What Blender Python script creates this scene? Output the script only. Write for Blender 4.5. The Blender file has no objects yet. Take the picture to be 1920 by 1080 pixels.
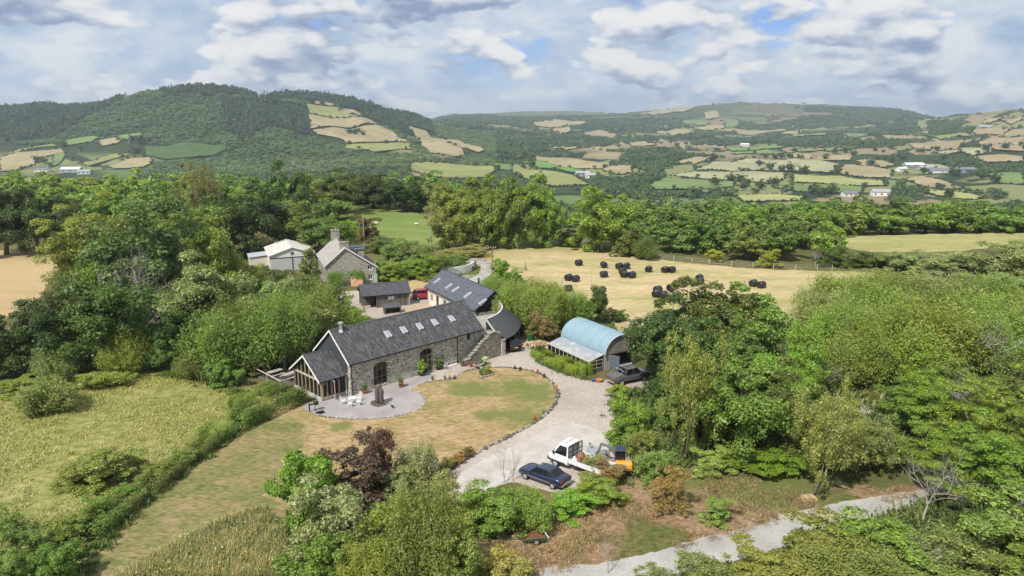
import bpy, bmesh, math, random
import numpy as np
from mathutils import Vector, Matrix
from mathutils.geometry import tessellate_polygon, delaunay_2d_cdt

# ------------------------------------------------------------------ camera, sky, sun
scene = bpy.context.scene
COL = scene.collection
F_PX, HORIZON, CAM_H = 1377.0, 220.0, 30.0          # focal length and horizon in 1920-wide pixels, drone height
PITCH = math.atan((540 - HORIZON) / F_PX)
cam_data = bpy.data.cameras.new('camera')
cam_data.sensor_width = 36.0
cam_data.lens = 36.0 * F_PX / 1920.0
cam_data.clip_start = 0.5
cam_data.clip_end = 30000.0
cam = bpy.data.objects.new('camera', cam_data)
COL.objects.link(cam)
cam.location = (0, 0, CAM_H)
cam.rotation_euler = (math.radians(90) - PITCH, 0, 0)
scene.camera = cam

SUN_EL, SUN_AZ = math.radians(50), math.radians(216)   # azimuth of the sun, clockwise from +Y
to_sun = Vector((math.sin(SUN_AZ) * math.cos(SUN_EL), math.cos(SUN_AZ) * math.cos(SUN_EL), math.sin(SUN_EL)))

world = bpy.data.worlds.new('World')
scene.world = world
world.use_nodes = True
wn, wl = world.node_tree.nodes, world.node_tree.links
wn.clear()
def W(t, **k):
    n = wn.new(t)
    for a, b in k.items(): setattr(n, a, b)
    return n
sky = W('ShaderNodeTexSky', sky_type='NISHITA', sun_disc=False, sun_elevation=SUN_EL, sun_rotation=SUN_AZ)
sky.air_density = 1.0; sky.dust_density = 0.15; sky.ozone_density = 2.0
tc = W('ShaderNodeTexCoord')
sep = W('ShaderNodeSeparateXYZ'); wl.new(tc.outputs['Generated'], sep.inputs[0])
def wmath(op, a, b=None):
    n = W('ShaderNodeMath', operation=op)
    for i, s in enumerate((a, b)):
        if s is None: continue
        if isinstance(s, (int, float)): n.inputs[i].default_value = s
        else: wl.new(s, n.inputs[i])
    return n.outputs[0]
comb = W('ShaderNodeCombineXYZ')                      # clouds a good deal wider than tall
wl.new(wmath('MULTIPLY', sep.outputs['X'], 6.5), comb.inputs[0])
wl.new(wmath('MULTIPLY', sep.outputs['Y'], 6.5), comb.inputs[1])
wl.new(wmath('MULTIPLY', sep.outputs['Z'], 14.0), comb.inputs[2])
def wnoise(scale, detail, rough, dist, off=(0, 0, 0)):
    m = W('ShaderNodeMapping'); m.inputs['Location'].default_value = off
    wl.new(comb.outputs[0], m.inputs[0])
    n = W('ShaderNodeTexNoise'); n.inputs['Scale'].default_value = scale
    n.inputs['Detail'].default_value = detail; n.inputs['Roughness'].default_value = rough
    n.inputs['Distortion'].default_value = dist
    wl.new(m.outputs[0], n.inputs[0])
    return n.outputs['Fac']
def wramp(fac, stops):
    r = W('ShaderNodeValToRGB')
    e = r.color_ramp.elements
    while len(e) < len(stops): e.new(0.5)
    for i, (p, c) in enumerate(stops):
        e[i].position = p; e[i].color = (*c, 1) if len(c) == 3 else c
    wl.new(fac, r.inputs[0])
    return r.outputs[0]
def puffs(scale, off):
    m = W('ShaderNodeMapping'); m.inputs['Location'].default_value = off; wl.new(comb.outputs[0], m.inputs[0])
    v = W('ShaderNodeTexVoronoi', feature='F1'); v.inputs['Scale'].default_value = scale
    wl.new(m.outputs[0], v.inputs['Vector']); return v.outputs['Distance']
def density(dz):
    o = (3.1, 1.7, dz)
    d = wnoise(1.05, 8, 0.52, 0.1, o)
    d = wmath('SUBTRACT', d, wmath('MULTIPLY', puffs(2.6, o), 0.15))
    return wmath('SUBTRACT', d, wmath('MULTIPLY', puffs(6.5, o), 0.075))
body, above = density(0.0), density(0.22)                 # cloud here, and a little higher: cloud above means a shaded base
patch = wnoise(0.6, 5, 0.50, 0.0, (7.0, 2.0, 4.0))
veil = wramp(wnoise(1.6, 9, 0.58, 0.2, (1.0, 7.0, 0)), [(0.32, (6.2, 8.4, 11.8)), (0.48, (9.6, 11.2, 13.2)), (0.62, (12.8, 13.5, 14.2))])
lit = wmath('ADD', wmath('MULTIPLY', wmath('SUBTRACT', body, above), 1.5), wmath('MULTIPLY', wmath('SUBTRACT', 0.5, patch), 0.75))
shade = wramp(wmath('ADD', lit, 0.5), [(0.32, (4.8, 6.2, 9.2)), (0.43, (7.6, 8.8, 11.0)), (0.50, (10.8, 11.6, 12.9)), (0.58, (13.6, 13.9, 14.3)), (0.70, (15.0, 15.0, 15.0))])
cumulus = wramp(body, [(0.345, (0, 0, 0)), (0.40, (1, 1, 1))])
gap = wmath('MULTIPLY', wramp(wnoise(1.3, 7, 0.55, 0.2, (5.0, 3.0, 1.0)), [(0.56, (0, 0, 0)), (0.66, (1, 1, 1))]), wmath('MINIMUM', wmath('DIVIDE', wmath('MAXIMUM', sep.outputs['Z'], 0.0), 0.12), 1.0))
def wmix(f, a, b):
    n = W('ShaderNodeMix', data_type='RGBA')
    wl.new(f, n.inputs[0]); wl.new(a, n.inputs[6]); wl.new(b, n.inputs[7])
    return n.outputs[2]
blue = W('ShaderNodeVectorMath', operation='MULTIPLY'); wl.new(sky.outputs[0], blue.inputs[0]); blue.inputs[1].default_value = (1.0, 1.3, 2.1)
backdrop = wmix(gap, veil, blue.outputs[0])
bg = W('ShaderNodeBackground'); bg.inputs['Strength'].default_value = 0.057
wl.new(wmix(cumulus, backdrop, shade), bg.inputs[0])
wo = W('ShaderNodeOutputWorld'); wl.new(bg.outputs[0], wo.inputs[0])

sun_data = bpy.data.lights.new('sun', 'SUN')
sun_data.energy = 5.0
sun_data.angle = math.radians(0.53)
sun_data.color = (1.0, 0.95, 0.87)
sun = bpy.data.objects.new('sun', sun_data)
COL.objects.link(sun)
sun.location = (-60, -60, 120)
sun.rotation_euler = (-to_sun).to_track_quat('-Z', 'Y').to_euler()

vs = scene.view_settings
vs.view_transform = 'Standard'; vs.look = 'None'; vs.exposure = 0.04; vs.gamma = 1.0
vs.use_curve_mapping = False
cy = scene.cycles
cy.use_denoising = True
cy.max_bounces = 6; cy.diffuse_bounces = 3; cy.glossy_bounces = 3; cy.transmission_bounces = 4
cy.transparent_max_bounces = 8; cy.volume_bounces = 0
cy.caustics_reflective = False; cy.caustics_refractive = False
cy.sample_clamp_indirect = 4.0

# ------------------------------------------------------------------ pixels to places
CP, SP = math.cos(PITCH), math.sin(PITCH)
def ray(u, v):
    k = (v - 540) / F_PX
    return ((u - 960) / F_PX, CP - k * SP, -SP - k * CP)
def g(u, v, z=0.0):
    r = ray(u, v); t = (z - CAM_H) / r[2]
    return Vector((r[0] * t, r[1] * t, z))
def depth_of(P): return P[1] * CP + (CAM_H - P[2]) * SP
def height_at(P, v):
    """height z above the point P (x, y) that shows at image row v"""
    k = (v - 540) / F_PX
    return CAM_H - P[1] * math.tan(PITCH + math.atan(k))
def zrow(Y, v):
    return CAM_H - Y * math.tan(PITCH + math.atan((v - 540) / F_PX))

# ------------------------------------------------------------------ terrain: heights by bearing and distance
near_r = [(20, 0), (185, 0), (240, -5), (320, -20), (450, -40), (600, -53)]
near_l = [(20, 0), (255, 0), (330, -7), (450, -28), (650, -48), (850, -56)]
far_cols = {
    -900: (near_l, [(1170, 325), (1500, 280), (1750, 245), (1950, 222)]),
    -300: (near_l, [(1170, 323), (1450, 280), (1700, 235), (1900, 205)]),
    0:   (near_l, [(1170, 322), (1420, 283), (1650, 235), (1900, 201)]),
    180: (near_l, [(1170, 322), (1400, 280), (1600, 238), (1850, 190)]),
    260: (near_l, [(1170, 320), (1380, 275), (1580, 225), (1780, 171)]),
    390: (near_l, [(1150, 318), (1350, 270), (1550, 215), (1750, 157)]),
    480: (near_l, [(1130, 316), (1330, 268), (1550, 218), (1750, 172)]),
    550: (near_l, [(1120, 314), (1330, 268), (1550, 222), (1880, 168)]),
    620: (near_l, [(1120, 312), (1330, 275), (1550, 240), (1720, 212), (1920, 176)]),
    700: (near_l, [(1100, 312), (1330, 283), (1550, 252), (1750, 225), (1950, 202)]),
    770: (near_l, [(1090, 314), (1330, 288), (1600, 260), (1850, 238), (2100, 217)]),
    850: (near_l, [(1080, 316), (1350, 290), (1700, 265), (2200, 243), (3000, 229), (5200, 214)]),
    960: (near_r, [(820, 350), (1080, 318), (1400, 294), (1900, 270), (2400, 250), (3000, 236), (4500, 219), (6200, 209)]),
    1100: (near_r, [(880, 350), (1150, 320), (1500, 290), (2200, 262), (2900, 240), (4000, 222), (6200, 208)]),
    1220: (near_r, [(740, 376), (950, 342), (1400, 302), (2100, 266), (2800, 246), (3700, 219), (4500, 208)]),
    1300: (near_r, [(740, 376), (1000, 335), (1450, 296), (2150, 264), (2900, 243), (3600, 215), (4200, 198)]),
    1390: (near_r, [(740, 376), (1030, 330), (1500, 290), (2200, 262), (3000, 240), (3600, 214), (4200, 190)]),
    1550: (near_r, [(730, 378), (1030, 330), (1500, 288), (2150, 259), (2900, 238), (3600, 214), (4300, 195)]),
    1700: (near_r, [(720, 380), (1050, 326), (1500, 285), (2100, 256), (2800, 236), (3400, 217), (4300, 203)]),
    1800: (near_r, [(730, 378), (1050, 322), (1400, 281), (1800, 251), (2250, 227), (2650, 211)]),
    1920: (near_r, [(740, 374), (1000, 315), (1300, 274), (1700, 237), (2000, 216), (2350, 199)]),
    2300: (near_r, [(760, 370), (1000, 310), (1300, 268), (1700, 228), (2100, 202), (2350, 190)]),
    2900: (near_r, [(760, 370), (1000, 310), (1300, 268), (1700, 225), (2100, 200), (2350, 190)]),
}
NL = 360
LY = np.linspace(math.log(20.0), math.log(14000.0), NL)
us = sorted(far_cols)
tab = []
for u in us:
    nr, fr = far_cols[u]
    pts = list(nr) + [(Y, zrow(Y, v)) for Y, v in fr]
    Yl, zl = fr[-1][0], zrow(*fr[-1])
    pts += [(Yl * 1.25, zl - 45), (Yl * 1.7, min(zl - 60, 0)), (max(Yl * 2.4, 9000), 18), (15000, 18)]
    pts = sorted(pts)
    tab.append(np.interp(LY, [math.log(p[0]) for p in pts], [p[1] for p in pts]))
tab = np.array(tab)
NU = 361
UU = np.linspace(-900, 2900, NU)
T = np.array([np.interp(UU, us, tab[:, j]) for j in range(NL)]).T      # bearing x distance
def smooth(a, n, axis):
    k = np.hanning(n + 2)[1:-1]; k /= k.sum()
    pad = [(0, 0), (0, 0)]; pad[axis] = (n // 2, n // 2)
    b = np.pad(a, pad, mode='edge')
    return np.apply_along_axis(lambda r: np.convolve(r, k, 'valid'), axis, b)
T = smooth(smooth(T, 9, 1), 11, 0)
def fbm(x, y, seed=0):
    r = np.random.RandomState(seed); s = 0
    for o in range(5):
        a = r.rand() * 6.28; f = 2 ** o
        p, q = r.rand(2) * 6.28
        s = s + (np.sin((x * math.cos(a) + y * math.sin(a)) * f + p + 1.3 * np.sin((y * math.cos(a) - x * math.sin(a)) * f * 0.7 + q))) / f
    return s
def ground(x, y):
    """height of the land at x, y (numpy arrays or numbers)"""
    x = np.asarray(x, float); y = np.asarray(y, float)
    yc = np.clip(y, 21, 13900)
    uq = 960 + (x / yc) * F_PX * 1.035
    iu = np.clip((uq + 900) / 3800 * (NU - 1), 0, NU - 1.001)
    il = np.clip((np.log(yc) - LY[0]) / (LY[-1] - LY[0]) * (NL - 1), 0, NL - 1.001)
    a, b = iu.astype(int), il.astype(int); fa, fb = iu - a, il - b
    z = (T[a, b] * (1 - fa) + T[a + 1, b] * fa) * (1 - fb) + (T[a, b + 1] * (1 - fa) + T[a + 1, b + 1] * fa) * fb
    w = np.clip((yc - 420) / 900, 0, 1)
    z = z + w * (4.0 * fbm(x / 75, y / 75, 3) + 3.0 * fbm(x / 30, y / 30, 5) * w)
    return np.where(y < 178, 0.0, z)
def cast(u, v, y0=150.0):
    """where the sight line through pixel (u, v) meets the land"""
    r = np.array(ray(u, v)); Ys = np.exp(np.linspace(math.log(y0), math.log(13000), 1500))
    X = r[0] / r[1] * Ys; Z = CAM_H + r[2] / r[1] * Ys
    below = np.nonzero(Z < ground(X, Ys))[0]
    if len(below) == 0: return None
    i = max(below[0], 1); lo, hi = Ys[i - 1], Ys[i]
    for _ in range(18):
        m = 0.5 * (lo + hi)
        if CAM_H + r[2] / r[1] * m < ground(r[0] / r[1] * m, m): hi = m
        else: lo = m
    return Vector((r[0] / r[1] * hi, hi, float(ground(r[0] / r[1] * hi, hi))))

# ------------------------------------------------------------------ mesh helpers
class MB:
    def __init__(s): s.v, s.f = [], []
    def quadsheet(s, rows):
        """a grid of points, list of rows of equal length"""
        b, n = len(s.v), len(rows[0])
        for r in rows: s.v += [tuple(p) for p in r]
        for i in range(len(rows) - 1):
            for j in range(n - 1):
                s.f.append((b + i * n + j, b + i * n + j + 1, b + (i + 1) * n + j + 1, b + (i + 1) * n + j))
        return s
    def poly(s, pts):
        b = len(s.v); s.v += [tuple(p) for p in pts]; s.f.append(tuple(range(b, b + len(pts)))); return s
    def box(s, x0, x1, y0, y1, z0, z1, M=None):
        p = [(x0, y0, z0), (x1, y0, z0), (x1, y1, z0), (x0, y1, z0), (x0, y0, z1), (x1, y0, z1), (x1, y1, z1), (x0, y1, z1)]
        if M is not None: p = [tuple(M @ Vector(q)) for q in p]
        b = len(s.v); s.v += p
        for f in ((0, 3, 2, 1), (4, 5, 6, 7), (0, 1, 5, 4), (1, 2, 6, 5), (2, 3, 7, 6), (3, 0, 4, 7)): s.f.append(tuple(b + i for i in f))
        return s
    def bar(s, p, q, w, h=None, up=(0, 0, 1)):
        """a square bar from p to q"""
        p, q = Vector(p), Vector(q); d = (q - p)
        if d.length < 1e-6: return s
        d.normalize(); h = h or w
        up = Vector(up)
        if abs(d.dot(up)) > 0.99: up = Vector((1, 0, 0))
        a = d.cross(up).normalized(); c = a.cross(d)
        b = len(s.v)
        for e in (p, q):
            for i, j in ((-1, -1), (1, -1), (1, 1), (-1, 1)): s.v.append(tuple(e + a * (i * w / 2) + c * (j * h / 2)))
        for f in ((3, 2, 1, 0), (4, 5, 6, 7), (0, 1, 5, 4), (1, 2, 6, 5), (2, 3, 7, 6), (3, 0, 4, 7)): s.f.append(tuple(b + i for i in f))
        return s
    def tube(s, path, rad, n=8, cap=True):
        path = [Vector(p) for p in path]
        if isinstance(rad, (int, float)): rad = [rad] * len(path)
        b = len(s.v); a0 = None
        for i, p in enumerate(path):
            d = (path[min(i + 1, len(path) - 1)] - path[max(i - 1, 0)])
            d = d.normalized() if d.length > 1e-9 else Vector((0, 0, 1))
            if a0 is None:
                a0 = d.cross(Vector((0, 0, 1)))
                if a0.length < 1e-3: a0 = d.cross(Vector((1, 0, 0)))
            a0 = (a0 - d * a0.dot(d)).normalized(); c = d.cross(a0)
            for k in range(n):
                t = 2 * math.pi * k / n
                s.v.append(tuple(p + (a0 * math.cos(t) + c * math.sin(t)) * rad[i]))
        for i in range(len(path) - 1):
            for k in range(n):
                s.f.append((b + i * n + k, b + i * n + (k + 1) % n, b + (i + 1) * n + (k + 1) % n, b + (i + 1) * n + k))
        if cap:
            s.f.append(tuple(b + k for k in reversed(range(n)))); e = b + (len(path) - 1) * n
            s.f.append(tuple(e + k for k in range(n)))
        return s
    def lathe(s, prof, n=16, c=(0, 0)):
        """profile of (radius, z)"""
        b = len(s.v)
        for r, z in prof:
            for k in range(n):
                t = 2 * math.pi * k / n
                s.v.append((c[0] + r * math.cos(t), c[1] + r * math.sin(t), z))
        for i in range(len(prof) - 1):
            for k in range(n):
                s.f.append((b + i * n + k, b + i * n + (k + 1) % n, b + (i + 1) * n + (k + 1) % n, b + (i + 1) * n + k))
        s.f.append(tuple(b + k for k in reversed(range(n)))); e = b + (len(prof) - 1) * n
        s.f.append(tuple(e + k for k in range(n)))
        return s
    def prism(s, pts, d):
        """a polygon of 3-D points pushed along d"""
        n = len(pts); b = len(s.v); d = Vector(d)
        s.v += [tuple(p) for p in pts] + [tuple(Vector(p) + d) for p in pts]
        s.f.append(tuple(b + i for i in reversed(range(n)))); s.f.append(tuple(b + n + i for i in range(n)))
        for i in range(n): s.f.append((b + i, b + (i + 1) % n, b + n + (i + 1) % n, b + n + i))
        return s
    def mesh(s, name, smooth=False):
        m = bpy.data.meshes.new(name); m.from_pydata(s.v, [], s.f); m.validate()
        bm = bmesh.new(); bm.from_mesh(m); bmesh.ops.recalc_face_normals(bm, faces=bm.faces); bm.to_mesh(m); bm.free()
        if smooth: m.polygons.foreach_set('use_smooth', [True] * len(m.polygons))
        return m
    def build(s, name, mat, parent=None, smooth=False, loc=None, rot=None, bevel=0):
        m = s.mesh(name, smooth); m.materials.append(mat)
        return link(name, m, parent, loc, rot, bevel)
def link(name, m, parent=None, loc=None, rot=None, bevel=0):
    o = bpy.data.objects.new(name, m); COL.objects.link(o)
    if parent is not None: o.parent = parent
    if loc is not None: o.location = loc
    if rot is not None: o.rotation_euler = rot
    if bevel:
        b = o.modifiers.new('bevel', 'BEVEL'); b.width = bevel; b.segments = 2; b.limit_method = 'ANGLE'
    return o
def tag(o, label=None, cat=None, group=None, kind=None):
    if label: o['label'] = label
    if cat: o['category'] = cat
    if group: o['group'] = group
    if kind: o['kind'] = kind
    return o
def thing(name, label, cat, loc=(0, 0, 0), rotz=0.0, group=None, scale=None):
    o = bpy.data.objects.new(name, None); COL.objects.link(o)
    o.empty_display_size = 0.3
    o.location = loc; o.rotation_euler = (0, 0, rotz)
    if scale is not None: o.scale = scale
    return tag(o, label, cat, group)
def copy_tree(o, parent=None):
    c = o.copy(); COL.objects.link(c)
    if parent is not None: c.parent = parent
    for ch in o.children: copy_tree(ch, c)
    return c

# ------------------------------------------------------------------ materials
def newmat(name):
    m = bpy.data.materials.new(name); m.use_nodes = True
    nt = m.node_tree; nt.nodes.clear()
    out = nt.nodes.new('ShaderNodeOutputMaterial')
    b = nt.nodes.new('ShaderNodeBsdfPrincipled'); nt.links.new(b.outputs[0], out.inputs[0])
    return m, nt, b, out
class NT:
    """short hand for building node trees"""
    def __init__(s, nt): s.nt = nt; s._c = None
    def n(s, t, **k):
        x = s.nt.nodes.new(t)
        for a, b in k.items(): setattr(x, a, b)
        return x
    def l(s, a, b): s.nt.links.new(a, b)
    def coord(s, kind='Object', scale=(1, 1, 1), rot=(0, 0, 0)):
        t = s.n('ShaderNodeTexCoord'); m = s.n('ShaderNodeMapping')
        m.inputs['Scale'].default_value = scale; m.inputs['Rotation'].default_value = rot
        s.l(t.outputs[kind], m.inputs[0]); return m.outputs[0]
    def wpos(s, scale=(1, 1, 1), rot=(0, 0, 0)):
        t = s.n('ShaderNodeNewGeometry'); m = s.n('ShaderNodeMapping')
        m.inputs['Scale'].default_value = scale; m.inputs['Rotation'].default_value = rot
        s.l(t.outputs['Position'], m.inputs[0]); return m.outputs[0]
    def noise(s, vec, scale, detail=4, rough=0.55, dist=0.0, out='Fac'):
        x = s.n('ShaderNodeTexNoise'); x.inputs['Scale'].default_value = scale; x.inputs['Detail'].default_value = detail
        x.inputs['Roughness'].default_value = rough; x.inputs['Distortion'].default_value = dist
        s.l(vec, x.inputs[0]); return x.outputs[out]
    def voro(s, vec, scale, feature='F1', out='Color', rnd=1.0):
        x = s.n('ShaderNodeTexVoronoi', feature=feature); x.inputs['Scale'].default_value = scale
        x.inputs['Randomness'].default_value = rnd
        s.l(vec, x.inputs[0]); return x.outputs[out]
    def ramp(s, fac, stops, interp='LINEAR'):
        r = s.n('ShaderNodeValToRGB'); r.color_ramp.interpolation = interp; e = r.color_ramp.elements
        while len(e) < len(stops): e.new(0.5)
        for i, (p, c) in enumerate(stops):
            if isinstance(c, (int, float)): c = (c, c, c)
            e[i].position = p; e[i].color = (*c, 1)
        s.l(fac, r.inputs[0]); return r.outputs[0]
    def mix(s, f, a, b, mode='MIX'):
        x = s.n('ShaderNodeMix', data_type='RGBA', blend_type=mode)
        for i, q in ((0, f), (6, a), (7, b)):
            if isinstance(q, (int, float)): x.inputs[i].default_value = q if i == 0 else (q, q, q, 1)
            elif isinstance(q, tuple): x.inputs[i].default_value = (*q, 1)
            else: s.l(q, x.inputs[i])
        return x.outputs[2]
    def math(s, op, a, b=0.0, clamp=False):
        x = s.n('ShaderNodeMath', operation=op); x.use_clamp = clamp
        for i, q in ((0, a), (1, b)):
            if isinstance(q, (int, float)): x.inputs[i].default_value = q
            else: s.l(q, x.inputs[i])
        return x.outputs[0]
    def bump(s, h, strength, dist):
        x = s.n('ShaderNodeBump'); x.inputs['Strength'].default_value = strength; x.inputs['Distance'].default_value = dist
        s.l(h, x.inputs['Height']); return x.outputs[0]
def plain(name, col, rough=0.6, metal=0.0, spec=0.4, var=0.12, scale=3.0, bump=0.0, coat=0.0):
    """one colour with worn, uneven tone"""
    m, nt, b, out = newmat(name); q = NT(nt)
    n = q.noise(q.coord(), scale, 5, 0.6)
    lo = tuple(c * (1 - var) for c in col); hi = tuple(min(1, c * (1 + var)) for c in col)
    q.l(q.ramp(n, [(0.3, lo), (0.7, hi)]), b.inputs['Base Color'])
    q.l(q.ramp(n, [(0.3, min(1, rough + 0.06)), (0.7, max(0.03, rough - 0.06))]), b.inputs['Roughness'])
    b.inputs['Metallic'].default_value = metal; b.inputs['Specular IOR Level'].default_value = spec
    b.inputs['Coat Weight'].default_value = coat; b.inputs['Coat Roughness'].default_value = 0.05
    if bump: q.l(q.bump(q.noise(q.coord(), scale * 6, 4), bump, 0.02), b.inputs['Normal'])
    return m
def groundmat(name, patches, fine, fine_scale=9.0, patch_scale=0.12, stretch=(1, 1, 1), rotz=0.0, bump=0.5, bdist=0.06, extra=None, tuft=None, spots=None):
    """ground cover: large patches of several colours under a fine grain"""
    m, nt, b, out = newmat(name); q = NT(nt)
    w = q.wpos(stretch, (0, 0, rotz)); w1 = q.wpos()
    big = q.noise(w, patch_scale, 5, 0.62, 0.6)
    c = q.ramp(big, patches)
    f1 = q.noise(w, fine_scale, 6, 0.7)
    c = q.mix(q.ramp(f1, [(0.36, 0.0), (0.66, 1.0)]), q.mix(1.0, c, fine[0], 'MULTIPLY'), q.mix(1.0, c, fine[1], 'MULTIPLY'))
    if extra:
        sc, lo, hi, col = extra
        e = q.ramp(q.noise(w1, sc, 5, 0.65), [(lo, 0.0), (hi, 1.0)])
        c = q.mix(e, c, col)
    for (sx, sy, sr, scol) in (spots or []):
        dv = q.n('ShaderNodeVectorMath', operation='DISTANCE'); dv.inputs[1].default_value = (sx, sy, 0); q.l(w1, dv.inputs[0])
        e = q.math('ADD', q.math('DIVIDE', dv.outputs['Value'], sr), q.math('MULTIPLY', q.math('SUBTRACT', q.noise(w1, 0.5, 6, 0.7), 0.5), 2.4))
        c = q.mix(q.ramp(e, [(0.35, 0.85), (1.1, 0.0)]), c, q.mix(f1, q.mix(1.0, scol, 0.7, 'MULTIPLY') if False else tuple(k * .72 for k in scol), scol))
    if tuft:
        tsc, tcol, tamt = tuft
        v = q.voro(w1, tsc, 'F1', 'Distance')
        c = q.mix(q.math('MULTIPLY', q.ramp(v, [(0.1, 1.0), (0.55, 0.0)]), tamt), c, q.mix(1.0, c, tcol, 'MULTIPLY'))
    q.l(c, b.inputs['Base Color']); b.inputs['Roughness'].default_value = 0.95; b.inputs['Specular IOR Level'].default_value = 0.1
    h = q.math('ADD', q.math('MULTIPLY', f1, 1.0), q.math('MULTIPLY', q.noise(w1, fine_scale * 3, 3, 0.7), 0.6))
    q.l(q.bump(h, bump, bdist), b.inputs['Normal'])
    return m

def smooth_loop(P, closed=True, step=0.7, jit=0.0, rnd=None):
    """Catmull-Rom through the points, cut into short steps, with uneven edges"""
    n = len(P); out = []
    for i in range(n if closed else n - 1):
        p0, p1, p2, p3 = (P[(i + k) % n] if closed else P[min(max(i + k, 0), n - 1)] for k in (-1, 0, 1, 2))
        m = max(1, int((p2 - p1).length / step))
        for k in range(m):
            t = k / m
            q = 0.5 * ((2 * p1) + (p2 - p0) * t + (2 * p0 - 5 * p1 + 4 * p2 - p3) * t * t + (3 * p1 - p0 - 3 * p2 + p3) * t ** 3)
            if jit: q = q + Vector((rnd.gauss(0, jit), rnd.gauss(0, jit), 0))
            out.append(q)
    if not closed: out.append(P[-1].copy())
    return out
def sheet(name, px, z, mat, jit=0.06, step=0.5, smoothed=True, world_pts=None):
    """a flat piece of the ground, outlined in the photograph and laid on the land"""
    rnd = random.Random(len(px) * 7 + int(px[0][0]))
    P = world_pts or [g(u, v) for u, v in px]
    if smoothed: P = smooth_loop(P, True, step, jit, rnd)
    P = [Vector((p.x, p.y, z)) for p in P]
    tri = tessellate_polygon([P])
    me = bpy.data.meshes.new(name); me.from_pydata([tuple(p) for p in P], [], [tuple(t) for t in tri]); me.validate()
    bm = bmesh.new(); bm.from_mesh(me); bmesh.ops.recalc_face_normals(bm, faces=bm.faces)
    if sum(f.normal.z for f in bm.faces) < 0: bmesh.ops.reverse_faces(bm, faces=bm.faces)
    bm.to_mesh(me); bm.free()
    me.materials.append(mat)
    return tag(link(name, me), kind='structure')
def inside(poly, x, y):
    """points inside a polygon (numpy)"""
    x = np.asarray(x, float); y = np.asarray(y, float); r = np.zeros(x.shape, bool); n = len(poly)
    for i in range(n):
        x1, y1 = poly[i][0], poly[i][1]; x2, y2 = poly[(i + 1) % n][0], poly[(i + 1) % n][1]
        c = ((y1 > y) != (y2 > y)) & (x < (x2 - x1) * (y - y1) / ((y2 - y1) or 1e-9) + x1)
        r ^= c
    return r

# ------------------------------------------------------------------ the land
def terrain_material():
    m, nt, b, out = newmat('land'); q = NT(nt)
    w = q.wpos()
    near = q.ramp(q.noise(w, 0.15, 6, 0.65, 0.5), [(0.3, (0.075, 0.095, 0.03)), (0.5, (0.15, 0.15, 0.055)), (0.7, (0.24, 0.19, 0.085))])
    near = q.mix(q.noise(w, 6.0, 5, 0.7), q.mix(1.0, near, 0.55, 'MULTIPLY'), near)
    wood = q.ramp(q.noise(w, 0.02, 6, 0.65), [(0.3, (0.020, 0.036, 0.014)), (0.7, (0.045, 0.065, 0.022))])
    # far patchwork of fields, too small to be told apart
    wf = q.wpos((0.0045, 0.0032, 0.0), (0, 0, 0.5))
    dist = q.n('ShaderNodeVectorMath', operation='ADD')
    dn = q.n('ShaderNodeVectorMath', operation='SCALE'); dn.inputs['Scale'].default_value = 0.6
    q.l(q.noise(wf, 1.3, 3, 0.5, 0, 'Color'), dn.inputs[0]); q.l(wf, dist.inputs[0]); q.l(dn.outputs[0], dist.inputs[1])
    cell = q.voro(dist.outputs[0], 1.0, 'F1', 'Color'); sepc = q.n('ShaderNodeSeparateColor'); q.l(cell, sepc.inputs[0])
    fieldc = q.ramp(sepc.outputs[0], [(0.0, (0.045, 0.07, 0.026)), (0.16, (0.19, 0.205, 0.085)), (0.45, (0.28, 0.24, 0.135)), (0.66, (0.24, 0.195, 0.115)), (0.80, (0.12, 0.175, 0.06)), (0.92, (0.21, 0.22, 0.09))], 'CONSTANT')
    edge = q.ramp(q.voro(dist.outputs[0], 1.0, 'DISTANCE_TO_EDGE', 'Distance'), [(0.03, 0.0), (0.05, 1.0)])
    fieldc = q.mix(edge, (0.028, 0.045, 0.018), fieldc)
    woodmask = q.ramp(q.noise(q.wpos((0.0014, 0.0014, 0.0)), 1.0, 4, 0.6), [(0.40, 1.0), (0.46, 0.0)])
    fieldc = q.mix(woodmask, fieldc, wood)
    sp = q.n('ShaderNodeSeparateXYZ'); q.l(w, sp.inputs[0])
    moor = q.n('ShaderNodeMapRange'); moor.inputs[1].default_value = 2900; moor.inputs[2].default_value = 3700; moor.inputs[4].default_value = 0.75; q.l(sp.outputs[1], moor.inputs[0])
    fieldc = q.mix(moor.outputs[0], fieldc, q.ramp(q.noise(q.wpos((0.004, 0.004, 0)), 1.0, 5, 0.6), [(0.35, (0.045, 0.07, 0.028)), (0.65, (0.12, 0.125, 0.055))]))
    farm = q.n('ShaderNodeMapRange'); farm.inputs[1].default_value = 700; farm.inputs[2].default_value = 900
    hillx = q.math('ADD', sp.outputs[1], q.math('MINIMUM', q.math('MULTIPLY', q.math('ADD', sp.outputs[0], 120), 6.0), 0.0)); q.l(hillx, farm.inputs[0])
    midm = q.n('ShaderNodeMapRange'); midm.inputs[1].default_value = 230; midm.inputs[2].default_value = 300; q.l(sp.outputs[1], midm.inputs[0])
    low = q.n('ShaderNodeMapRange'); low.inputs[1].default_value = -30; low.inputs[2].default_value = -42; q.l(sp.outputs[2], low.inputs[0])      # the valley floor is farmed
    c = q.mix(midm.outputs[0], near, wood); c = q.mix(q.math('MAXIMUM', farm.outputs[0], low.outputs[0]), c, fieldc)
    q.l(c, b.inputs['Base Color']); b.inputs['Roughness'].default_value = 0.95; b.inputs['Specular IOR Level'].default_value = 0.1
    q.l(q.bump(q.noise(w, 5.0, 5, 0.7), 0.5, 0.08), b.inputs['Normal'])
    return m
rows_y = [-40, 0, 40, 80, 120, 150, 165, 177] + list(np.exp(np.linspace(math.log(180), math.log(8000), 250)))
cols_a = np.linspace(-1.35, 1.35, 301)
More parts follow.
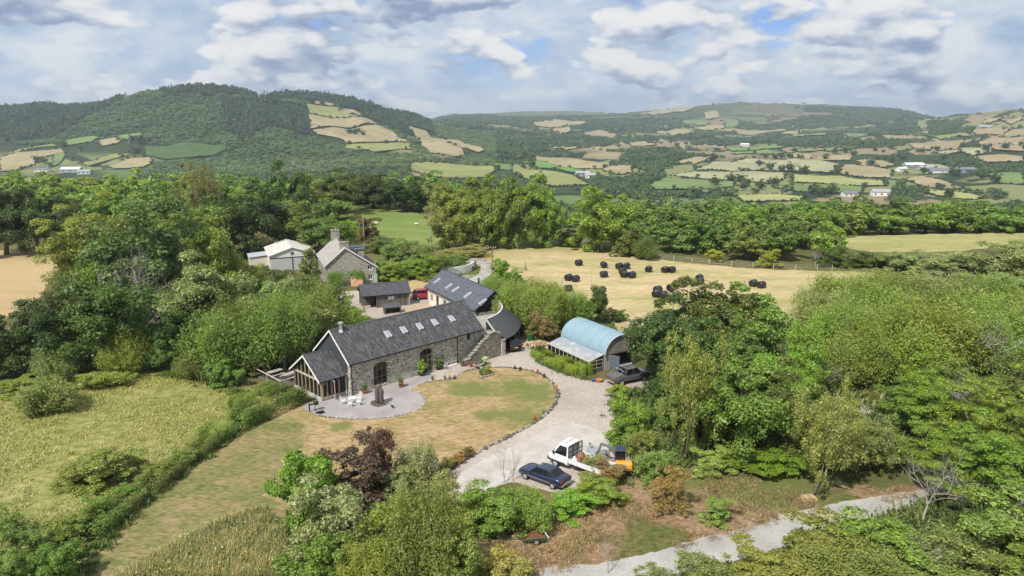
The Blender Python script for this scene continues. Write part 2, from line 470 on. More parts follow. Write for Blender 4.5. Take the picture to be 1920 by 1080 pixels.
XX = np.array([cols_a * (Y + 60) for Y in rows_y]); YY = np.array([[Y] * 301 for Y in rows_y], float)
ZZ = ground(XX, YY)
nr_, nc_ = XX.shape
tv = np.stack([XX, YY, ZZ], -1).reshape(-1, 3)
idx = np.arange(nr_ * nc_).reshape(nr_, nc_)
tf = np.stack([idx[:-1, :-1], idx[:-1, 1:], idx[1:, 1:], idx[1:, :-1]], -1).reshape(-1, 4)
me = bpy.data.meshes.new('land'); me.from_pydata(tv.tolist(), [], tf.tolist())
me.polygons.foreach_set('use_smooth', [True] * len(me.polygons)); me.materials.append(terrain_material())
tag(link('terrain', me), kind='structure')

M_lawn = groundmat('dry_lawn', [(0.28, (0.22, 0.20, 0.075)), (0.40, (0.29, 0.23, 0.105)), (0.53, (0.37, 0.27, 0.15)), (0.68, (0.42, 0.305, 0.18))],
                   ((0.60, 0.63, 0.53), (1.24, 1.21, 1.17)), 1.3, 0.2, (1.0, 1.7, 1), -0.5, 0.7, 0.06, spots=[(g(u, v).x, g(u, v).y, r_, (0.165, 0.20, 0.055)) for u, v, r_ in ((885, 728, 4.0), (1000, 738, 4.5), (965, 722, 3.0), (985, 782, 3.5), (915, 778, 2.0), (520, 800, 3.5), (450, 850, 3.5), (640, 800, 1.6))])
M_lawn2 = groundmat('dry_lawn_olive', [(0.30, (0.13, 0.16, 0.05)), (0.48, (0.21, 0.20, 0.085)), (0.62, (0.28, 0.22, 0.115)), (0.75, (0.33, 0.25, 0.14))],
                   ((0.52, 0.56, 0.45), (1.30, 1.26, 1.2)), 1.5, 0.13, (1.0, 2.4, 1), 0.5, 0.7, 0.06, extra=(0.4, 0.55, 0.7, (0.30, 0.225, 0.13)))
M_meadow = groundmat('meadow_grass', [(0.30, (0.17, 0.195, 0.058)), (0.48, (0.28, 0.275, 0.10)), (0.60, (0.345, 0.315, 0.135)), (0.75, (0.38, 0.325, 0.16))],
                     ((0.50, 0.58, 0.40), (1.15, 1.13, 1.08)), 0.9, 0.1, (1.0, 1.5, 1), 0.3, 0.9, 0.16)
M_hay = groundmat('mown_hay_field', [(0.30, (0.27, 0.28, 0.105)), (0.44, (0.40, 0.35, 0.17)), (0.56, (0.50, 0.395, 0.235)), (0.74, (0.55, 0.435, 0.28))],
                  ((0.70, 0.72, 0.64), (1.16, 1.14, 1.1)), 0.55, 0.05, (0.7, 2.4, 1), -0.25, 0.5, 0.06, tuft=None)
M_stub = groundmat('stubble', [(0.3, (0.40, 0.30, 0.16)), (0.6, (0.47, 0.345, 0.20)), (0.75, (0.36, 0.32, 0.15))],
                   ((0.85, 0.87, 0.8), (1.08, 1.06, 1.05)), 1.2, 0.06, (0.6, 2.5, 1), 0.4, 0.5, 0.06)
M_drive = groundmat('pale_gravel', [(0.32, (0.31, 0.262, 0.22)), (0.48, (0.41, 0.358, 0.31)), (0.62, (0.46, 0.40, 0.352))],
                    ((0.82, 0.81, 0.80), (1.1, 1.1, 1.1)), 2.2, 0.12, (1, 1, 1), 0, 0.35, 0.02, extra=(0.55, 0.62, 0.74, (0.27, 0.21, 0.14)))
M_apron = groundmat('worn_concrete', [(0.35, (0.43, 0.395, 0.36)), (0.65, (0.51, 0.475, 0.44))], ((0.88, 0.87, 0.86), (1.05, 1.05, 1.05)), 1.2, 0.3, bump=0.25, bdist=0.02, extra=(0.8, 0.66, 0.74, (0.36, 0.31, 0.26)))
M_patio = groundmat('patio_gravel', [(0.35, (0.31, 0.285, 0.275)), (0.65, (0.40, 0.37, 0.36))], ((0.72, 0.71, 0.72), (1.15, 1.15, 1.15)), 12.0, 0.3, bump=0.6, bdist=0.02)
M_lane = groundmat('lane_tarmac', [(0.35, (0.32, 0.305, 0.285)), (0.65, (0.46, 0.44, 0.415))], ((0.85, 0.85, 0.85), (1.07, 1.07, 1.07)), 6.0, 0.2, bump=0.3, bdist=0.02,
                   extra=(0.35, 0.62, 0.72, (0.22, 0.17, 0.11)))
M_brown = groundmat('dead_grass', [(0.30, (0.12, 0.145, 0.04)), (0.42, (0.19, 0.16, 0.07)), (0.48, (0.31, 0.205, 0.12)), (0.60, (0.37, 0.26, 0.16)), (0.74, (0.29, 0.255, 0.225))],
                    ((0.5, 0.5, 0.5), (1.2, 1.18, 1.15)), 2.2, 0.16, bump=0.9, bdist=0.12, spots=[(g(u, v).x, g(u, v).y, r_, (0.15, 0.175, 0.05)) for u, v, r_ in ((1420, 915, 5.5), (1330, 905, 4.5), (1500, 920, 4.0))])
M_green = groundmat('pasture', [(0.32, (0.12, 0.18, 0.045)), (0.55, (0.20, 0.25, 0.075)), (0.75, (0.28, 0.27, 0.12))],
                    ((0.75, 0.78, 0.7), (1.1, 1.1, 1.05)), 1.0, 0.05, (0.8, 2.0, 1), 0.2, 0.5, 0.08)
M_yard = groundmat('yard_gravel', [(0.35, (0.42, 0.31, 0.215)), (0.65, (0.50, 0.38, 0.28))], ((0.88, 0.88, 0.88), (1.06, 1.06, 1.06)), 6.0, 0.3, bump=0.3, bdist=0.02)
M_rough = groundmat('rough_grass', [(0.3, (0.075, 0.10, 0.025)), (0.5, (0.16, 0.17, 0.055)), (0.7, (0.27, 0.21, 0.10))], ((0.55, 0.58, 0.5), (1.2, 1.15, 1.1)), 2.0, 0.2, bump=0.9, bdist=0.12)

PX_meadow = [(-300, 1120), (-300, 720), (0, 718), (120, 712), (240, 706), (330, 700), (400, 712), (455, 728), (520, 738), (540, 742), (440, 790), (340, 850), (220, 930), (100, 1010), (0, 1090)]
PX_lawn = [(120, 1110), (190, 1020), (300, 915), (400, 838), (470, 792), (548, 748), (575, 755), (590, 778), (640, 785), (700, 786), (745, 780), (785, 768), (796, 752), (786, 738), (768, 728),
           (800, 716), (846, 712), (866, 700), (885, 694), (925, 690), (965, 691), (1005, 699), (1030, 714), (1043, 738), (1038, 760), (1010, 788), (965, 815), (905, 845), (865, 868), (830, 888),
           (800, 930), (720, 985), (600, 990), (560, 1030), (548, 1110)]
PX_lawn2 = [(150, 1110), (230, 1000), (330, 900), (420, 832), (500, 788), (560, 800), (560, 850), (500, 920), (560, 990), (540, 1110)]
PX_drive = [(770, 730), (740, 745), (700, 752), (640, 760), (632, 750), (700, 730), (760, 705), (870, 670), (905, 676), (945, 655), (960, 628), (985, 622), (1012, 640), (1004, 662), (1008, 676), (1030, 690), (1066, 703), (1098, 712), (1125, 716),
            (1150, 706), (1200, 690), (1215, 720), (1170, 750), (1162, 790), (1180, 850), (1210, 890), (1110, 905), (1060, 925), (1000, 915), (960, 905), (905, 925), (872, 950), (850, 975), (835, 1020), (800, 1000),
            (812, 930), (828, 893), (868, 866), (908, 843), (965, 813), (1012, 786), (1040, 758), (1046, 738), (1031, 711), (1005, 697), (965, 689), (925, 688), (884, 692), (864, 700), (844, 711), (800, 715)]
PX_patio = [(566, 760), (600, 750), (632, 742), (700, 725), (745, 712), (790, 706), (820, 703), (800, 716), (768, 728), (786, 739), (795, 753), (784, 768), (745, 779), (700, 785), (640, 784), (592, 777)]
PX_hay = [(905, 478), (940, 466), (985, 461), (1060, 461), (1110, 469), (1200, 482), (1330, 497), (1450, 505), (1560, 508), (1640, 514), (1580, 545), (1510, 600), (1450, 650), (1160, 650), (1110, 618), (1030, 570), (960, 530), (925, 505)]
PX_lane2 = [(890, 484), (912, 486), (926, 497), (924, 510), (908, 524), (885, 533), (855, 545), (838, 548), (842, 535), (870, 527), (892, 517), (901, 506), (896, 496), (860, 489), (862, 484)]
PX_brown = [(880, 1000), (960, 985), (1030, 962), (1090, 940), (1150, 905), (1220, 880), (1300, 890), (1450, 890), (1560, 900), (1660, 915), (1740, 905), (1720, 935), (1560, 958), (1480, 975), (1330, 1015), (1240, 1042), (1130, 1062), (1000, 1080), (900, 1090)]
PX_lane = [(960, 1110), (1020, 1066), (1130, 1056), (1240, 1031), (1330, 1004), (1420, 985), (1480, 962), (1560, 946), (1660, 928), (1760, 912), (1860, 880), (1960, 830), (1990, 850), (1880, 915), (1760, 950), (1640, 972), (1545, 995), (1480, 1022), (1390, 1048), (1300, 1085), (1260, 1120)]
PX_track = [(1545, 728), (1600, 738), (1660, 765), (1720, 800), (1700, 812), (1630, 778), (1580, 760), (1535, 742)]
PX_stub = [(-260, 470), (-80, 472), (20, 470), (75, 468), (100, 478), (110, 500), (92, 525), (70, 560), (30, 590), (-60, 610), (-260, 620)]
PX_rfield = [(1570, 452), (1620, 443), (1720, 440), (1820, 438), (1880, 437), (1960, 440), (1960, 462), (1880, 462), (1800, 470), (1700, 473), (1610, 470)]
PX_pasture = [(655, 395), (690, 384), (740, 388), (790, 402), (820, 412), (830, 440), (812, 462), (740, 448), (700, 438), (665, 425)]
PX_yard = [(735, 600), (748, 585), (770, 574), (800, 566), (835, 560), (850, 572), (800, 590), (780, 606)]
PX_court = [(600, 560), (640, 548), (690, 545), (770, 552), (800, 545), (830, 548), (840, 566), (760, 600), (720, 600), (640, 580)]
PX_housebank = [(720, 540), (735, 522), (790, 520), (825, 528), (810, 545), (760, 548)]
sheet('rough_ground', [(840, 480), (1000, 520), (1160, 590), (1260, 640), (1000, 640), (880, 560), (800, 545), (790, 500)], 0.006, M_rough, 0.15, 1.0)
sheet('meadow', PX_meadow, 0.010, M_meadow, 0.15, 1.0)
sheet('lawn', PX_lawn, 0.014, M_lawn, 0.04, 0.5)
sheet('lawn', PX_lawn2, 0.018, M_lawn2, 0.35, 0.5)
sheet('verge', PX_brown, 0.010, M_brown, 0.25, 0.8)
sheet('hay_field', PX_hay, 0.010, M_hay, 0.3, 1.5)
sheet('stubble_field', PX_stub, 0.010, M_stub, 0.3, 1.5)
sheet('driveway', PX_drive, 0.022, M_drive, 0.035, 0.4)
sheet('apron', [(822, 1010), (830, 950), (862, 890), (915, 858), (975, 832), (1050, 797), (1105, 800), (1140, 822), (1150, 852), (1060, 885), (985, 890), (910, 920), (868, 952), (848, 985)], 0.027, M_apron, 0.06, 0.4)
sheet('gravel_patio', PX_patio, 0.027, M_patio, 0.03, 0.3)
sheet('lane', PX_lane, 0.020, M_lane, 0.08, 0.5)
sheet('lane', PX_lane2, 0.014, M_lane, 0.08, 0.8)
sheet('track', PX_track, 0.014, M_lane, 0.1, 0.6)
sheet('yard', PX_court, 0.012, M_drive, 0.08, 0.8)
sheet('yard', PX_yard, 0.016, M_yard, 0.08, 0.8)
sheet('bank', PX_housebank, 0.018, M_stub, 0.2, 0.8)
sheet('pasture', PX_pasture, 0.010, M_green, 0.4, 2.0)
sheet('pasture', PX_rfield, 0.010, groundmat('pale_pasture', [(0.3, (0.26, 0.27, 0.10)), (0.55, (0.37, 0.34, 0.155)), (0.75, (0.43, 0.37, 0.20))], ((0.75, 0.77, 0.7), (1.12, 1.1, 1.06)), 0.5, 0.05, (0.7, 2.0, 1), 0.1, 0.4, 0.06), 0.4, 2.0)

# ------------------------------------------------------------------ far fields, draped on the hills
c1 = lambda P: [(x / 2, 100 + y / 2) for x, y in P]
c2 = lambda P: [(960 + x / 2, 150 + y / 2) for x, y in P]
TAN, PALE, OLIVE, GRN, BRI, BRN, YEL, BRK = range(8)
FCOL = [(0.34, 0.285, 0.165), (0.33, 0.32, 0.19), (0.25, 0.265, 0.10), (0.165, 0.225, 0.08), (0.14, 0.26, 0.07), (0.31, 0.245, 0.155), (0.33, 0.335, 0.14), (0.075, 0.125, 0.04)]
FM = []
for i, c in enumerate(FCOL):
    FM.append(groundmat('far_field_%d' % i, [(0.3, tuple(k * 0.78 for k in c)), (0.55, c), (0.75, tuple(min(1, k * 1.15) for k in c))],
                        ((0.88, 0.9, 0.85), (1.05, 1.04, 1.03)), 0.12, 0.010, (1, 1.6, 1), 0.4, 0.2, 0.3))
FIELDS = [(k, c1(p)) for k, p in (
    (OLIVE, [(985, 162), (1060, 160), (1130, 180), (1120, 190), (1030, 182)]), (OLIVE, [(1150, 192), (1270, 205), (1290, 225), (1350, 240), (1240, 245), (1155, 225)]),
    (TAN, [(1155, 229), (1240, 247), (1375, 246), (1425, 270), (1300, 282), (1165, 285)]), (TAN, [(1285, 210), (1330, 215), (1365, 235), (1300, 232), (1270, 220)]),
    (TAN, [(1170, 290), (1300, 288), (1430, 276), (1480, 300), (1530, 335), (1300, 341), (1270, 320), (1190, 305)]), (OLIVE, [(1300, 345), (1540, 342), (1550, 362), (1400, 372), (1295, 358)]),
    (TAN, [(1530, 275), (1600, 295), (1680, 330), (1740, 375), (1720, 392), (1610, 375), (1560, 320)]), (TAN, [(1650, 318), (1720, 330), (1830, 368), (1800, 375), (1700, 345)]),
    (BRN, [(1180, 180), (1250, 190), (1250, 200), (1180, 192)]), (OLIVE, [(1530, 415), (1600, 410), (1850, 425), (1870, 440), (1830, 465), (1600, 465), (1540, 440)]),
    (GRN, [(1850, 415), (1920, 412), (1920, 440), (1880, 440)]), (BRK, [(545, 350), (680, 338), (840, 345), (850, 360), (800, 385), (620, 400), (540, 385)]),
    (TAN, [(0, 395), (60, 375), (230, 360), (250, 370), (140, 400), (60, 440), (0, 445)]), (OLIVE, [(25, 380), (120, 355), (200, 342), (215, 350), (100, 365), (40, 378)]),
    (GRN, [(240, 330), (350, 312), (370, 318), (340, 335), (250, 348)]), (TAN, [(370, 330), (430, 318), (460, 325), (440, 340), (385, 350)]), (GRN, [(440, 312), (530, 300), (540, 310), (450, 326)]),
    (OLIVE, [(290, 415), (420, 380), (500, 378), (420, 400), (330, 425)]), (TAN, [(395, 430), (470, 400), (560, 392), (580, 410), (540, 430), (430, 435)]), (OLIVE, [(0, 470), (130, 468), (140, 485), (0, 498)]),
    (OLIVE, [(290, 485), (400, 478), (430, 490), (400, 500), (300, 495)]), (GRN, [(200, 385), (240, 372), (245, 385), (225, 415), (190, 430)]), (TAN, [(275, 182), (350, 172), (360, 178), (280, 192)]),
    (OLIVE, [(-200, 400), (-20, 390), (-20, 440), (-200, 450)]),
)] + [(k, c2(p)) for k, p in (
    (TAN, [(80, 287), (250, 298), (400, 318), (340, 335), (230, 335), (130, 310)]), (BRI, [(30, 310), (90, 308), (270, 342), (240, 352), (100, 332)]), (OLIVE, [(0, 318), (100, 340), (230, 360), (290, 395), (150, 402), (0, 350)]),
    (TAN, [(340, 340), (400, 322), (460, 322), (450, 350), (400, 358)]), (PALE, [(590, 360), (680, 347), (840, 347), (1030, 352), (1020, 375), (960, 392), (840, 378), (700, 372)]),
    (GRN, [(515, 395), (570, 370), (700, 376), (835, 383), (830, 402), (700, 412), (530, 412)]), (PALE, [(685, 340), (760, 308), (900, 297), (1160, 305), (1235, 320), (1205, 350), (1080, 345), (900, 341)]),
    (YEL, [(1045, 356), (1230, 362), (1400, 382), (1410, 398), (1250, 398), (1050, 385)]), (TAN, [(620, 310), (720, 292), (800, 290), (740, 305), (640, 318)]), (TAN, [(1245, 320), (1320, 325), (1430, 345), (1420, 368), (1320, 368), (1215, 353)]),
    (GRN, [(980, 405), (1100, 397), (1320, 403), (1310, 425), (1180, 425), (1060, 420)]), (YEL, [(840, 435), (980, 430), (1100, 440), (1080, 455), (860, 457)]), (GRN, [(820, 275), (950, 264), (1030, 275), (960, 285), (830, 282)]),
    (TAN, [(1000, 282), (1090, 277), (1280, 290), (1270, 302), (1100, 302)]), (BRI, [(800, 255), (950, 248), (1040, 250), (960, 260), (820, 268)]), (GRN, [(1050, 262), (1200, 255), (1300, 258), (1200, 270), (1080, 272)]),
    (BRN, [(1485, 240), (1600, 228), (1730, 225), (1700, 245), (1600, 268), (1500, 252)]), (BRN, [(1750, 235), (1800, 218), (1920, 215), (1920, 270), (1800, 262)]), (BRN, [(1730, 190), (1830, 178), (1875, 185), (1840, 208), (1740, 208)]),
    (PALE, [(1590, 275), (1680, 258), (1760, 255), (1800, 270), (1720, 288)]), (TAN, [(1720, 292), (1830, 282), (1920, 290), (1920, 308), (1780, 312)]), (TAN, [(1465, 375), (1530, 362), (1620, 380), (1690, 405), (1640, 415), (1540, 400)]),
    (YEL, [(1540, 418), (1660, 420), (1770, 440), (1740, 452), (1600, 440)]), (GRN, [(1780, 355), (1920, 350), (1920, 395), (1830, 390)]), (TAN, [(1500, 310), (1600, 320), (1670, 330), (1640, 340), (1530, 335)]),
    (TAN, [(1290, 305), (1370, 300), (1440, 320), (1400, 330), (1300, 322)]), (TAN, [(140, 250), (330, 252), (340, 262), (200, 265)]), (TAN, [(395, 235), (500, 232), (540, 245), (450, 250)]), (GRN, [(1240, 205), (1340, 198), (1330, 212), (1260, 215)]),
    (OLIVE, [(1050, 207), (1160, 202), (1180, 210), (1080, 214)]), (TAN, [(1010, 205), (1090, 190), (1070, 206)]), (TAN, [(540, 195), (620, 185), (690, 200), (640, 208)]), (TAN, [(690, 185), (760, 168), (800, 180), (740, 190)]), (GRN, [(640, 160), (700, 150), (740, 160), (700, 175)]),
    (TAN, [(720, 125), (770, 120), (780, 140), (730, 150)]), (GRN, [(800, 155), (850, 155), (850, 175), (800, 180)]), (TAN, [(80, 165), (180, 152), (280, 160), (270, 170), (120, 180)]), (TAN, [(150, 190), (210, 178), (225, 190), (180, 205)]),
    (BRN, [(270, 200), (330, 190), (400, 210), (380, 220), (300, 215)]), (TAN, [(1590, 140), (1690, 120), (1700, 125), (1620, 150)]), (TAN, [(1680, 140), (1740, 122), (1760, 126), (1700, 146)]), (TAN, [(1760, 165), (1850, 133), (1860, 140), (1790, 168)]),
    (TAN, [(1850, 160), (1910, 140), (1930, 150), (1870, 168)]), (TAN, [(480, 130), (560, 117), (690, 100), (680, 110), (560, 132)]), (BRN, [(1050, 88), (1130, 130), (1100, 135), (1060, 105)]), (BRK, [(860, 95), (1040, 85), (1080, 140), (960, 165), (860, 150)]),
    (OLIVE, [(1560, 210), (1700, 200), (1720, 215), (1600, 222)]), (PALE, [(1880, 235), (2100, 220), (2100, 270), (1930, 272)]),
)]
FIELD_W = []
for fi, (k, px) in enumerate(FIELDS):
    W_ = [cast(u, v) for u, v in px]
    if any(p is None for p in W_): continue
    P2 = [Vector((p.x, p.y)) for p in W_]
    ys_ = sorted(p.y for p in P2)
    if ys_[-1] > ys_[0] * 1.9: continue          # the outline slipped over a ridge
    # cut edges short so that the field follows the land
    ring = []
    for i in range(len(P2)):
        a, b_ = P2[i], P2[(i + 1) % len(P2)]
        m = max(1, int((b_ - a).length / 25))
        ring += [a.lerp(b_, t / m) for t in range(m)]
    xs_ = [p.x for p in P2]
    st = max(18.0, max(max(xs_) - min(xs_), ys_[-1] - ys_[0]) / 22)
    gx, gy = np.meshgrid(np.arange(min(xs_), max(xs_), st), np.arange(ys_[0], ys_[-1], st))
    ok = inside(ring, gx.ravel(), gy.ravel())
    pts = ring + [Vector((float(a), float(b_))) for a, b_ in zip(gx.ravel()[ok], gy.ravel()[ok])]
    res = delaunay_2d_cdt(pts, [(i, (i + 1) % len(ring)) for i in range(len(ring))], [], 1, 0.01)
    vv, ff = res[0], res[2]
    x_ = np.array([p.x for p in vv]); y_ = np.array([p.y for p in vv])
    z_ = ground(x_, y_) + 0.6 + np.clip(y_ - 400, 0, 4000) / 1000 * 1.3
    me = bpy.data.meshes.new('field'); me.from_pydata(list(zip(x_.tolist(), y_.tolist(), z_.tolist())), [], [tuple(f) for f in ff])
    bm = bmesh.new(); bm.from_mesh(me); bmesh.ops.recalc_face_normals(bm, faces=bm.faces)
    if sum(f.normal.z for f in bm.faces) < 0: bmesh.ops.reverse_faces(bm, faces=bm.faces)
    bm.to_mesh(me); bm.free()
    me.materials.append(FM[k]); tag(link('field', me), kind='structure')
    FIELD_W.append([(p.x, p.y) for p in P2])

# ------------------------------------------------------------------ foliage
def leaf_material(name, transl=0.32, use_obj=True, ramp=None, rough=0.48):
    m, nt, b, out = newmat(name); q = NT(nt)
    oi = q.n('ShaderNodeObjectInfo')
    if use_obj: base = oi.outputs['Color']
    else: base = q.ramp(oi.outputs['Random'], ramp)
    at = q.n('ShaderNodeAttribute', attribute_name='rnd')
    v = q.ramp(at.outputs['Fac'], [(0.0, 0.62), (0.5, 1.0), (1.0, 1.45)])
    c = q.mix(1.0, base, v, 'MULTIPLY')
    w = q.wpos()
    # some clumps yellower, some bluer
    c = q.mix(q.math('MULTIPLY', q.ramp(q.noise(w, 0.45 if use_obj else 0.03, 3, 0.6), [(0.42, 0.0), (0.66, 1.0)]), 0.55), c, q.mix(1.0, c, (1.22, 1.12, 0.75), 'MULTIPLY'))
    c = q.mix(q.math('MULTIPLY', q.ramp(q.noise(w, 0.9 if use_obj else 0.06, 3, 0.6, 0.0), [(0.55, 0.0), (0.72, 1.0)]), 0.5), c, q.mix(1.0, c, (0.62, 0.78, 0.80), 'MULTIPLY'))
    q.l(c, b.inputs['Base Color']); b.inputs['Roughness'].default_value = rough; b.inputs['Specular IOR Level'].default_value = 0.28
    t = q.n('ShaderNodeBsdfTranslucent'); q.l(q.mix(1.0, c, tuple(x * transl * 1.7 for x in (1.2, 1.25, 0.5)), 'MULTIPLY'), t.inputs[0])
    mx = q.n('ShaderNodeAddShader')
    q.l(b.outputs[0], mx.inputs[0]); q.l(t.outputs[0], mx.inputs[1]); q.l(mx.outputs[0], out.inputs[0])
    return m
M_leaf = leaf_material('leaves')
M_bark = plain('bark', (0.15, 0.125, 0.098), 0.9, var=0.35, scale=6, bump=0.5)
M_palebark = plain('pale_dead_wood', (0.36, 0.325, 0.285), 0.85, var=0.2, scale=5, bump=0.3)
M_core = plain('inner_twigs', (0.030, 0.032, 0.016), 0.95, var=0.4, scale=8)

def unit(a): return a / np.maximum(np.linalg.norm(a, axis=-1, keepdims=True), 1e-9)
def leaf_mesh(name, C, N, S, asp=0.62, D=None, seed=0, mat=None, spread=1.0):
    """diamond leaf sprays at C with normals N, half length S"""
    r = np.random.RandomState(seed); n = len(C)
    d = D if D is not None else r.normal(size=(n, 3))
    t = unit(d - N * np.sum(d * N, -1, keepdims=True)); b = np.cross(N, t)
    S = S[:, None]; fold = N * S * 0.18
    V = np.stack([C - t * S, C + b * S * asp + fold, C + t * S, C - b * S * asp + fold], 1).reshape(-1, 3)
    me = bpy.data.meshes.new(name); me.vertices.add(len(V)); me.vertices.foreach_set('co', V.ravel())
    me.loops.add(4 * n); me.loops.foreach_set('vertex_index', np.arange(4 * n))
    me.polygons.add(n); me.polygons.foreach_set('loop_start', np.arange(0, 4 * n, 4)); me.polygons.foreach_set('loop_total', np.full(n, 4))
    a = me.attributes.new('rnd', 'FLOAT', 'FACE'); a.data.foreach_set('value', 0.5 + (r.rand(n) - 0.5) * spread)
    me.update(calc_edges=True)
    me.materials.append(mat or M_leaf)
    return me
def clump_leaves(r, cents, rads, per, size, out_c, up=0.35, rnd=0.55, flat=0.8, shell=(0.55, 1.05), cut=-0.35):
    C, N = [], []
    for c, rad in zip(cents, rads):
        d = unit(r.normal(size=(int(per * 1.8), 3)))
        o = unit(np.array(c) - out_c)
        keep = (d @ o > cut) | (d[:, 2] > 0.2)
        d = d[keep][:per]
        rr = r.uniform(shell[0], shell[1], (len(d), 1)) * rad * (1 + 0.25 * r.normal(size=(len(d), 1)) * 0.6)
        C.append(c + d * rr * np.array([1, 1, flat]))
        N.append(unit(d * 0.75 + np.array([0, 0, up]) + rnd * r.normal(size=d.shape)))
    C = np.concatenate(C); N = np.concatenate(N)
    return C, N, size * np.clip(np.exp(r.normal(0, 0.38, len(C))), 0.45, 2.2)
def crown_cents(r, n, cz, rx, rz, rmin=0.5, rmax=0.9, zmin=0.12, lump=0.18):
    """clump centres spread through an uneven crown"""
    ph = r.rand(4) * 6.28; out = []
    while len(out) < n:
        d = unit(r.normal(size=3)); a = math.atan2(d[1], d[0])
        k = 1 + lump * (math.sin(2 * a + ph[0]) * 0.5 + math.sin(3 * a + ph[1] + 2 * d[2]) * 0.5 + math.sin(5 * d[2] + ph[2]) * 0.5)
        q = r.uniform(rmin, rmax) * k
        p = np.array([d[0] * rx * q, d[1] * rx * q, cz + d[2] * rz * q])
        if p[2] < zmin: continue
        out.append(p)
    return np.array(out)
def trunk_mesh(name, r, cents, top=0.5, rad=0.028, nl=9, lean=0.03, mat=None, twig=0.3):
    mb = MB()
    p = [Vector((0, 0, -0.02)), Vector((lean * r.normal(), lean * r.normal(), top * 0.45)), Vector((lean * 1.6 * r.normal(), lean * 1.6 * r.normal(), top)), Vector((lean * 2 * r.normal(), lean * 2 * r.normal(), top * 1.5))]
    mb.tube(p, [rad * 1.25, rad, rad * 0.7, rad * 0.2], 6)
    for i in r.choice(len(cents), min(nl, len(cents)), False):
        c = Vector(cents[i]); s = p[1].lerp(p[2], float(r.rand()))
        mid = s.lerp(c, 0.5) + Vector((0, 0, 0.03 + 0.03 * float(r.rand())))
        mb.tube([s, mid, c], [rad * 0.5, rad * 0.32, rad * 0.08], 5)
    m = mb.mesh(name, True); m.materials.append(mat or M_bark)
    return m
PROTO = {}
def make_oak(key, seed, n=74, per=290, size=0.0145, **k):
    r = np.random.RandomState(seed); per = int(per * 1.45); size *= 0.8
    a = dict(cz=0.51, rx=0.47, rz=0.46, rmin=0.30, rmax=0.97, zmin=0.05, lump=0.28); a.update({q: k[q] for q in k if q in ('cz', 'rx', 'rz', 'rmin', 'rmax', 'zmin', 'lump')})
    cents = crown_cents(r, n, **a)
    rads = r.uniform(0.055, 0.135, n) * k.get('rs', 1)
    C, N, S = clump_leaves(r, cents, rads, per, size, np.array([0, 0, a['cz'] - 0.1]), up=k.get('up', 0.6), rnd=k.get('rnd', 0.5), flat=k.get('flat', 0.75), shell=k.get('shell', (0.55, 1.05)))
    PROTO[key] = (leaf_mesh('crown', C, N, S, k.get('asp', 0.62), seed=seed), trunk_mesh('trunk', r, cents, k.get('top', 0.45), k.get('rad', 0.030), k.get('nl', 10)))
make_oak('oak', 1); make_oak('oak2', 2, n=85, rx=0.47, lump=0.4); make_oak('oak3', 3, n=66, cz=0.54, rz=0.44, lump=0.45)
make_oak('ash', 4, n=110, per=170, size=0.0135, rs=0.8, flat=0.55, up=0.6, rnd=0.45, lump=0.35, asp=0.45)
make_oak('ash2', 5, n=100, per=175, size=0.0135, rs=0.85, flat=0.6, up=0.6, rnd=0.45, lump=0.4, cz=0.55, rz=0.44, asp=0.45)
make_oak('birch', 6, n=120, per=120, size=0.0115, rs=0.7, flat=1.3, up=0.1, rnd=0.7, cz=0.6, rz=0.42, rx=0.42, lump=0.4, shell=(0.2, 1.1), asp=0.5, rad=0.014)
make_oak('tall', 7, n=95, per=220, size=0.0135, rx=0.42, cz=0.55, rz=0.46, lump=0.25, zmin=0.08)
make_oak('shrub', 8, n=60, per=270, size=0.0185, cz=0.40, rz=0.52, rx=0.46, zmin=0.02, rs=1.15, nl=6, top=0.25, rad=0.02)
make_oak('shrub2', 9, n=78, per=210, size=0.0175, cz=0.36, rz=0.55, rx=0.47, zmin=0.02, lump=0.4, nl=6, top=0.25, rad=0.02)
make_oak('loose', 10, n=95, per=110, size=0.0165, cz=0.45, rz=0.50, rx=0.46, zmin=0.05, lump=0.5, rs=0.9, shell=(0.1, 1.2), rnd=0.8, nl=16, top=0.3, rad=0.016)
make_oak('feather', 11, n=150, per=140, size=0.0135, cz=0.52, rz=0.42, rx=0.5, zmin=0.08, lump=0.45, rs=0.75, flat=0.38, up=0.9, rnd=0.35, asp=0.4, nl=12, rad=0.018)
make_oak('full', 15, n=110, per=230, size=0.0145, cz=0.47, rz=0.53, rx=0.46, zmin=0.01, lump=0.3, rs=0.95)
make_oak('mid', 12, n=46, per=95, size=0.030, rs=1.2, nl=4, zmin=0.08, cz=0.54, rz=0.42)
make_oak('mid2', 13, n=54, per=85, size=0.029, rs=1.1, lump=0.4, nl=4, zmin=0.08, cz=0.54, rz=0.42)
make_oak('mid3', 14, n=42, per=100, size=0.031, rs=1.2, lump=0.3, nl=4, cz=0.5, rz=0.46, zmin=0.05)
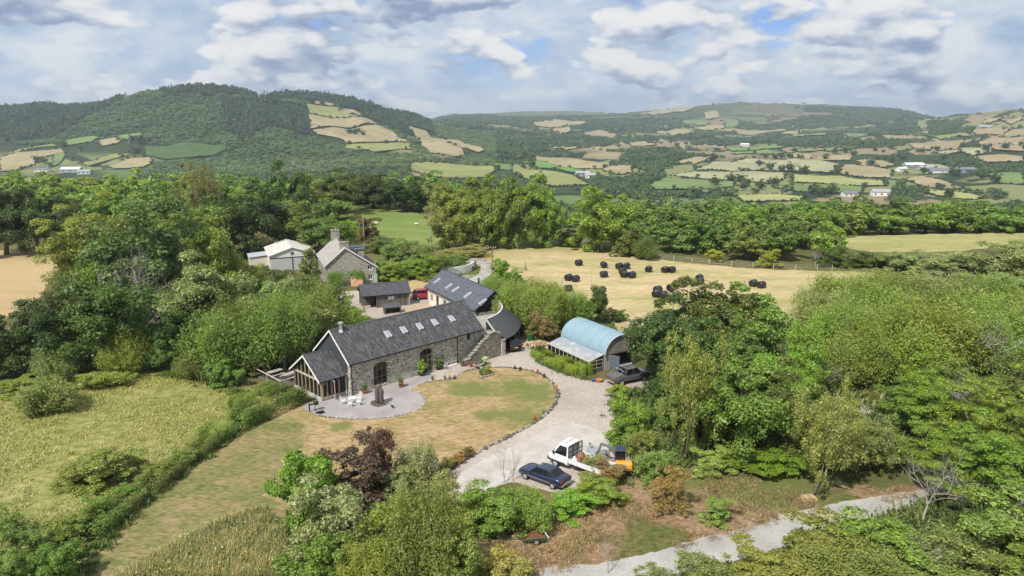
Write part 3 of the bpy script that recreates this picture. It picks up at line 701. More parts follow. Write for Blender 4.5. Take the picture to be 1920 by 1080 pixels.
def make_sallow(key, seed, shoots=1150, per=19, size=0.0195, dens=1.0, bare=0.15):
    """a mound of many upright leafy shoots"""
    r = np.random.RandomState(seed)
    a = r.rand(shoots) * 6.28; q = np.sqrt(r.rand(shoots)); ph = r.rand(3) * 6.28
    rim = 0.47 * (1 + 0.16 * np.sin(3 * a + ph[0]) + 0.13 * np.sin(5 * a + ph[1]))
    bx_, by_ = np.cos(a) * q, np.sin(a) * q                    # separate stools of shoots, some taller, with dips between
    lump_ = 0.15 * np.clip(fbm(bx_ * 4.2, by_ * 4.2, seed), -1.3, 1.1) - 0.06
    tip = np.stack([np.cos(a) * q * rim, np.sin(a) * q * rim, (0.36 + 0.60 * np.sqrt(np.maximum(0, 1 - q ** 3.2))) * (1 + 0.11 * r.normal(size=shoots) + lump_)], -1)
    base = tip * np.array([0.6, 0.6, 0]) * r.uniform(0.7, 1, (shoots, 1))
    t = bare + (1 - bare) * r.rand(shoots, per) ** 0.6
    P = base[:, None] + (tip - base)[:, None] * t[..., None]
    P[..., :2] += 0.018 * r.normal(size=P[..., :2].shape); P[..., 2] += 0.02 * r.normal(size=P.shape[:2])
    d = unit(tip - base)[:, None] + 0.55 * r.normal(size=P.shape)
    outw = unit(tip - np.array([0, 0, 0.15]))[:, None]
    N = unit(outw * 0.7 + 0.7 * r.normal(size=P.shape) + np.array([0, 0, 0.3]))
    C = P.reshape(-1, 3); N = N.reshape(-1, 3); D = unit(d).reshape(-1, 3)
    me = leaf_mesh('crown', C, N, size * r.uniform(0.6, 1.25, len(C)), 0.30, D, seed, None, 0.5)
    mb = MB()
    for i in r.choice(shoots, 40, False):
        mb.tube([Vector(base[i]), Vector(base[i] * 0.4 + tip[i] * 0.6), Vector(tip[i])], [0.006, 0.004, 0.001], 4)
    tm = mb.mesh('trunk', True); tm.materials.append(M_bark)
    PROTO[key] = (me, tm)
make_sallow('sallow', 21); make_sallow('sallow2', 22, 1250, 18, 0.018); make_sallow('sallow3', 23, 1050, 20, 0.021)
make_sallow('juniper', 24, 900, 18, 0.026, bare=0.05)
def make_hedge(key, seed, n=9000, size=0.019, ax=1.0):
    """a clipped run: unit box with soft corners and an uneven skin"""
    r = np.random.RandomState(seed)
    d = unit(r.normal(size=(n, 3))); d[:, 2] = np.abs(d[:, 2])
    p = np.sign(d) * np.abs(d) ** 0.45; p = p / np.max(np.abs(p), axis=1, keepdims=True) ** 0.6
    p *= (1 + 0.05 * np.sin(p[:, :1] * 23 + 5 * p[:, 1:2]) + 0.06 * r.normal(size=(n, 1))) * r.uniform(0.9, 1.0, (n, 1))
    C = p * np.array([0.5, 0.5, 0.95])
    side = r.rand(n) < 0.35; C[side, 2] = r.rand(side.sum()) * 0.85
    N = unit(d + np.array([0, 0, 0.35]) + 0.6 * r.normal(size=d.shape))
    PROTO[key] = (leaf_mesh('crown', C, N, size * r.uniform(0.7, 1.3, n), 0.6, seed=seed), None)
make_hedge('hedge', 31); make_hedge('hedge2', 32)
def make_pine(key, seed):
    r = np.random.RandomState(seed); C, N, D = [], [], []
    mb = MB(); mb.tube([(0, 0, 0), (0.01, 0, 0.5), (0, 0.01, 0.97)], [0.03, 0.018, 0.004], 6)
    for i in range(85):
        z = r.uniform(0.12, 0.97); L = 0.5 * (1 - z) ** 0.7 * r.uniform(0.7, 1.05) + 0.03; a = r.rand() * 6.28
        tip = np.array([math.cos(a) * L, math.sin(a) * L, z + 0.10 * r.rand()]); st = np.array([0, 0, z - 0.02])
        mb.tube([Vector(st), Vector(tip)], [0.006, 0.002], 4)
        m = 60; t = r.uniform(0.3, 1.05, (m, 1)); p = st + (tip - st) * t + 0.022 * r.normal(size=(m, 3))
        C.append(p); D.append(unit((tip - st)[None] + 0.25 * r.normal(size=(m, 3)))); N.append(unit(np.array([0, 0, 0.8]) + 0.6 * r.normal(size=(m, 3))))
    C, N, D = map(np.concatenate, (C, N, D))
    tm = mb.mesh('trunk', True); tm.materials.append(M_bark)
    PROTO[key] = (leaf_mesh('crown', C, N, 0.03 * r.uniform(0.7, 1.2, len(C)), 0.3, D, seed), tm)
make_pine('pine', 41)
def bare_tree(key, seed, levels=4, spread=0.75, rad=0.016, kids=3, trunk_len=0.32, mat=None):
    """a leafless tree of branching, tapering limbs"""
    rn = random.Random(seed); mb = MB()
    def grow(p, d, L, r, lev):
        q = p; path = [p]; rr = [r]; dd = d.copy()
        for k in range(3):
            dd = (dd + Vector((rn.gauss(0, .16), rn.gauss(0, .16), rn.gauss(0.03, .12)))).normalized()
            q = q + dd * (L / 3); path.append(q); rr.append(r * (1 - 0.22 * (k + 1)))
        mb.tube(path, rr, 5 if lev > 1 else 4, cap=(lev == 0))
        if lev == 0: return
        for k in range(kids if lev < levels else kids + 1):
            s = path[rn.choice([1, 2, 2, 3])]
            v = Vector((rn.gauss(0, 1), rn.gauss(0, 1), rn.gauss(0.35, .5))).normalized()
            grow(s, (dd * (1 - spread * 0.5) + v * spread).normalized(), L * rn.uniform(.55, .85), r * rn.uniform(.4, .55), lev - 1)
        grow(path[-1], dd, L * .75, r * .38, lev - 1)
    grow(Vector((0, 0, -0.02)), Vector((0, 0, 1)), trunk_len, rad, levels)
    zs = [v[2] for v in mb.v]; k = 1 / max(zs)
    mb.v = [(x * k, y * k, z * k) for x, y, z in mb.v]
    m = mb.mesh('branches', True); m.materials.append(mat or M_palebark)
    PROTO[key] = (None, m)
bare_tree('bare', 51, 4, 0.8, 0.016); bare_tree('bare2', 52, 4, 0.6, 0.024, trunk_len=0.5); bare_tree('bare3', 53, 4, 0.95, 0.02)
bare_tree('limbs', 54, 3, 0.9, 0.012)

# ------------------------------------------------------------------ things scattered beyond counting
def scatter(name, P, S, R, protos, label, cat, group=None, rot3=None):
    """one object: a set of points, each carrying a small copy of one of the protos"""
    pc = bpy.data.collections.new(name + '_kit')
    for m in protos:
        o = bpy.data.objects.new(name + '_piece', m); pc.objects.link(o)
    me = bpy.data.meshes.new(name); me.from_pydata(np.asarray(P).tolist(), [], [])
    n = len(P)
    a = me.attributes.new('sc', 'FLOAT_VECTOR', 'POINT'); a.data.foreach_set('vector', np.asarray(S, np.float32).ravel())
    a = me.attributes.new('rt', 'FLOAT_VECTOR', 'POINT'); rr = np.zeros((n, 3), np.float32); rr[:, 2] = R; a.data.foreach_set('vector', rr.ravel())
    a = me.attributes.new('ix', 'INT', 'POINT'); a.data.foreach_set('value', np.random.RandomState(7).randint(0, len(protos), n).astype(np.int32))
    o = link(name, me)
    ng = bpy.data.node_groups.new(name + '_nodes', 'GeometryNodeTree')
    ng.interface.new_socket('Geometry', in_out='INPUT', socket_type='NodeSocketGeometry'); ng.interface.new_socket('Geometry', in_out='OUTPUT', socket_type='NodeSocketGeometry')
    N = ng.nodes.new; gi, go = N('NodeGroupInput'), N('NodeGroupOutput')
    ip = N('GeometryNodeInstanceOnPoints'); ci = N('GeometryNodeCollectionInfo'); ci.inputs[0].default_value = pc
    ci.inputs['Separate Children'].default_value = True; ci.inputs['Reset Children'].default_value = True
    def attr(nm, ty):
        x = N('GeometryNodeInputNamedAttribute'); x.data_type = ty; x.inputs['Name'].default_value = nm; return x.outputs[0]
    L = ng.links.new
    L(gi.outputs[0], ip.inputs['Points']); L(ci.outputs[0], ip.inputs['Instance']); ip.inputs['Pick Instance'].default_value = True
    L(attr('ix', 'INT'), ip.inputs['Instance Index']); L(attr('rt', 'FLOAT_VECTOR'), ip.inputs['Rotation']); L(attr('sc', 'FLOAT_VECTOR'), ip.inputs['Scale'])
    L(ip.outputs[0], go.inputs[0])
    md = o.modifiers.new('scatter', 'NODES'); md.node_group = ng
    return tag(o, label, cat, group, 'stuff')
def far_tree(name, seed, mat, n=170, conifer=False, size=0.075):
    r = np.random.RandomState(seed)
    if conifer:
        z = r.rand(n) ** 1.3 * 0.95; a = r.rand(n) * 6.28; q = (1 - z) * 0.30 + 0.02
        C = np.stack([np.cos(a) * q, np.sin(a) * q, z], -1); N = unit(np.stack([np.cos(a), np.sin(a), 0.7 + 0 * a], -1) + 0.3 * r.normal(size=C.shape))
        return leaf_mesh(name, C, N, size * r.uniform(.7, 1.3, n), .6, seed=seed, mat=mat)
    cents = crown_cents(r, 12, 0.5, 0.36, 0.36, 0.4, 0.95, 0.08)
    C, N, S = clump_leaves(r, cents, r.uniform(.14, .24, 12), n // 12, size, np.array([0, 0, 0.35]), up=0.5, rnd=0.45)
    return leaf_mesh(name, C, N, S, .75, seed=seed, mat=mat)
M_dark = leaf_material('dark_forest_leaves', 0.2, False, [(0.0, (0.034, 0.062, 0.028)), (0.6, (0.050, 0.084, 0.036)), (1.0, (0.075, 0.11, 0.042))])
M_young = leaf_material('young_forest_leaves', 0.25, False, [(0.0, (0.080, 0.130, 0.046)), (0.6, (0.105, 0.158, 0.055)), (1.0, (0.14, 0.185, 0.064))])
M_valley = leaf_material('valley_leaves', 0.25, False, [(0.0, (0.040, 0.072, 0.026)), (0.5, (0.060, 0.102, 0.034)), (1.0, (0.10, 0.14, 0.044))])
M_hedgefar = leaf_material('hedgerow_leaves', 0.2, False, [(0.0, (0.040, 0.065, 0.022)), (1.0, (0.065, 0.095, 0.03))])
kd = [far_tree('forest_tree', 60 + i, M_dark, 150, i == 2) for i in range(3)]
ky = [far_tree('young_tree', 70 + i, M_young, 120) for i in range(3)]
kv = [far_tree('valley_tree', 80 + i, M_valley, 200) for i in range(3)]
kh = [far_tree('hedge_bush', 90 + i, M_hedgefar, 80, size=0.11) for i in range(2)]
RS = np.random.RandomState(11)
def jgrid(y0, y1, sp, amax=0.86):
    """jittered points over the fan the photograph looks into"""
    out = []; y = y0
    while y < y1:
        n = int(2 * amax * y / sp); x = (np.arange(n) + RS.rand(n)) * sp - amax * y
        out.append(np.stack([x, y + RS.uniform(-.5, .5, n) * sp], -1)); y += sp * 0.95
    return np.concatenate(out)
def visible(P, up=14.0):
    """could the drone see something 'up' metres above these points"""
    x, y = P[:, 0], P[:, 1]; z = ground(x, y) + up; ok = np.ones(len(P), bool)
    for t in np.linspace(0.12, 0.985, 48):
        ok &= (CAM_H + (z - CAM_H) * t) > ground(x * t, y * t) - 2
    return ok
def in_fields(P, grow=0.0):
    m = np.zeros(len(P), bool)
    for f in FIELD_W:
        a = np.array(f)
        bb = (P[:, 0] > a[:, 0].min()) & (P[:, 0] < a[:, 0].max()) & (P[:, 1] > a[:, 1].min()) & (P[:, 1] < a[:, 1].max())
        if bb.any():
            w = np.nonzero(bb)[0]; m[w] |= inside(f, P[w, 0], P[w, 1])
    return m
darkpx = [c1(p) for p in ([(-600, 260), (0, 195), (250, 178), (420, 135), (480, 150), (420, 190), (330, 230), (200, 310), (0, 330), (-600, 330)], [(820, 160), (1000, 165), (1110, 185), (1160, 215), (1160, 300), (1010, 262), (900, 330), (840, 250)],
          [(560, 120), (740, 90), (900, 100), (1100, 110), (1300, 150), (1600, 230), (1640, 300), (1560, 310), (1400, 250), (1280, 205), (1180, 178), (980, 155), (880, 150), (640, 150)], [(240, 370), (330, 330), (370, 350), (540, 310), (560, 330), (380, 380), (290, 415), (230, 410)])]
def px_of(P, up=0.0):
    x, y = P[:, 0], P[:, 1]; z = ground(x, y) + up - CAM_H
    zc = y * CP - z * SP; yc = y * SP + z * CP
    return 960 + F_PX * x / zc, 540 - F_PX * yc / zc
woodpx = [c1(p) for p in ([(-700, 480), (-100, 470), (-100, 500), (440, 490), (560, 440), (540, 400), (850, 390), (1170, 300), (1300, 355), (1540, 372), (1530, 415), (1540, 470), (1850, 470), (1920, 445), (1920, 620), (-700, 620)],
          [(1540, 375), (1740, 392), (1840, 380), (1920, 400), (1920, 412), (1600, 408)])] + [c2(p) for p in (
          [(-200, 215), (540, 205), (560, 232), (390, 230), (330, 248), (140, 246), (60, 285), (-200, 300)], [(340, 262), (560, 248), (700, 275), (800, 285), (600, 312), (560, 340), (470, 350), (470, 320), (250, 295), (80, 283), (190, 268)], [(300, 345), (400, 362), (460, 352), (590, 345), (510, 395), (530, 415), (700, 415), (840, 405), (830, 425), (560, 432), (300, 425)],
          [(640, 232), (900, 212), (1300, 188), (1500, 150), (1560, 205), (1230, 200), (1050, 200), (1000, 212), (900, 240), (720, 240)], [(880, 222), (1240, 214), (1350, 214), (1560, 222), (1480, 240), (1300, 250), (1050, 245)], [(1560, 290), (1720, 290), (1780, 314), (1920, 312), (1920, 345), (1780, 350), (1680, 325)],
          [(1420, 400), (1450, 370), (1540, 402), (1640, 418), (1700, 405), (1850, 400), (1860, 425), (1770, 435), (1660, 418), (1540, 416), (1530, 440), (1420, 440)], [(-200, 462), (700, 450), (860, 478), (1080, 478), (1320, 458), (1600, 462), (1740, 472), (1780, 460), (2100, 430), (2100, 600), (-200, 600)],
          [(0, 135), (500, 130), (700, 150), (680, 180), (540, 190), (400, 205), (280, 195), (100, 200), (-200, 215), (-200, 140)], [(1100, 95), (1500, 110), (1560, 140), (1300, 170), (1000, 185), (860, 190), (700, 215), (560, 210), (700, 195), (860, 155), (960, 165), (1080, 140)], [(1560, 150), (1700, 148), (1740, 180), (1720, 195), (1560, 210)])]
def forest(y0, y1, sp, rule=True):
    P = jgrid(y0, y1, sp); P = P[~(in_fields(P) | in_fields(P * 1.014) | in_fields(P * 1.03))]          # no tall trees right in front of a field
    u, v = px_of(P, 5)
    k = (v > 120) & visible(P); P, u, v = P[k], u[k], v[k]
    if rule:
        m = (u < 930) & (v < np.where(u < 290, 266, 300))
        for p in woodpx: m |= inside(p, u, v)
        P = P[m | (RS.rand(len(P)) < 0.02)]
    return P
P1 = forest(1040, 2300, 9.5)
u1, v1 = px_of(P1, 6)
hill = (u1 < 930) & (v1 < 322 - np.clip(u1 - 600, 0, 300) * 0.05)
dk = np.zeros(len(P1), bool)
for p in darkpx: dk |= inside(p, u1, v1)
def put(P, h, w, seed):
    r = np.random.RandomState(seed); n = len(P)
    z = ground(P[:, 0], P[:, 1]) - 0.5
    hh = h * r.uniform(.65, 1.35, n); ww = w * r.uniform(.75, 1.35, n)
    return np.c_[P, z], np.stack([ww, ww, hh], -1), r.rand(n) * 6.28
A = P1[hill & dk]; scatter('hill_forest', *put(A, 13, 12, 1), kd, 'dark mature wood over the top and flanks of the wooded hill', 'forest')
A = P1[hill & ~dk]; scatter('young_forest', *put(A, 6.0, 10.5, 2), ky, 'lighter young woodland covering the middle of the wooded hill', 'forest')
nz = fbm(P1[:, 0] / 150, P1[:, 1] / 150, 9)
A = P1[~hill & (nz > -1.2)]
A2 = forest(430, 1040, 8.5)
A4 = np.concatenate([q[visible(q, 10)] for q in (jgrid(295, 430, 10.5),)])
P3 = forest(2300, 4600, 20.0); n3 = fbm(P3[:, 0] / 190, P3[:, 1] / 190, 12); u3, v3 = px_of(P3, 6)
A3 = P3[n3 > -0.9]
s1, s2, s3 = put(A, 7.5, 11, 3), put(A2, 6.5, 10, 4), put(A3, 10, 20, 5)
scatter('valley_woodland', *[np.concatenate(q) for q in zip(s1, s2, s3)], kv, 'belts of woodland along the valley beyond the hay field', 'woodland')
kn = []
for k in ('mid', 'mid2', 'mid3'):
    m_ = PROTO[k][0].copy(); m_.materials.clear(); m_.materials.append(M_valley); kn.append(m_)
scatter('distant_woodland', *put(A4, 8.0, 12, 6), kn, 'massed tree tops sloping down into the valley behind the nearer woods', 'woodland')
# hedgerows along the field edges
HP, HS = [], []
rh = np.random.RandomState(5)
for f in FIELD_W:
    for i in range(len(f)):
        a, b_ = np.array(f[i]), np.array(f[(i + 1) % len(f)]); L = np.linalg.norm(b_ - a)
        d_ = max(0.5 * (a[1] + b_[1]), 400)
        if d_ > 3200: continue
        n = int(L / 3.4)
        if n < 2: continue
        t = np.sort(rh.rand(n))[:, None]; q = a + (b_ - a) * t + rh.normal(size=(n, 2)) * 0.8
        HP.append(q); s = rh.uniform(.7, 1.3, n); big = rh.rand(n) < 0.04
        w = np.where(big, 7.5, 3.2) * s; h = np.where(big, 7, 2.3) * s
        HS.append(np.stack([w, w, h], -1))
HP = np.concatenate(HP); HS = np.concatenate(HS)
scatter('hedgerows', np.c_[HP, ground(HP[:, 0], HP[:, 1]) + 0.2], HS, rh.rand(len(HP)) * 6.28, kh, 'dark hedgerows dividing the far valley fields', 'hedgerow')
print('scatter', len(A), len(A2), len(A3), len(HP))

# ------------------------------------------------------------------ trees and shrubs near the house
RT = random.Random(77)
LK = 1.85
DARK, MID, BRIGHT, LIME, OLIV = (0.032, 0.052, 0.017), (0.054, 0.084, 0.024), (0.090, 0.150, 0.028), (0.098, 0.140, 0.034), (0.078, 0.108, 0.034)
GREYG, SILVER, PURPLE, BROWNL, BLUEG, SALLOW = (0.105, 0.135, 0.066), (0.15, 0.18, 0.125), (0.044, 0.032, 0.033), (0.17, 0.095, 0.045), (0.042, 0.085, 0.036), (0.090, 0.125, 0.034)
def tone(c, k): return tuple(x * k for x in c)
def place(key, P, w, h, tint, label, cat='tree', name='tree', group=None, d=None, rotz=None, parts=True):
    t = thing(name, label, cat, P, RT.uniform(0, 6.28) if rotz is None else rotz, group, (w, d or w, h))
    cr, tr = PROTO[key]
    if tr is not None: link('trunk' if cr else 'branches', tr, t)
    if cr is not None:
        o = link('crown' if cat == 'tree' else 'foliage', cr, t)
        j = [1 + RT.uniform(-.1, .1) for _ in range(3)]
        if tint[1] > .125: tint = tone(tint, .125 / tint[1] * .6 + .4)
        tint = (max(tint[0], .58 * tint[1]), tint[1] * .98, tint[2])
        o.color = (tint[0] * j[0] * LK * 1.06, tint[1] * j[1] * LK, tint[2] * j[2] * LK * .72, 1)
    return t
def tree(u, vb, wpx, vt, key, tint, label, cat='tree', name=None, group=None):
    P = g(u, vb); w = wpx * depth_of(P) / F_PX; h = max(0.3, height_at(P, vt))
    return place(key, P, w, h, tint, label, cat, name or ('tree' if cat == 'tree' else 'shrub'), group)

L_ = [ # left wood behind the meadow
 (12, 478, 130, 348, 'oak2', DARK, 'dark oak at the edge of the brown stubble field, next to the open side'),
 (78, 476, 110, 352, 'oak', tone(DARK, 1.15), 'dark round oak on the stubble field edge between two other oaks'),
 (128, 468, 95, 352, 'oak3', tone(MID, .8), 'narrow dark oak standing where the stubble field meets the wood'),
 (160, 545, 165, 372, 'ash', LIME, 'yellow green ash rising behind the stubble field corner'),
 (232, 535, 150, 362, 'ash2', tone(LIME, .9), 'tall yellow green ash in the wood behind the dark poplar'),
 (282, 600, 235, 378, 'tall', BLUEG, 'tall blue green poplar with bare lower limbs, highest in the wood behind the meadow'),
 (345, 545, 190, 352, 'ash', tone(LIME, .85), 'broad light green ash behind the blue green poplar'),
 (412, 575, 120, 412, 'oak2', tone(BRIGHT, .95), 'light green oak between the poplar and the farmhouse'),
 (205, 610, 110, 455, 'oak3', tone(BRIGHT, .8), 'ivy clad tree with bright leaves below the blue green poplar'),
 (112, 650, 110, 545, 'tall', tone(DARK, .95), 'dark evergreen beside the stubble field with a drooping outline'),
 (40, 705, 170, 562, 'oak', tone(DARK, .95), 'dark tree overhanging the meadow beside the broken hut'),
 (205, 690, 215, 520, 'oak2', tone(MID, .72), 'broad dark green sycamore behind the yellow willow bush'),
 (150, 690, 130, 585, 'shrub2', tone(MID, .8), 'mid green tree at the wood edge beside the broken hut'),
 (388, 640, 195, 478, 'oak3', GREYG, 'broad grey green sycamore beside the wood edge above the gate'),
 (330, 668, 120, 560, 'shrub', tone(MID, .75), 'shaded bushy tree under the grey green sycamore'),
 (462, 482, 150, 345, 'oak', tone(DARK, .85), 'big dark oak behind the tin roofed shed'),
 (412, 486, 120, 352, 'oak3', tone(MID, .75), 'dark green oak touching the big dark oak behind the shed'),
 (560, 476, 110, 372, 'oak2', tone(OLIV, .9), 'olive green tree directly behind the tin roofed shed'),
 (600, 480, 110, 385, 'ash2', tone(OLIV, .9), 'olive tree behind the farmhouse chimney'),
 (652, 470, 60, 400, 'ash', BRIGHT, 'small fresh green tree behind the farmhouse ridge beside the pole'),
 (690, 452, 55, 402, 'shrub2', (0.075, 0.062, 0.034), 'brownish bushy tree beside the pole above the farmhouse'),
 (545, 455, 95, 302, 'oak', tone(DARK, 1.2), 'tall dark crown at the back of the wood, on the hill side'),
 (590, 448, 42, 350, 'birch', (0.085, 0.068, 0.038), 'tree with reddish brown dying leaves in the back wood'),
 (390, 462, 100, 312, 'birch', (0.085, 0.095, 0.05), 'pale half bare tree at the back of the wood behind the meadow'),
 (700, 390, 110, 322, 'oak2', tone(DARK, 1.0), 'dark rounded oak at the top of the green pasture'),
 (632, 400, 110, 318, 'oak3', tone(MID, .8), 'green oak beside the dark rounded oak above the pasture'),
 (768, 396, 100, 330, 'oak', tone(DARK, .85), 'very dark oak on the edge of the green pasture'),
 (828, 405, 80, 328, 'ash', (0.10, 0.125, 0.045), 'pale leafed tree between the dark oaks and the tall row'),
]
for a in L_: tree(*a[:5], tone(a[5], .85), *a[6:])
# shrubs and sallows round the wood edge
for a in [
 (458, 692, 120, 578, 'sallow', tone(OLIV, .95), 'olive sallow mound at the wood edge above the hurdle', 'shrub'),
 (528, 688, 140, 552, 'sallow2', OLIV, 'tallest olive sallow mound at the wood edge above the umbrella', 'shrub'),
 (592, 668, 120, 566, 'shrub2', tone(OLIV, .95), 'olive sallow bush between the tallest mound and the barn gable', 'shrub'),
 (585, 650, 170, 545, 'sallow2', tone(SALLOW, .8), 'leafy sallow thicket beside the barn gable', 'shrub'),
 (425, 700, 150, 585, 'sallow3', tone(OLIV, .95), 'olive sallow bush above the farm gate', 'shrub'),
 (655, 640, 80, 560, 'ash2', BRIGHT, 'bright green tree behind the barn ridge near the flue'),
 (610, 600, 110, 520, 'shrub2', tone(MID, .8), 'dark bush between the sallow thicket and the cart shed', 'shrub'),
 (240, 700, 95, 618, 'sallow', LIME, 'yellow green willow bush at the top of the meadow', 'shrub'),
 (300, 695, 70, 622, 'shrub', (0.05, 0.088, 0.034), 'emerald bush beside the yellow green willow', 'shrub'),
 (120, 712, 110, 645, 'sallow2', (0.09, 0.115, 0.06), 'grey green willow scrub at the top of the meadow', 'shrub'),
 (375, 708, 90, 660, 'sallow3', tone(OLIV, .9), 'scrub bush beside the double gate', 'shrub'),
 (425, 722, 75, 664, 'shrub', (0.05, 0.10, 0.03), 'bright green elder bush beside the metal hurdle', 'shrub'),
 (450, 702, 80, 668, 'shrub2', tone(SALLOW, .8), 'nettles and scrub behind the deck rail', 'shrub'),
 (478, 565, 62, 496, 'shrub2', (0.12, 0.13, 0.035), 'yellowish laurel in front of the tin roofed shed', 'shrub'),
 (440, 575, 100, 496, 'sallow', tone(OLIV, .9), 'rounded olive bush beside the tin roofed shed', 'shrub'),
 (530, 590, 100, 512, 'shrub', GREYG, 'grey green bush below the tin roofed shed', 'shrub'),
 (585, 575, 75, 470, 'pine', (0.085, 0.095, 0.05), 'feathery pine in front of the farmhouse gable'),
 (560, 610, 90, 540, 'sallow2', tone(MID, .9), 'green scrub between the pine and the sallow', 'shrub'),
 (748, 505, 85, 445, 'shrub2', (0.085, 0.12, 0.04), 'olive tree shrub on the bank beside the farmhouse', 'shrub'),
 (795, 512, 75, 450, 'shrub', (0.075, 0.11, 0.045), 'grey green shrub above the white garden wall', 'shrub'),
 (735, 527, 60, 488, 'shrub2', (0.10, 0.125, 0.028), 'low laurel on the bank at the farmhouse corner', 'shrub'),
 (775, 522, 70, 480, 'shrub', (0.06, 0.125, 0.022), 'glossy green laurel in the middle of the bank', 'shrub'),
 (815, 522, 70, 472, 'shrub2', (0.055, 0.12, 0.022), 'glossy green laurel at the white wall', 'shrub'),
 (852, 506, 75, 482, 'shrub2', tone(MID, .9), 'low bush growing over the white garden wall', 'shrub'),
 (848, 492, 60, 466, 'loose', (0.14, 0.14, 0.07), 'dry tall weeds beside the pole and the lane', 'shrub'),
 (890, 480, 70, 460, 'loose', (0.16, 0.15, 0.08), 'straw coloured tall weeds along the lane', 'shrub'),
 (938, 520, 40, 476, 'shrub', (0.085, 0.165, 0.032), 'fresh green bush by the dark pole at the lane bend', 'shrub'),
 (962, 528, 46, 505, 'shrub2', (0.08, 0.14, 0.03), 'low green bush below the fresh green bush', 'shrub'),
 (660, 512, 50, 478, 'shrub', (0.055, 0.10, 0.028), 'small tree shrub behind the farmhouse roof', 'shrub'),
 (715, 475, 60, 445, 'shrub2', tone(MID, .9), 'bush below the brownish tree', 'shrub'),
]: tree(*a)
# the tall row and the round oak behind the hay field
for i, a in enumerate([(840, 466, 90, 358, 'full', (0.105, 0.125, 0.042)), (872, 466, 95, 338, 'full', (0.10, 0.125, 0.036)), (905, 466, 95, 330, 'full', (0.075, 0.115, 0.028)), (938, 466, 90, 324, 'full', (0.085, 0.125, 0.03)),
           (968, 465, 85, 328, 'full', tone(MID, 1.0)), (998, 464, 90, 324, 'full', (0.08, 0.125, 0.03)), (1028, 463, 75, 350, 'full', (0.075, 0.115, 0.03))]):
    tree(*a, 'tall green tree in the close row along the hay field top', 'tree', None, 'close row of trees along the top of the hay field')
tree(1122, 470, 128, 345, 'full', (0.080, 0.130, 0.024), 'solitary round bright green oak standing at the head of the hay field')
for a in [(1070, 462, 60, 425, 'shrub', tone(MID, .8), 'dark bush between the tall row and the round oak', 'shrub'), (1175, 480, 60, 425, 'shrub2', tone(OLIV, .8), 'olive bush at the foot of the round oak', 'shrub'),
          (1340, 490, 40, 462, 'shrub', (0.16, 0.185, 0.03), 'yellow green gorse like bush on the hay field fence', 'shrub'), (1440, 500, 50, 466, 'shrub2', (0.15, 0.175, 0.03), 'yellow green bush in the fence line beside a bare grey tree', 'shrub'),
          (1210, 486, 55, 445, 'sallow', tone(OLIV, .8), 'scrubby willow at the hay field fence', 'shrub')]: tree(*a)
# sallow bank between the barn and the hay field
for a in [
 (925, 585, 80, 525, 'sallow', tone(SALLOW, 1.05), 'yellow green sallow behind the slate roofed wing', 'shrub'),
 (975, 615, 120, 535, 'sallow2', SALLOW, 'broad sallow mound behind the curved slate roof', 'shrub'),
 (1020, 625, 110, 540, 'sallow3', tone(SALLOW, .95), 'sallow mound behind the log pile', 'shrub'),
 (1062, 610, 110, 548, 'sallow', tone(SALLOW, .92), 'sallow bush between the blue roof and the hay field', 'shrub'),
 (1000, 585, 130, 528, 'sallow2', tone(SALLOW, 1.05), 'sallow bush against the lower edge of the hay field', 'shrub'),
 (1020, 640, 70, 585, 'loose', (0.10, 0.085, 0.05), 'half dead brownish sallow behind the blue roof', 'shrub'),
 (1122, 606, 62, 536, 'oak2', tone(DARK, .95), 'small dark oak behind the blue curved roof'),
 (1160, 602, 40, 578, 'shrub', tone(MID, 1.0), 'little green bush at the field corner behind the blue roof', 'shrub'),
]: tree(*a)
# trees right of the drive
for a in [
 (1245, 715, 150, 558, 'oak', tone(DARK, .85), 'dark alder leaning over the pickup and the blue roofed shed'),
 (1320, 690, 190, 516, 'full', tone(MID, .82), 'large dark green oak screening the bales'),
 (1405, 695, 170, 535, 'full', (0.075, 0.115, 0.028), 'large green oak with a lighter crown beside the sallow thicket'),
 (1252, 775, 100, 672, 'oak3', tone(DARK, .9), 'dark lower tree beside the pickup'),
 (1285, 862, 125, 630, 'birch', (0.105, 0.125, 0.048), 'tall olive birch with fine leaves behind the digger'),
 (1390, 862, 175, 668, 'oak', (0.062, 0.108, 0.024), 'rich green field maple between the birches'),
 (1330, 830, 120, 690, 'full', tone(MID, .8), 'mid green tree behind the olive birch'),
 (1290, 745, 150, 590, 'full', tone(DARK, 1.15), 'dark full tree between the alder and the large oaks'),
 (1372, 762, 160, 600, 'full', tone(MID, .9), 'dense mid green tree below the lighter crowned oak'),
 (1440, 845, 140, 672, 'full', tone(MID, .95), 'dense green tree beside the field maple'),
 (1498, 872, 110, 720, 'full', tone(MID, .85), 'dense dark green tree behind the grey green birch'),
 (1500, 760, 90, 608, 'tall', (0.095, 0.165, 0.028), 'bright green tree wrapped in climbing leaves'),
 (1465, 790, 130, 660, 'oak2', (0.085, 0.15, 0.026), 'bright green lime tree in front of the sallow thicket'),
 (1545, 925, 150, 735, 'birch', (0.115, 0.135, 0.060), 'grey green birch with two pale leaning stems beside the lane'),
 (1610, 890, 130, 782, 'birch', (0.105, 0.125, 0.058), 'grey green birch behind the one with leaning stems'),
 (1640, 880, 120, 790, 'loose', (0.10, 0.13, 0.04), 'loose yellowish hazel beside the lane bend'),
]: tree(*a)
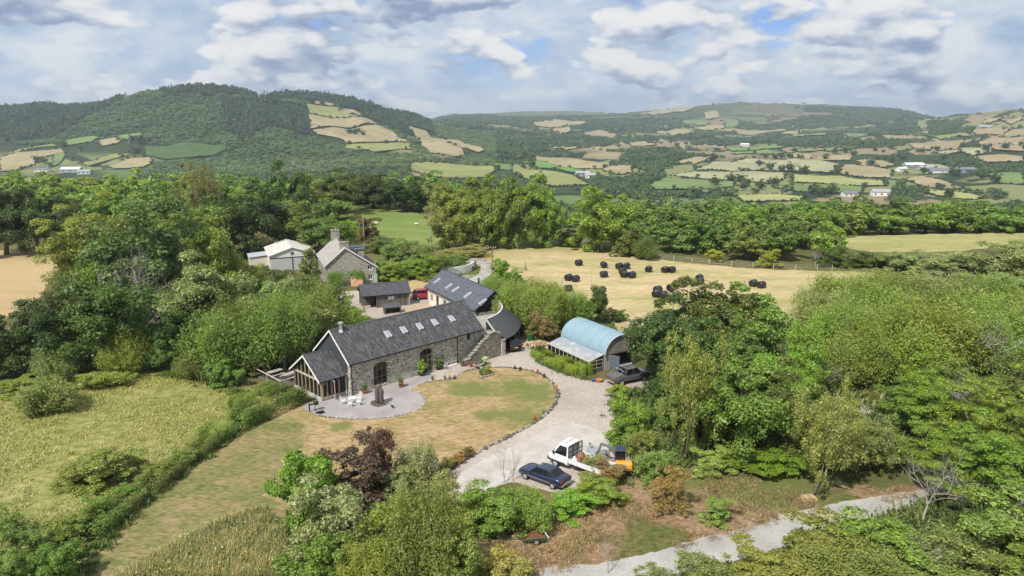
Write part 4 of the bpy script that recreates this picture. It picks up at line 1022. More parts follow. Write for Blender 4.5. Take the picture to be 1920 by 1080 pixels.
for a in [
 (1185, 835, 95, 745, 'shrub2', (0.070, 0.115, 0.026), 'bright green bush overhanging the drive', 'shrub'),
 (1205, 865, 80, 800, 'loose', (0.09, 0.115, 0.04), 'straggly bush in front of the digger', 'shrub'),
 (1225, 900, 95, 838, 'loose', (0.085, 0.12, 0.038), 'straggly green bush beside the digger cab', 'shrub'),
 (1335, 885, 85, 842, 'shrub2', (0.13, 0.17, 0.075), 'pale variegated bush under the field maple', 'shrub'),
 (1420, 885, 110, 840, 'shrub', (0.05, 0.11, 0.02), 'dark green low laurel at the verge under the maple', 'shrub'),
 (1480, 888, 90, 850, 'shrub2', (0.055, 0.115, 0.022), 'low green bush behind the leaning birch stems', 'shrub'),
 (1250, 958, 85, 872, 'loose', (0.135, 0.095, 0.042), 'small rowan with brown dying leaves on the verge', 'shrub'),
 (1345, 975, 68, 930, 'shrub2', (0.10, 0.145, 0.05), 'small rounded green bush on the dead grass', 'shrub'),
 (1270, 800, 120, 720, 'shrub2', tone(MID, .9), 'shaded undergrowth beside the olive birch', 'shrub'),
 (1160, 745, 50, 715, 'shrub', (0.10, 0.165, 0.03), 'bright bush beside the pickup wheel', 'shrub'),
 (1528, 742, 60, 706, 'shrub2', tone(MID, .85), 'hawthorn bush beside the hidden track', 'shrub'),
]: tree(*a)
# sallow thicket
k_ = 0
for (u, vb, w, vt) in [(1570, 590, 150, 520), (1660, 585, 170, 512), (1760, 588, 170, 515), (1850, 600, 150, 528), (1920, 620, 160, 560), (1545, 640, 150, 548), (1630, 650, 180, 545), (1730, 650, 190, 545), (1820, 655, 170, 555),
                       (1565, 690, 150, 578), (1650, 700, 180, 572), (1745, 705, 180, 572), (1830, 700, 150, 590), (1600, 722, 140, 610), (1690, 722, 150, 610)]:
    tn = (0.090, 0.124, 0.034) if vb > 600 else (0.084, 0.128, 0.030)
    if k_ in (5, 2): tn = (0.125, 0.155, 0.08)
    tree(u, vb, w, vt, ('sallow', 'sallow2', 'sallow3')[k_ % 3], tn, 'grey topped sallow in the dense thicket beside the hay field' if k_ in (5, 2) else 'olive green sallow mound in the dense thicket beside the hay field',
         'shrub', 'sallow', 'sallow thicket beside the hay field'); k_ += 1
for i, (u, vb, w, vt, tn) in enumerate([(1690, 505, 90, 465, GREYG), (1760, 515, 110, 470, (0.14, 0.155, 0.095)), (1835, 515, 110, 462, GREYG), (1900, 520, 130, 450, (0.12, 0.16, 0.07)), (1640, 498, 70, 468, tone(MID, 1.1)), (1600, 500, 60, 470, tone(MID, .8)),
                                        (1880, 560, 120, 500, tone(GREYG, .9)), (1560, 498, 60, 462, tone(MID, .75)), (1960, 500, 150, 440, GREYG)]):
    tree(u, vb, w, vt, ('shrub', 'shrub2')[i % 2], tn, 'grey green rounded bush in the row behind the sallow thicket', 'shrub', None, 'bushes between the thicket and the far pale field')
# feathery trees on the right
for i, (u, vb, w, vt, key, tn, lb) in enumerate([
 (1735, 830, 170, 690, 'feather', (0.105, 0.150, 0.030), 'feathery light green hawthorn beside the hidden track'), (1840, 860, 190, 700, 'feather', (0.10, 0.155, 0.028), 'spreading feathery tree with bare grey limbs showing'),
 (1905, 800, 150, 655, 'loose', (0.085, 0.115, 0.036), 'half bare tree with tangled grey branches past the sallow thicket'), (1760, 930, 170, 790, 'feather', (0.10, 0.160, 0.028), 'feathery green tree behind the pale dead tree'),
 (1870, 960, 200, 790, 'feather', (0.095, 0.150, 0.028), 'broad feathery tree just past the pale dead tree'), (1690, 790, 110, 715, 'shrub2', (0.075, 0.115, 0.03), 'green thorn tree at the end of the hidden track'),
 (1950, 900, 190, 740, 'feather', (0.09, 0.14, 0.028), 'feathery tree standing where the lane bends away'), (1780, 760, 130, 680, 'loose', (0.10, 0.125, 0.04), 'open thorn tree in front of the thicket with grey twigs')]):
    tree(u, vb, w, vt, key, tone(tn, .72), lb)
for i, (u, vb, w, vt, key, tn, lb) in enumerate([
 (1545, 1075, 190, 985, 'shrub2', (0.10, 0.125, 0.04), 'rounded bramble bush at the lane side'), (1650, 1065, 200, 978, 'shrub2', (0.09, 0.135, 0.034), 'big hazel bush between the lane and the dead tree'),
 (1760, 1095, 210, 1005, 'loose', (0.095, 0.13, 0.04), 'tangled bush with bare twigs below the dead tree'), (1880, 1080, 230, 940, 'shrub2', (0.095, 0.14, 0.038), 'leafy bush below the lane beside the tangled bush'),
 (1960, 1110, 230, 985, 'shrub', (0.085, 0.125, 0.034), 'rounded bush below the lane next to the leafy bush'), (1440, 1115, 200, 1040, 'shrub2', (0.115, 0.125, 0.04), 'low yellowing bramble in front of the lane'),
 (1330, 1105, 150, 1045, 'loose', (0.10, 0.12, 0.05), 'thin willow sapling clump at the lane edge'), (1600, 1125, 220, 1040, 'sallow3', (0.11, 0.13, 0.045), 'low scrub in front of the bramble bush'),
 (1720, 1130, 220, 1050, 'shrub2', (0.095, 0.125, 0.038), 'pale leaved scrub below the tangled bush'), (1240, 1120, 120, 1075, 'loose', (0.09, 0.12, 0.05), 'thin scrub on the outer side of the lane')]):
    tree(u, vb, w, vt, key, tone(tn, .8), lb, 'shrub')
# shrubbery by the lawn
for a in [
 (572, 962, 140, 815, 'shrub', (0.058, 0.108, 0.018), 'rounded glossy green bush at the lawn edge', 'shrub'),
 (678, 945, 155, 822, 'shrub2', PURPLE, 'dark purple leaved bush in the lawn shrubbery', 'shrub'),
 (712, 935, 85, 796, 'loose', (0.055, 0.036, 0.034), 'wispy purple shoots rising over the purple bush', 'shrub'),
 (785, 925, 92, 834, 'juniper', SILVER, 'silver leaved willow pear at the drive edge', 'shrub'),
 (745, 950, 90, 880, 'shrub2', (0.11, 0.15, 0.09), 'soft grey green bush under the silver bush', 'shrub'),
 (632, 1062, 175, 898, 'shrub2', (0.115, 0.135, 0.072), 'pale variegated bush in front of the purple bush', 'shrub'),
 (720, 1020, 110, 930, 'shrub', (0.10, 0.13, 0.068), 'pale sage green bush beside the variegated bush', 'shrub'),
 (735, 1098, 140, 945, 'loose', (0.092, 0.118, 0.034), 'yellow green willow beside the variegated bush', 'shrub'),
 (800, 1105, 150, 915, 'sallow3', (0.088, 0.114, 0.034), 'tallest yellow green willow in the lawn shrubbery', 'shrub'),
 (862, 1118, 110, 978, 'shrub2', (0.085, 0.112, 0.036), 'low yellow green willow next to the drive mouth', 'shrub'),
 (600, 1120, 150, 985, 'shrub', (0.05, 0.10, 0.022), 'bright glossy laurel under the variegated bush', 'shrub'),
 (690, 1125, 130, 1020, 'sallow2', (0.115, 0.15, 0.036), 'green willow shoots between the laurel and the yellow willow', 'shrub'),
 (838, 985, 85, 888, 'loose', (0.12, 0.14, 0.075), 'thin pale birch sapling overhanging the drive', 'shrub'),
 (850, 1075, 90, 985, 'sallow3', (0.11, 0.13, 0.05), 'olive shoots at the end of the drive', 'shrub'),
 (930, 995, 150, 915, 'shrub2', (0.070, 0.115, 0.028), 'dense spreading juniper like bush beside the drive', 'shrub'),
 (985, 985, 120, 930, 'juniper', (0.080, 0.120, 0.030), 'middle of the dense spreading bushes below the blue car', 'shrub'),
 (890, 985, 90, 925, 'juniper', (0.075, 0.118, 0.028), 'end of the dense spreading bushes at the drive mouth', 'shrub'),
 (1075, 960, 100, 922, 'shrub2', (0.095, 0.15, 0.032), 'leafy low bush behind the blue car boot', 'shrub'),
 (1125, 940, 100, 900, 'shrub2', (0.095, 0.155, 0.030), 'lush green perennials below the white truck', 'shrub'),
 (1145, 905, 70, 868, 'loose', (0.12, 0.085, 0.055), 'withered brown weeds in front of the digger', 'shrub'),
 (1105, 912, 50, 880, 'loose', (0.12, 0.12, 0.055), 'tall weeds hiding the truck bed corner', 'shrub'),
 (950, 1095, 130, 1040, 'loose', (0.14, 0.155, 0.06), 'pale weeds beside the mouth of the grey lane', 'shrub'),
 (838, 878, 38, 853, 'shrub', (0.085, 0.085, 0.035), 'low olive dwarf conifer on the kerb', 'shrub'),
 (858, 868, 30, 848, 'shrub', (0.13, 0.09, 0.04), 'low bronze dwarf conifer on the kerb', 'shrub'),
 (876, 856, 28, 836, 'shrub', (0.075, 0.060, 0.026), 'rounded dark bronze dwarf conifer on the kerb', 'shrub'),
 (822, 892, 36, 868, 'shrub2', (0.075, 0.085, 0.035), 'low dark dwarf conifer at the end of the kerb', 'shrub'),
]: tree(*a)
# rough patches in the meadow
for a in [
 (92, 770, 115, 712, 'juniper', (0.10, 0.12, 0.05), 'grey green willow scrub mound out in the meadow', 'shrub'),
 (212, 900, 130, 842, 'shrub2', (0.085, 0.105, 0.035), 'bramble mound in the lower meadow', 'shrub'),
 (150, 905, 90, 868, 'shrub2', (0.10, 0.115, 0.04), 'low bramble spur beside the bramble mound', 'shrub'),
 (40, 735, 90, 705, 'shrub2', (0.105, 0.13, 0.04), 'bracken patch below the broken hut', 'shrub'),
 (200, 722, 110, 695, 'loose', (0.12, 0.14, 0.045), 'bracken and weeds at the top of the meadow', 'shrub'),
]: tree(*a)
# hedge between meadow and lawn: clipped laurel near the deck, wilder further down
def hedge_run(u0, v0, u1, v1, w, h, key, tint, label):
    a, b_ = g(u0, v0), g(u1, v1); L = (b_ - a).length
    place(key, a.lerp(b_, 0.5), L * 1.12, h, tint, label, 'hedge', 'hedge', None, w, math.atan2(b_.y - a.y, b_.x - a.x))
hedge_run(553, 752, 455, 796, 3.0, 1.9, 'hedge', (0.045, 0.085, 0.022), 'thick clipped laurel hedge running from the deck')
hedge_run(512, 735, 440, 768, 1.7, 1.3, 'hedge2', (0.075, 0.115, 0.026), 'lighter green hedge strip behind the laurel hedge')
hedge_run(470, 790, 392, 832, 2.6, 1.6, 'hedge2', (0.068, 0.115, 0.028), 'laurel hedge continuing below the clipped end')
hedge_run(398, 836, 305, 900, 2.0, 1.1, 'hedge2', (0.062, 0.082, 0.026), 'overgrown hedge stretch below the laurel hedge')
hedge_run(312, 898, 205, 978, 2.2, 1.2, 'hedge', (0.058, 0.085, 0.026), 'overgrown hedge stretch beside the bramble mound')
hedge_run(212, 974, 60, 1085, 2.6, 1.3, 'hedge2', (0.060, 0.088, 0.028), 'overgrown hedge stretch at the lower end of the meadow')
for a in [(398, 838, 90, 795, 'shrub2', (0.095, 0.12, 0.045)), (345, 872, 95, 822, 'shrub', (0.085, 0.115, 0.035)), (300, 905, 100, 852, 'shrub2', (0.08, 0.12, 0.032)), (240, 948, 110, 890, 'shrub', (0.07, 0.115, 0.03)),
          (180, 985, 120, 915, 'shrub2', (0.075, 0.125, 0.03)), (120, 1020, 140, 945, 'shrub', (0.085, 0.135, 0.034)), (55, 1060, 150, 965, 'shrub2', (0.075, 0.12, 0.034)), (110, 1095, 160, 985, 'shrub', (0.07, 0.125, 0.03)), (10, 1010, 130, 945, 'shrub2', (0.085, 0.13, 0.04)),
          (365, 832, 80, 806, 'loose', (0.13, 0.14, 0.06)), (270, 900, 100, 868, 'loose', (0.115, 0.135, 0.05)), (15, 1110, 160, 1010, 'shrub2', (0.09, 0.135, 0.04))]:
    a = (a[0], a[1] - 4, a[2] * .62, a[3] + 16, a[4], tone(a[5], .85))
    tree(*a, 'wild shrub in the hedge dividing the meadow from the lawn', 'shrub', None, 'wild hedge between meadow and lawn')
# leafless trees
for (u, vb, w, vt, key, lb) in [
 (1730, 985, 190, 812, 'bare', 'pale dead tree with spreading bare limbs beside the lane'), (1140, 1075, 70, 960, 'bare2', 'small bare sapling standing on the dead grass verge'),
 (945, 905, 60, 805, 'bare2', 'leafless sapling behind the blue car bonnet'), (962, 902, 50, 812, 'bare2', 'thin leafless sapling beside the blue car'),
 (1885, 720, 150, 590, 'bare3', 'bare grey tree rising over the far end of the thicket'), (1555, 735, 90, 660, 'bare', 'bare grey tree in front of the thicket edge'),
 (1800, 1080, 180, 975, 'bare', 'bare grey bush among the scrub below the lane'), (1690, 1085, 150, 985, 'bare3', 'bare twiggy thorn between the bushes below the lane'), (1905, 985, 170, 830, 'limbs', 'dead grey limbs over the broad feathery tree'), (1820, 800, 150, 690, 'bare3', 'grey dead thorn in front of the thicket'), (1480, 720, 70, 590, 'bare2', 'thin dead tree beside the bright climbing leaves'), (1530, 500, 50, 460, 'bare', 'grey dead tree in the fence line by the hay field'),
 (255, 640, 170, 455, 'bare3', 'dead grey tree standing in the wood behind the meadow'), (205, 655, 120, 450, 'limbs', 'leaning dead limbs among the dark trees of the wood behind the meadow'), (1870, 870, 120, 745, 'limbs', 'tangle of grey dead limbs in the feathery trees')]:
    tree(u, vb, w, vt, key, MID, lb)

# ------------------------------------------------------------------ woods further off: every tree on its own
def wood(poly_px, y0, y1, sp0, sp1, keys, tints, h, label, group, avoid=(), seed=1, wmul=1.25):
    r = random.Random(seed); y = y0; n = 0
    av = [[(g(u, v).x, g(u, v).y) for u, v in p] for p in avoid]
    while y < y1:
        sp = sp0 + (sp1 - sp0) * (y - y0) / (y1 - y0)
        x0, x1 = (poly_px[0] - 960) / F_PX * y, (poly_px[1] - 960) / F_PX * y
        x = x0 + sp * r.random()
        while x < x1:
            px, py = x + r.uniform(-.35, .35) * sp, y + r.uniform(-.35, .35) * sp
            if not any(bool(inside(p, np.array([px]), np.array([py]))[0]) for p in av):
                s = r.uniform(.75, 1.25)
                t = place(r.choice(keys), (px, py, float(ground(px, py)) - 0.2), sp * wmul * r.uniform(.85, 1.25), h * s, tone(r.choice(tints), r.uniform(.8, 1.15)), label, 'tree', 'woodland_tree', group)
                n += 1
            x += sp
        y += sp
    return n
grn = [(0.050, 0.085, 0.022), (0.060, 0.098, 0.024), (0.045, 0.075, 0.020), (0.075, 0.115, 0.028), (0.065, 0.105, 0.030)]
hay_grow = [(880, 470), (985, 455), (1060, 455), (1112, 462), (1200, 476), (1330, 491), (1450, 499), (1560, 502), (1700, 505), (1700, 620), (880, 620)]
rf_grow = [(1545, 455), (1620, 440), (1720, 437), (1980, 434), (1980, 500), (1620, 500)]
n1 = wood((1165, 2010), 158, 300, 7.8, 11.5, ['mid', 'mid2', 'mid3', 'mid'], grn, 8.2, 'green broadleaf tree in the wood beyond the hay field', 'wood beyond the hay field', (hay_grow, rf_grow), 3)
past = [(640, 450), (640, 388), (690, 376), (740, 380), (800, 395), (850, 440), (830, 475)]
stubw = [(-400, 640), (-400, 462), (90, 462), (130, 520)]
n2 = wood((-60, 830), 196, 300, 11, 14, ['mid', 'mid2', 'mid3'], [tone(c, 1.1) for c in grn] + [(0.09, 0.13, 0.03)], 10.5, 'broadleaf tree in the wood behind the farmhouse', 'wood behind the farmhouse', (past, stubw), 4)
print('woods', n1, n2)
# single trees in the far fields
FT = c2([(927, 325), (967, 340), (1010, 343), (1040, 345), (1093, 355), (1225, 352), (820, 382), (857, 382), (1173, 300), (1210, 278), (1250, 275), (1280, 283), (1060, 275), (950, 292), (985, 295), (1010, 297), (1040, 297), (1080, 298), (755, 300),
         (1370, 305), (1425, 305), (1465, 300), (1345, 325), (1360, 265), (1745, 258), (1775, 265), (1690, 250), (1540, 275), (985, 398), (930, 410), (865, 415), (1160, 440), (1660, 360), (1760, 375), (1810, 385), (1640, 440), (105, 385), (75, 330),
         (690, 440), (760, 400), (880, 400), (1130, 425), (1200, 430), (1400, 300), (1450, 290), (1620, 300), (1680, 330), (1720, 345), (1545, 355), (1850, 260)]) + c1([(240, 350), (165, 415), (1330, 305), (1360, 308), (1310, 303), (1210, 195), (515, 375), (1345, 300), (140, 410)])
for i, (u, v) in enumerate(FT):
    P = cast(u, v)
    if P is None: continue
    s = 1 + 0.35 * RT.random()
    place(('mid', 'mid2', 'mid3')[i % 3], P, 13 * s, 11 * s, (0.032, 0.055, 0.018), 'dark round tree standing alone in the far valley fields', 'tree', 'field_tree', 'single trees in the far fields')

# ------------------------------------------------------------------ grass that stands up
def tuft_mesh(name, seed, n=14, h=1.0, spread=0.35, mat=None, wdt=0.03, droop=0.5):
    r = np.random.RandomState(seed); V, F = [], []
    for i in range(n):
        a = r.rand() * 6.28; p = np.array([r.normal() * spread * .4, r.normal() * spread * .4, 0]); d = np.array([math.cos(a), math.sin(a), 0]) * r.uniform(.15, droop); s = np.array([-math.sin(a), math.cos(a), 0]) * wdt
        hh = h * r.uniform(.5, 1); b = len(V)
        V += [p - s, p + s, p + d * .4 * hh + [0, 0, hh * .65] + s * .7, p + d * .4 * hh + [0, 0, hh * .65] - s * .7, p + d * hh + [0, 0, hh * r.uniform(.75, 1.0)]]
        F += [(b, b + 1, b + 2, b + 3), (b + 3, b + 2, b + 4)]
    me = bpy.data.meshes.new(name); me.from_pydata([tuple(map(float, v)) for v in V], [], F); me.materials.append(mat)
    a = me.attributes.new('rnd', 'FLOAT', 'FACE'); a.data.foreach_set('value', np.repeat(r.rand(n), 2)[:len(F)].astype(np.float32))
    return me
M_grass = leaf_material('standing_grass', 0.35, False, [(0.0, (0.19, 0.215, 0.07)), (0.4, (0.28, 0.275, 0.105)), (0.75, (0.33, 0.31, 0.14)), (1.0, (0.22, 0.245, 0.085))])
M_wild = leaf_material('wild_grass', 0.35, False, [(0.0, (0.14, 0.17, 0.06)), (0.35, (0.30, 0.27, 0.13)), (0.7, (0.42, 0.345, 0.19)), (1.0, (0.20, 0.21, 0.075))])
M_weed = leaf_material('weeds', 0.3, False, [(0.0, (0.05, 0.09, 0.022)), (0.5, (0.09, 0.13, 0.032)), (1.0, (0.16, 0.16, 0.06))])
M_deadw = leaf_material('dead_weeds', 0.3, False, [(0.0, (0.21, 0.155, 0.085)), (0.5, (0.30, 0.22, 0.13)), (0.8, (0.17, 0.11, 0.065)), (1.0, (0.13, 0.145, 0.05))])
M_yel = plain('yellow_flowers', (0.62, 0.47, 0.03), 0.7); M_whf = plain('white_flowers', (0.7, 0.7, 0.66), 0.7)
def fill(px, n, seed, band=None):
    """points inside an outline on the ground"""
    r = np.random.RandomState(seed); W_ = [g(u, v) for u, v in px]; p = [(q.x, q.y) for q in W_]; a = np.array(p); out = []
    while sum(map(len, out)) < n:
        c = a.min(0) + r.rand(n * 2, 2) * (a.max(0) - a.min(0)); out.append(c[inside(p, c[:, 0], c[:, 1])])
    return np.concatenate(out)[:n]
def edge_pts(px, sp, wid, seed, closed=True):
    r = np.random.RandomState(seed); W_ = smooth_loop([g(u, v) for u, v in px], closed, sp)
    return np.array([[p.x, p.y] for p in W_]) + r.normal(size=(len(W_), 2)) * wid
def grass(name, P, h, w, kit, label, seed, cat='grass'):
    r = np.random.RandomState(seed); n = len(P)
    keep = np.ones(n, bool)
    s = r.uniform(.5, 1.3, n)
    scatter(name, np.c_[P, np.zeros(n)], np.stack([w * s, w * s, h * s * r.uniform(.7, 1.2, n)], -1), r.rand(n) * 6.28, kit, label, cat)
kg = [tuft_mesh('tuft', 1 + i, 16, 1, .9, M_grass, .05, .9) for i in range(3)]
kw = [tuft_mesh('tall_tuft', 5 + i, 18, 1, .6, M_wild, .022, .6) for i in range(3)]
ks = [tuft_mesh('weed', 9 + i, 22, 1, .9, M_weed, .07, .8) for i in range(3)]
kb = [tuft_mesh('dead_weed', 14 + i, 18, 1, .9, M_deadw, .05, .9) for i in range(3)]
mp = fill(PX_meadow, 15000, 1); nzm = fbm(mp[:, 0] / 3, mp[:, 1] / 3, 4) + 0.6 * fbm(mp[:, 0] / 0.9, mp[:, 1] / 0.9, 8)
grass('meadow_grass', mp[nzm + np.random.RandomState(1).normal(size=len(nzm)) * 0.9 > 0.1], 0.24, 0.62, kg, 'tufted yellow green grass of the meadow', 2)
PX_wild = [(215, 1090), (290, 1040), (360, 1005), (430, 975), (485, 955), (520, 985), (535, 1030), (545, 1090)]
grass('wild_grass', np.concatenate([fill(PX_wild, 2600, 3)]), 0.62, 0.7, kw, 'patch of tall dry wild grass and flowers left unmown beside the lawn', 4)
fl = [MB().lathe([(0.05, 0), (0.5, 0.2), (0.55, 0.55), (0.3, 0.75), (0.05, 0.8)], 7).mesh('flower_head') for _ in range(2)]
fl[0].materials.append(M_yel); fl[1].materials.append(M_whf)
fp = fill(PX_wild, 60, 6); rf = np.random.RandomState(3)
scatter('wild_flowers', np.c_[fp, rf.uniform(.45, .7, 60)], np.repeat(rf.uniform(.04, .11, (60, 1)), 3, 1), rf.rand(60) * 6.28, fl, 'yellow and white flower heads in the tall wild grass', 'flowers')
hl = [(552, 745), (470, 792), (400, 838), (300, 915), (190, 1020), (130, 1100)]
we = np.concatenate([edge_pts(hl, .10, .45, 1, False), edge_pts([(0, 720), (120, 716), (240, 708), (330, 702)], .12, .9, 2, False), edge_pts([(330, 702), (420, 728), (470, 745)], .15, .6, 3, False), edge_pts(PX_brown[:6], .12, .5, 4, False),
                     edge_pts([(1006, 676), (1030, 690), (1066, 703), (1098, 712)], .2, .12, 5, False), edge_pts([(1160, 745), (1166, 790), (1182, 850)], .08, .5, 6, False), fill([(540, 960), (620, 990), (700, 1010), (560, 1090)], 300, 8), fill(PX_wild, 420, 31)])
grass('edge_weeds', we, 0.55, 0.6, ks, 'weeds and long grass along hedges, banks and drive edges', 5, 'weeds')
dw = np.concatenate([fill(PX_brown, 1500, 9), fill(PX_wild, 260, 33), edge_pts(PX_hay[:9], .35, .6, 10, False), edge_pts([(860, 486), (925, 482), (940, 470)], .15, 1.2, 11, False), edge_pts([(905, 478), (925, 505), (960, 530), (1030, 570), (1110, 618)], .2, 1.0, 12, False)])
ug = np.concatenate([fill([(1180, 740), (1190, 860), (1300, 885), (1480, 890), (1700, 885), (1950, 860), (1950, 640), (1500, 640), (1300, 640)], 2600, 21), fill([(-150, 715), (330, 698), (600, 690), (660, 560), (480, 480), (110, 490), (80, 600)], 2600, 22), fill([(880, 600), (1000, 640), (1160, 640), (1140, 590), (960, 540), (890, 560)], 700, 23), fill([(1480, 1100), (1560, 1000), (1700, 960), (1950, 880), (1990, 1120)], 1200, 24)])
grass('undergrowth', ug, 0.75, 1.1, ks, 'brambles, nettles and long weeds under the trees', 7, 'undergrowth')
nzd = fbm(dw[:, 0] / 2.2, dw[:, 1] / 2.2, 14)
grass('dead_grass', dw[nzd > 0.0], 0.22, 0.5, kb, 'brown dead grass and withered weeds on the verges', 6)

# ------------------------------------------------------------------ building materials
def stone_material(name, lo, hi, mortar, scale=3.4, mort=0.055, warm=None):
    m, nt, b, out = newmat(name); q = NT(nt)
    w = q.coord('Object', (1, 1, 1.75))
    dn = q.n('ShaderNodeVectorMath', operation='SCALE'); dn.inputs['Scale'].default_value = 0.10
    q.l(q.noise(w, 4.0, 3, 0.6, 0, 'Color'), dn.inputs[0])
    ad = q.n('ShaderNodeVectorMath', operation='ADD'); q.l(w, ad.inputs[0]); q.l(dn.outputs[0], ad.inputs[1])
    cell = q.voro(ad.outputs[0], scale, 'F1', 'Color'); sc = q.n('ShaderNodeSeparateColor'); q.l(cell, sc.inputs[0])
    mid = tuple(0.5 * (x + y) for x, y in zip(lo, hi))
    c = q.ramp(sc.outputs[0], [(0.0, lo), (0.45, mid), (0.9, hi)])
    if warm: c = q.mix(q.math('MULTIPLY', sc.outputs[1], 0.6), c, warm)
    c = q.mix(q.noise(w, 14, 4, 0.7), q.mix(1.0, c, 0.72, 'MULTIPLY'), q.mix(1.0, c, 1.15, 'MULTIPLY'))
    e = q.ramp(q.voro(ad.outputs[0], scale, 'DISTANCE_TO_EDGE', 'Distance'), [(mort * 0.5, 1.0), (mort * 1.6, 0.0)])
    c = q.mix(e, c, mortar)
    c = q.mix(q.ramp(q.noise(w, 0.6, 5, 0.6), [(0.5, 0.0), (0.8, 0.4)]), c, q.mix(1.0, c, (0.7, 0.68, 0.6), 'MULTIPLY'))
    q.l(c, b.inputs['Base Color']); b.inputs['Roughness'].default_value = 0.92; b.inputs['Specular IOR Level'].default_value = 0.2
    h = q.math('SUBTRACT', q.math('MULTIPLY', q.noise(w, 12, 4), 0.5), e)
    q.l(q.bump(h, 0.9, 0.05), b.inputs['Normal'])
    return m
def slate_material(name, cols, lichen=0.35, w=0.28, h=0.2):
    m, nt, b, out = newmat(name); q = NT(nt)
    o = q.coord('Object')
    br = q.n('ShaderNodeTexBrick'); br.offset = 0.5
    br.inputs['Scale'].default_value = 1.0; br.inputs['Brick Width'].default_value = w; br.inputs['Row Height'].default_value = h; br.inputs['Mortar Size'].default_value = 0.008
    br.inputs['Color1'].default_value = (0, 0, 0, 1); br.inputs['Color2'].default_value = (1, 1, 1, 1); br.inputs['Mortar'].default_value = (0, 0, 0, 1)
    q.l(o, br.inputs['Vector'])
    c = q.ramp(br.outputs['Color'], [(0.0, cols[0]), (0.5, cols[1]), (1.0, cols[2])])
    c = q.mix(q.noise(o, 1.2, 5, 0.65), q.mix(1.0, c, 0.75, 'MULTIPLY'), q.mix(1.0, c, 1.2, 'MULTIPLY'))
    ov = q.coord('Object', (2.2, 0.45, 1))
    li = q.ramp(q.noise(ov, 1.8, 7, 0.72), [(0.47, 0.0), (0.68, lichen)])
    c = q.mix(li, c, (0.23, 0.215, 0.185))
    c = q.mix(br.outputs['Fac'], c, (0.025, 0.025, 0.027))
    q.l(c, b.inputs['Base Color']); b.inputs['Roughness'].default_value = 0.62; b.inputs['Specular IOR Level'].default_value = 0.35
    q.l(q.bump(q.math('SUBTRACT', q.noise(o, 9, 4), br.outputs['Fac']), 0.5, 0.015), b.inputs['Normal'])
    return m
def boards_material(name, lo, hi, width=0.16, axis=0, rough=0.8):
    m, nt, b, out = newmat(name); q = NT(nt)
    w = q.coord('Object'); sp = q.n('ShaderNodeSeparateXYZ'); q.l(w, sp.inputs[0])
    a = q.math('DIVIDE', q.math('ADD', sp.outputs[axis], 50), width)
    wn_ = q.n('ShaderNodeTexWhiteNoise'); wn_.noise_dimensions = '1D'; q.l(q.math('FLOOR', a), wn_.inputs['W'])
    c = q.ramp(wn_.outputs['Value'], [(0.0, lo), (1.0, hi)])
    st = [9, 9, 9]; st = [12 if i == axis else 1.2 for i in range(3)]
    c = q.mix(q.noise(q.coord('Object', tuple(st)), 2.0, 5, 0.7), q.mix(1.0, c, 0.6, 'MULTIPLY'), q.mix(1.0, c, 1.25, 'MULTIPLY'))
    gap = q.ramp(q.math('FRACT', a), [(0.0, 0.25), (0.05, 1.0)])
    q.l(q.mix(1.0, c, gap, 'MULTIPLY'), b.inputs['Base Color']); b.inputs['Roughness'].default_value = rough; b.inputs['Specular IOR Level'].default_value = 0.2
    q.l(q.bump(gap, 0.6, 0.01), b.inputs['Normal'])
    return m
M_stone = stone_material('rubble_stone', (0.11, 0.098, 0.084), (0.50, 0.46, 0.395), (0.70, 0.655, 0.57), 3.3, 0.075)
M_stone2 = stone_material('house_stone', (0.22, 0.205, 0.18), (0.46, 0.43, 0.375), (0.57, 0.535, 0.47), 3.6, 0.05)
M_stair = stone_material('mossy_stone', (0.12, 0.11, 0.095), (0.42, 0.39, 0.34), (0.34, 0.31, 0.26), 3.0, 0.05, (0.20, 0.145, 0.075))
M_slate = slate_material('old_slate', ((0.050, 0.052, 0.060), (0.070, 0.072, 0.082), (0.098, 0.100, 0.110)), 0.85)
M_slate2 = slate_material('blue_slate', ((0.085, 0.095, 0.122), (0.105, 0.118, 0.148), (0.135, 0.148, 0.178)), 0.08, 0.3, 0.26)
M_slate3 = slate_material('dark_slate', ((0.065, 0.068, 0.080), (0.085, 0.088, 0.102), (0.115, 0.118, 0.13)), 0.15)
M_blackwood = boards_material('black_boards', (0.022, 0.024, 0.030), (0.040, 0.043, 0.052), 0.15, 1)
M_greywood = boards_material('weathered_boards', (0.10, 0.085, 0.072), (0.19, 0.165, 0.14), 0.16, 0)
M_palewood = boards_material('pale_boards', (0.38, 0.33, 0.30), (0.52, 0.47, 0.43), 0.12, 0)
M_darkclad = plain('dark_cladding', (0.050, 0.055, 0.062), 0.7, var=0.25)
M_white = plain('white_paint', (0.74, 0.74, 0.72), 0.45, var=0.05)
M_cream = plain('limewash', (0.66, 0.62, 0.55), 0.85, var=0.12, scale=1.5, bump=0.3)
M_oak = plain('oak_frame', (0.30, 0.235, 0.165), 0.75, var=0.22, scale=5)
M_oakd = plain('oak_dark', (0.16, 0.115, 0.075), 0.75, var=0.25, scale=5)
M_oakl = plain('oak_light', (0.45, 0.39, 0.32), 0.75, var=0.15, scale=5)
M_black = plain('black_metal', (0.02, 0.02, 0.022), 0.4, var=0.2)
M_rub = plain('rubber', (0.018, 0.018, 0.018), 0.8, var=0.2)
M_steel = plain('galvanised', (0.55, 0.57, 0.59), 0.4, metal=0.7, var=0.12)
M_chrome = plain('bright_metal', (0.72, 0.73, 0.74), 0.2, metal=1.0, var=0.05)
M_terra = plain('terracotta', (0.42, 0.17, 0.085), 0.8, var=0.2)
M_pl = plain('white_plastic', (0.80, 0.80, 0.79), 0.4, var=0.04)
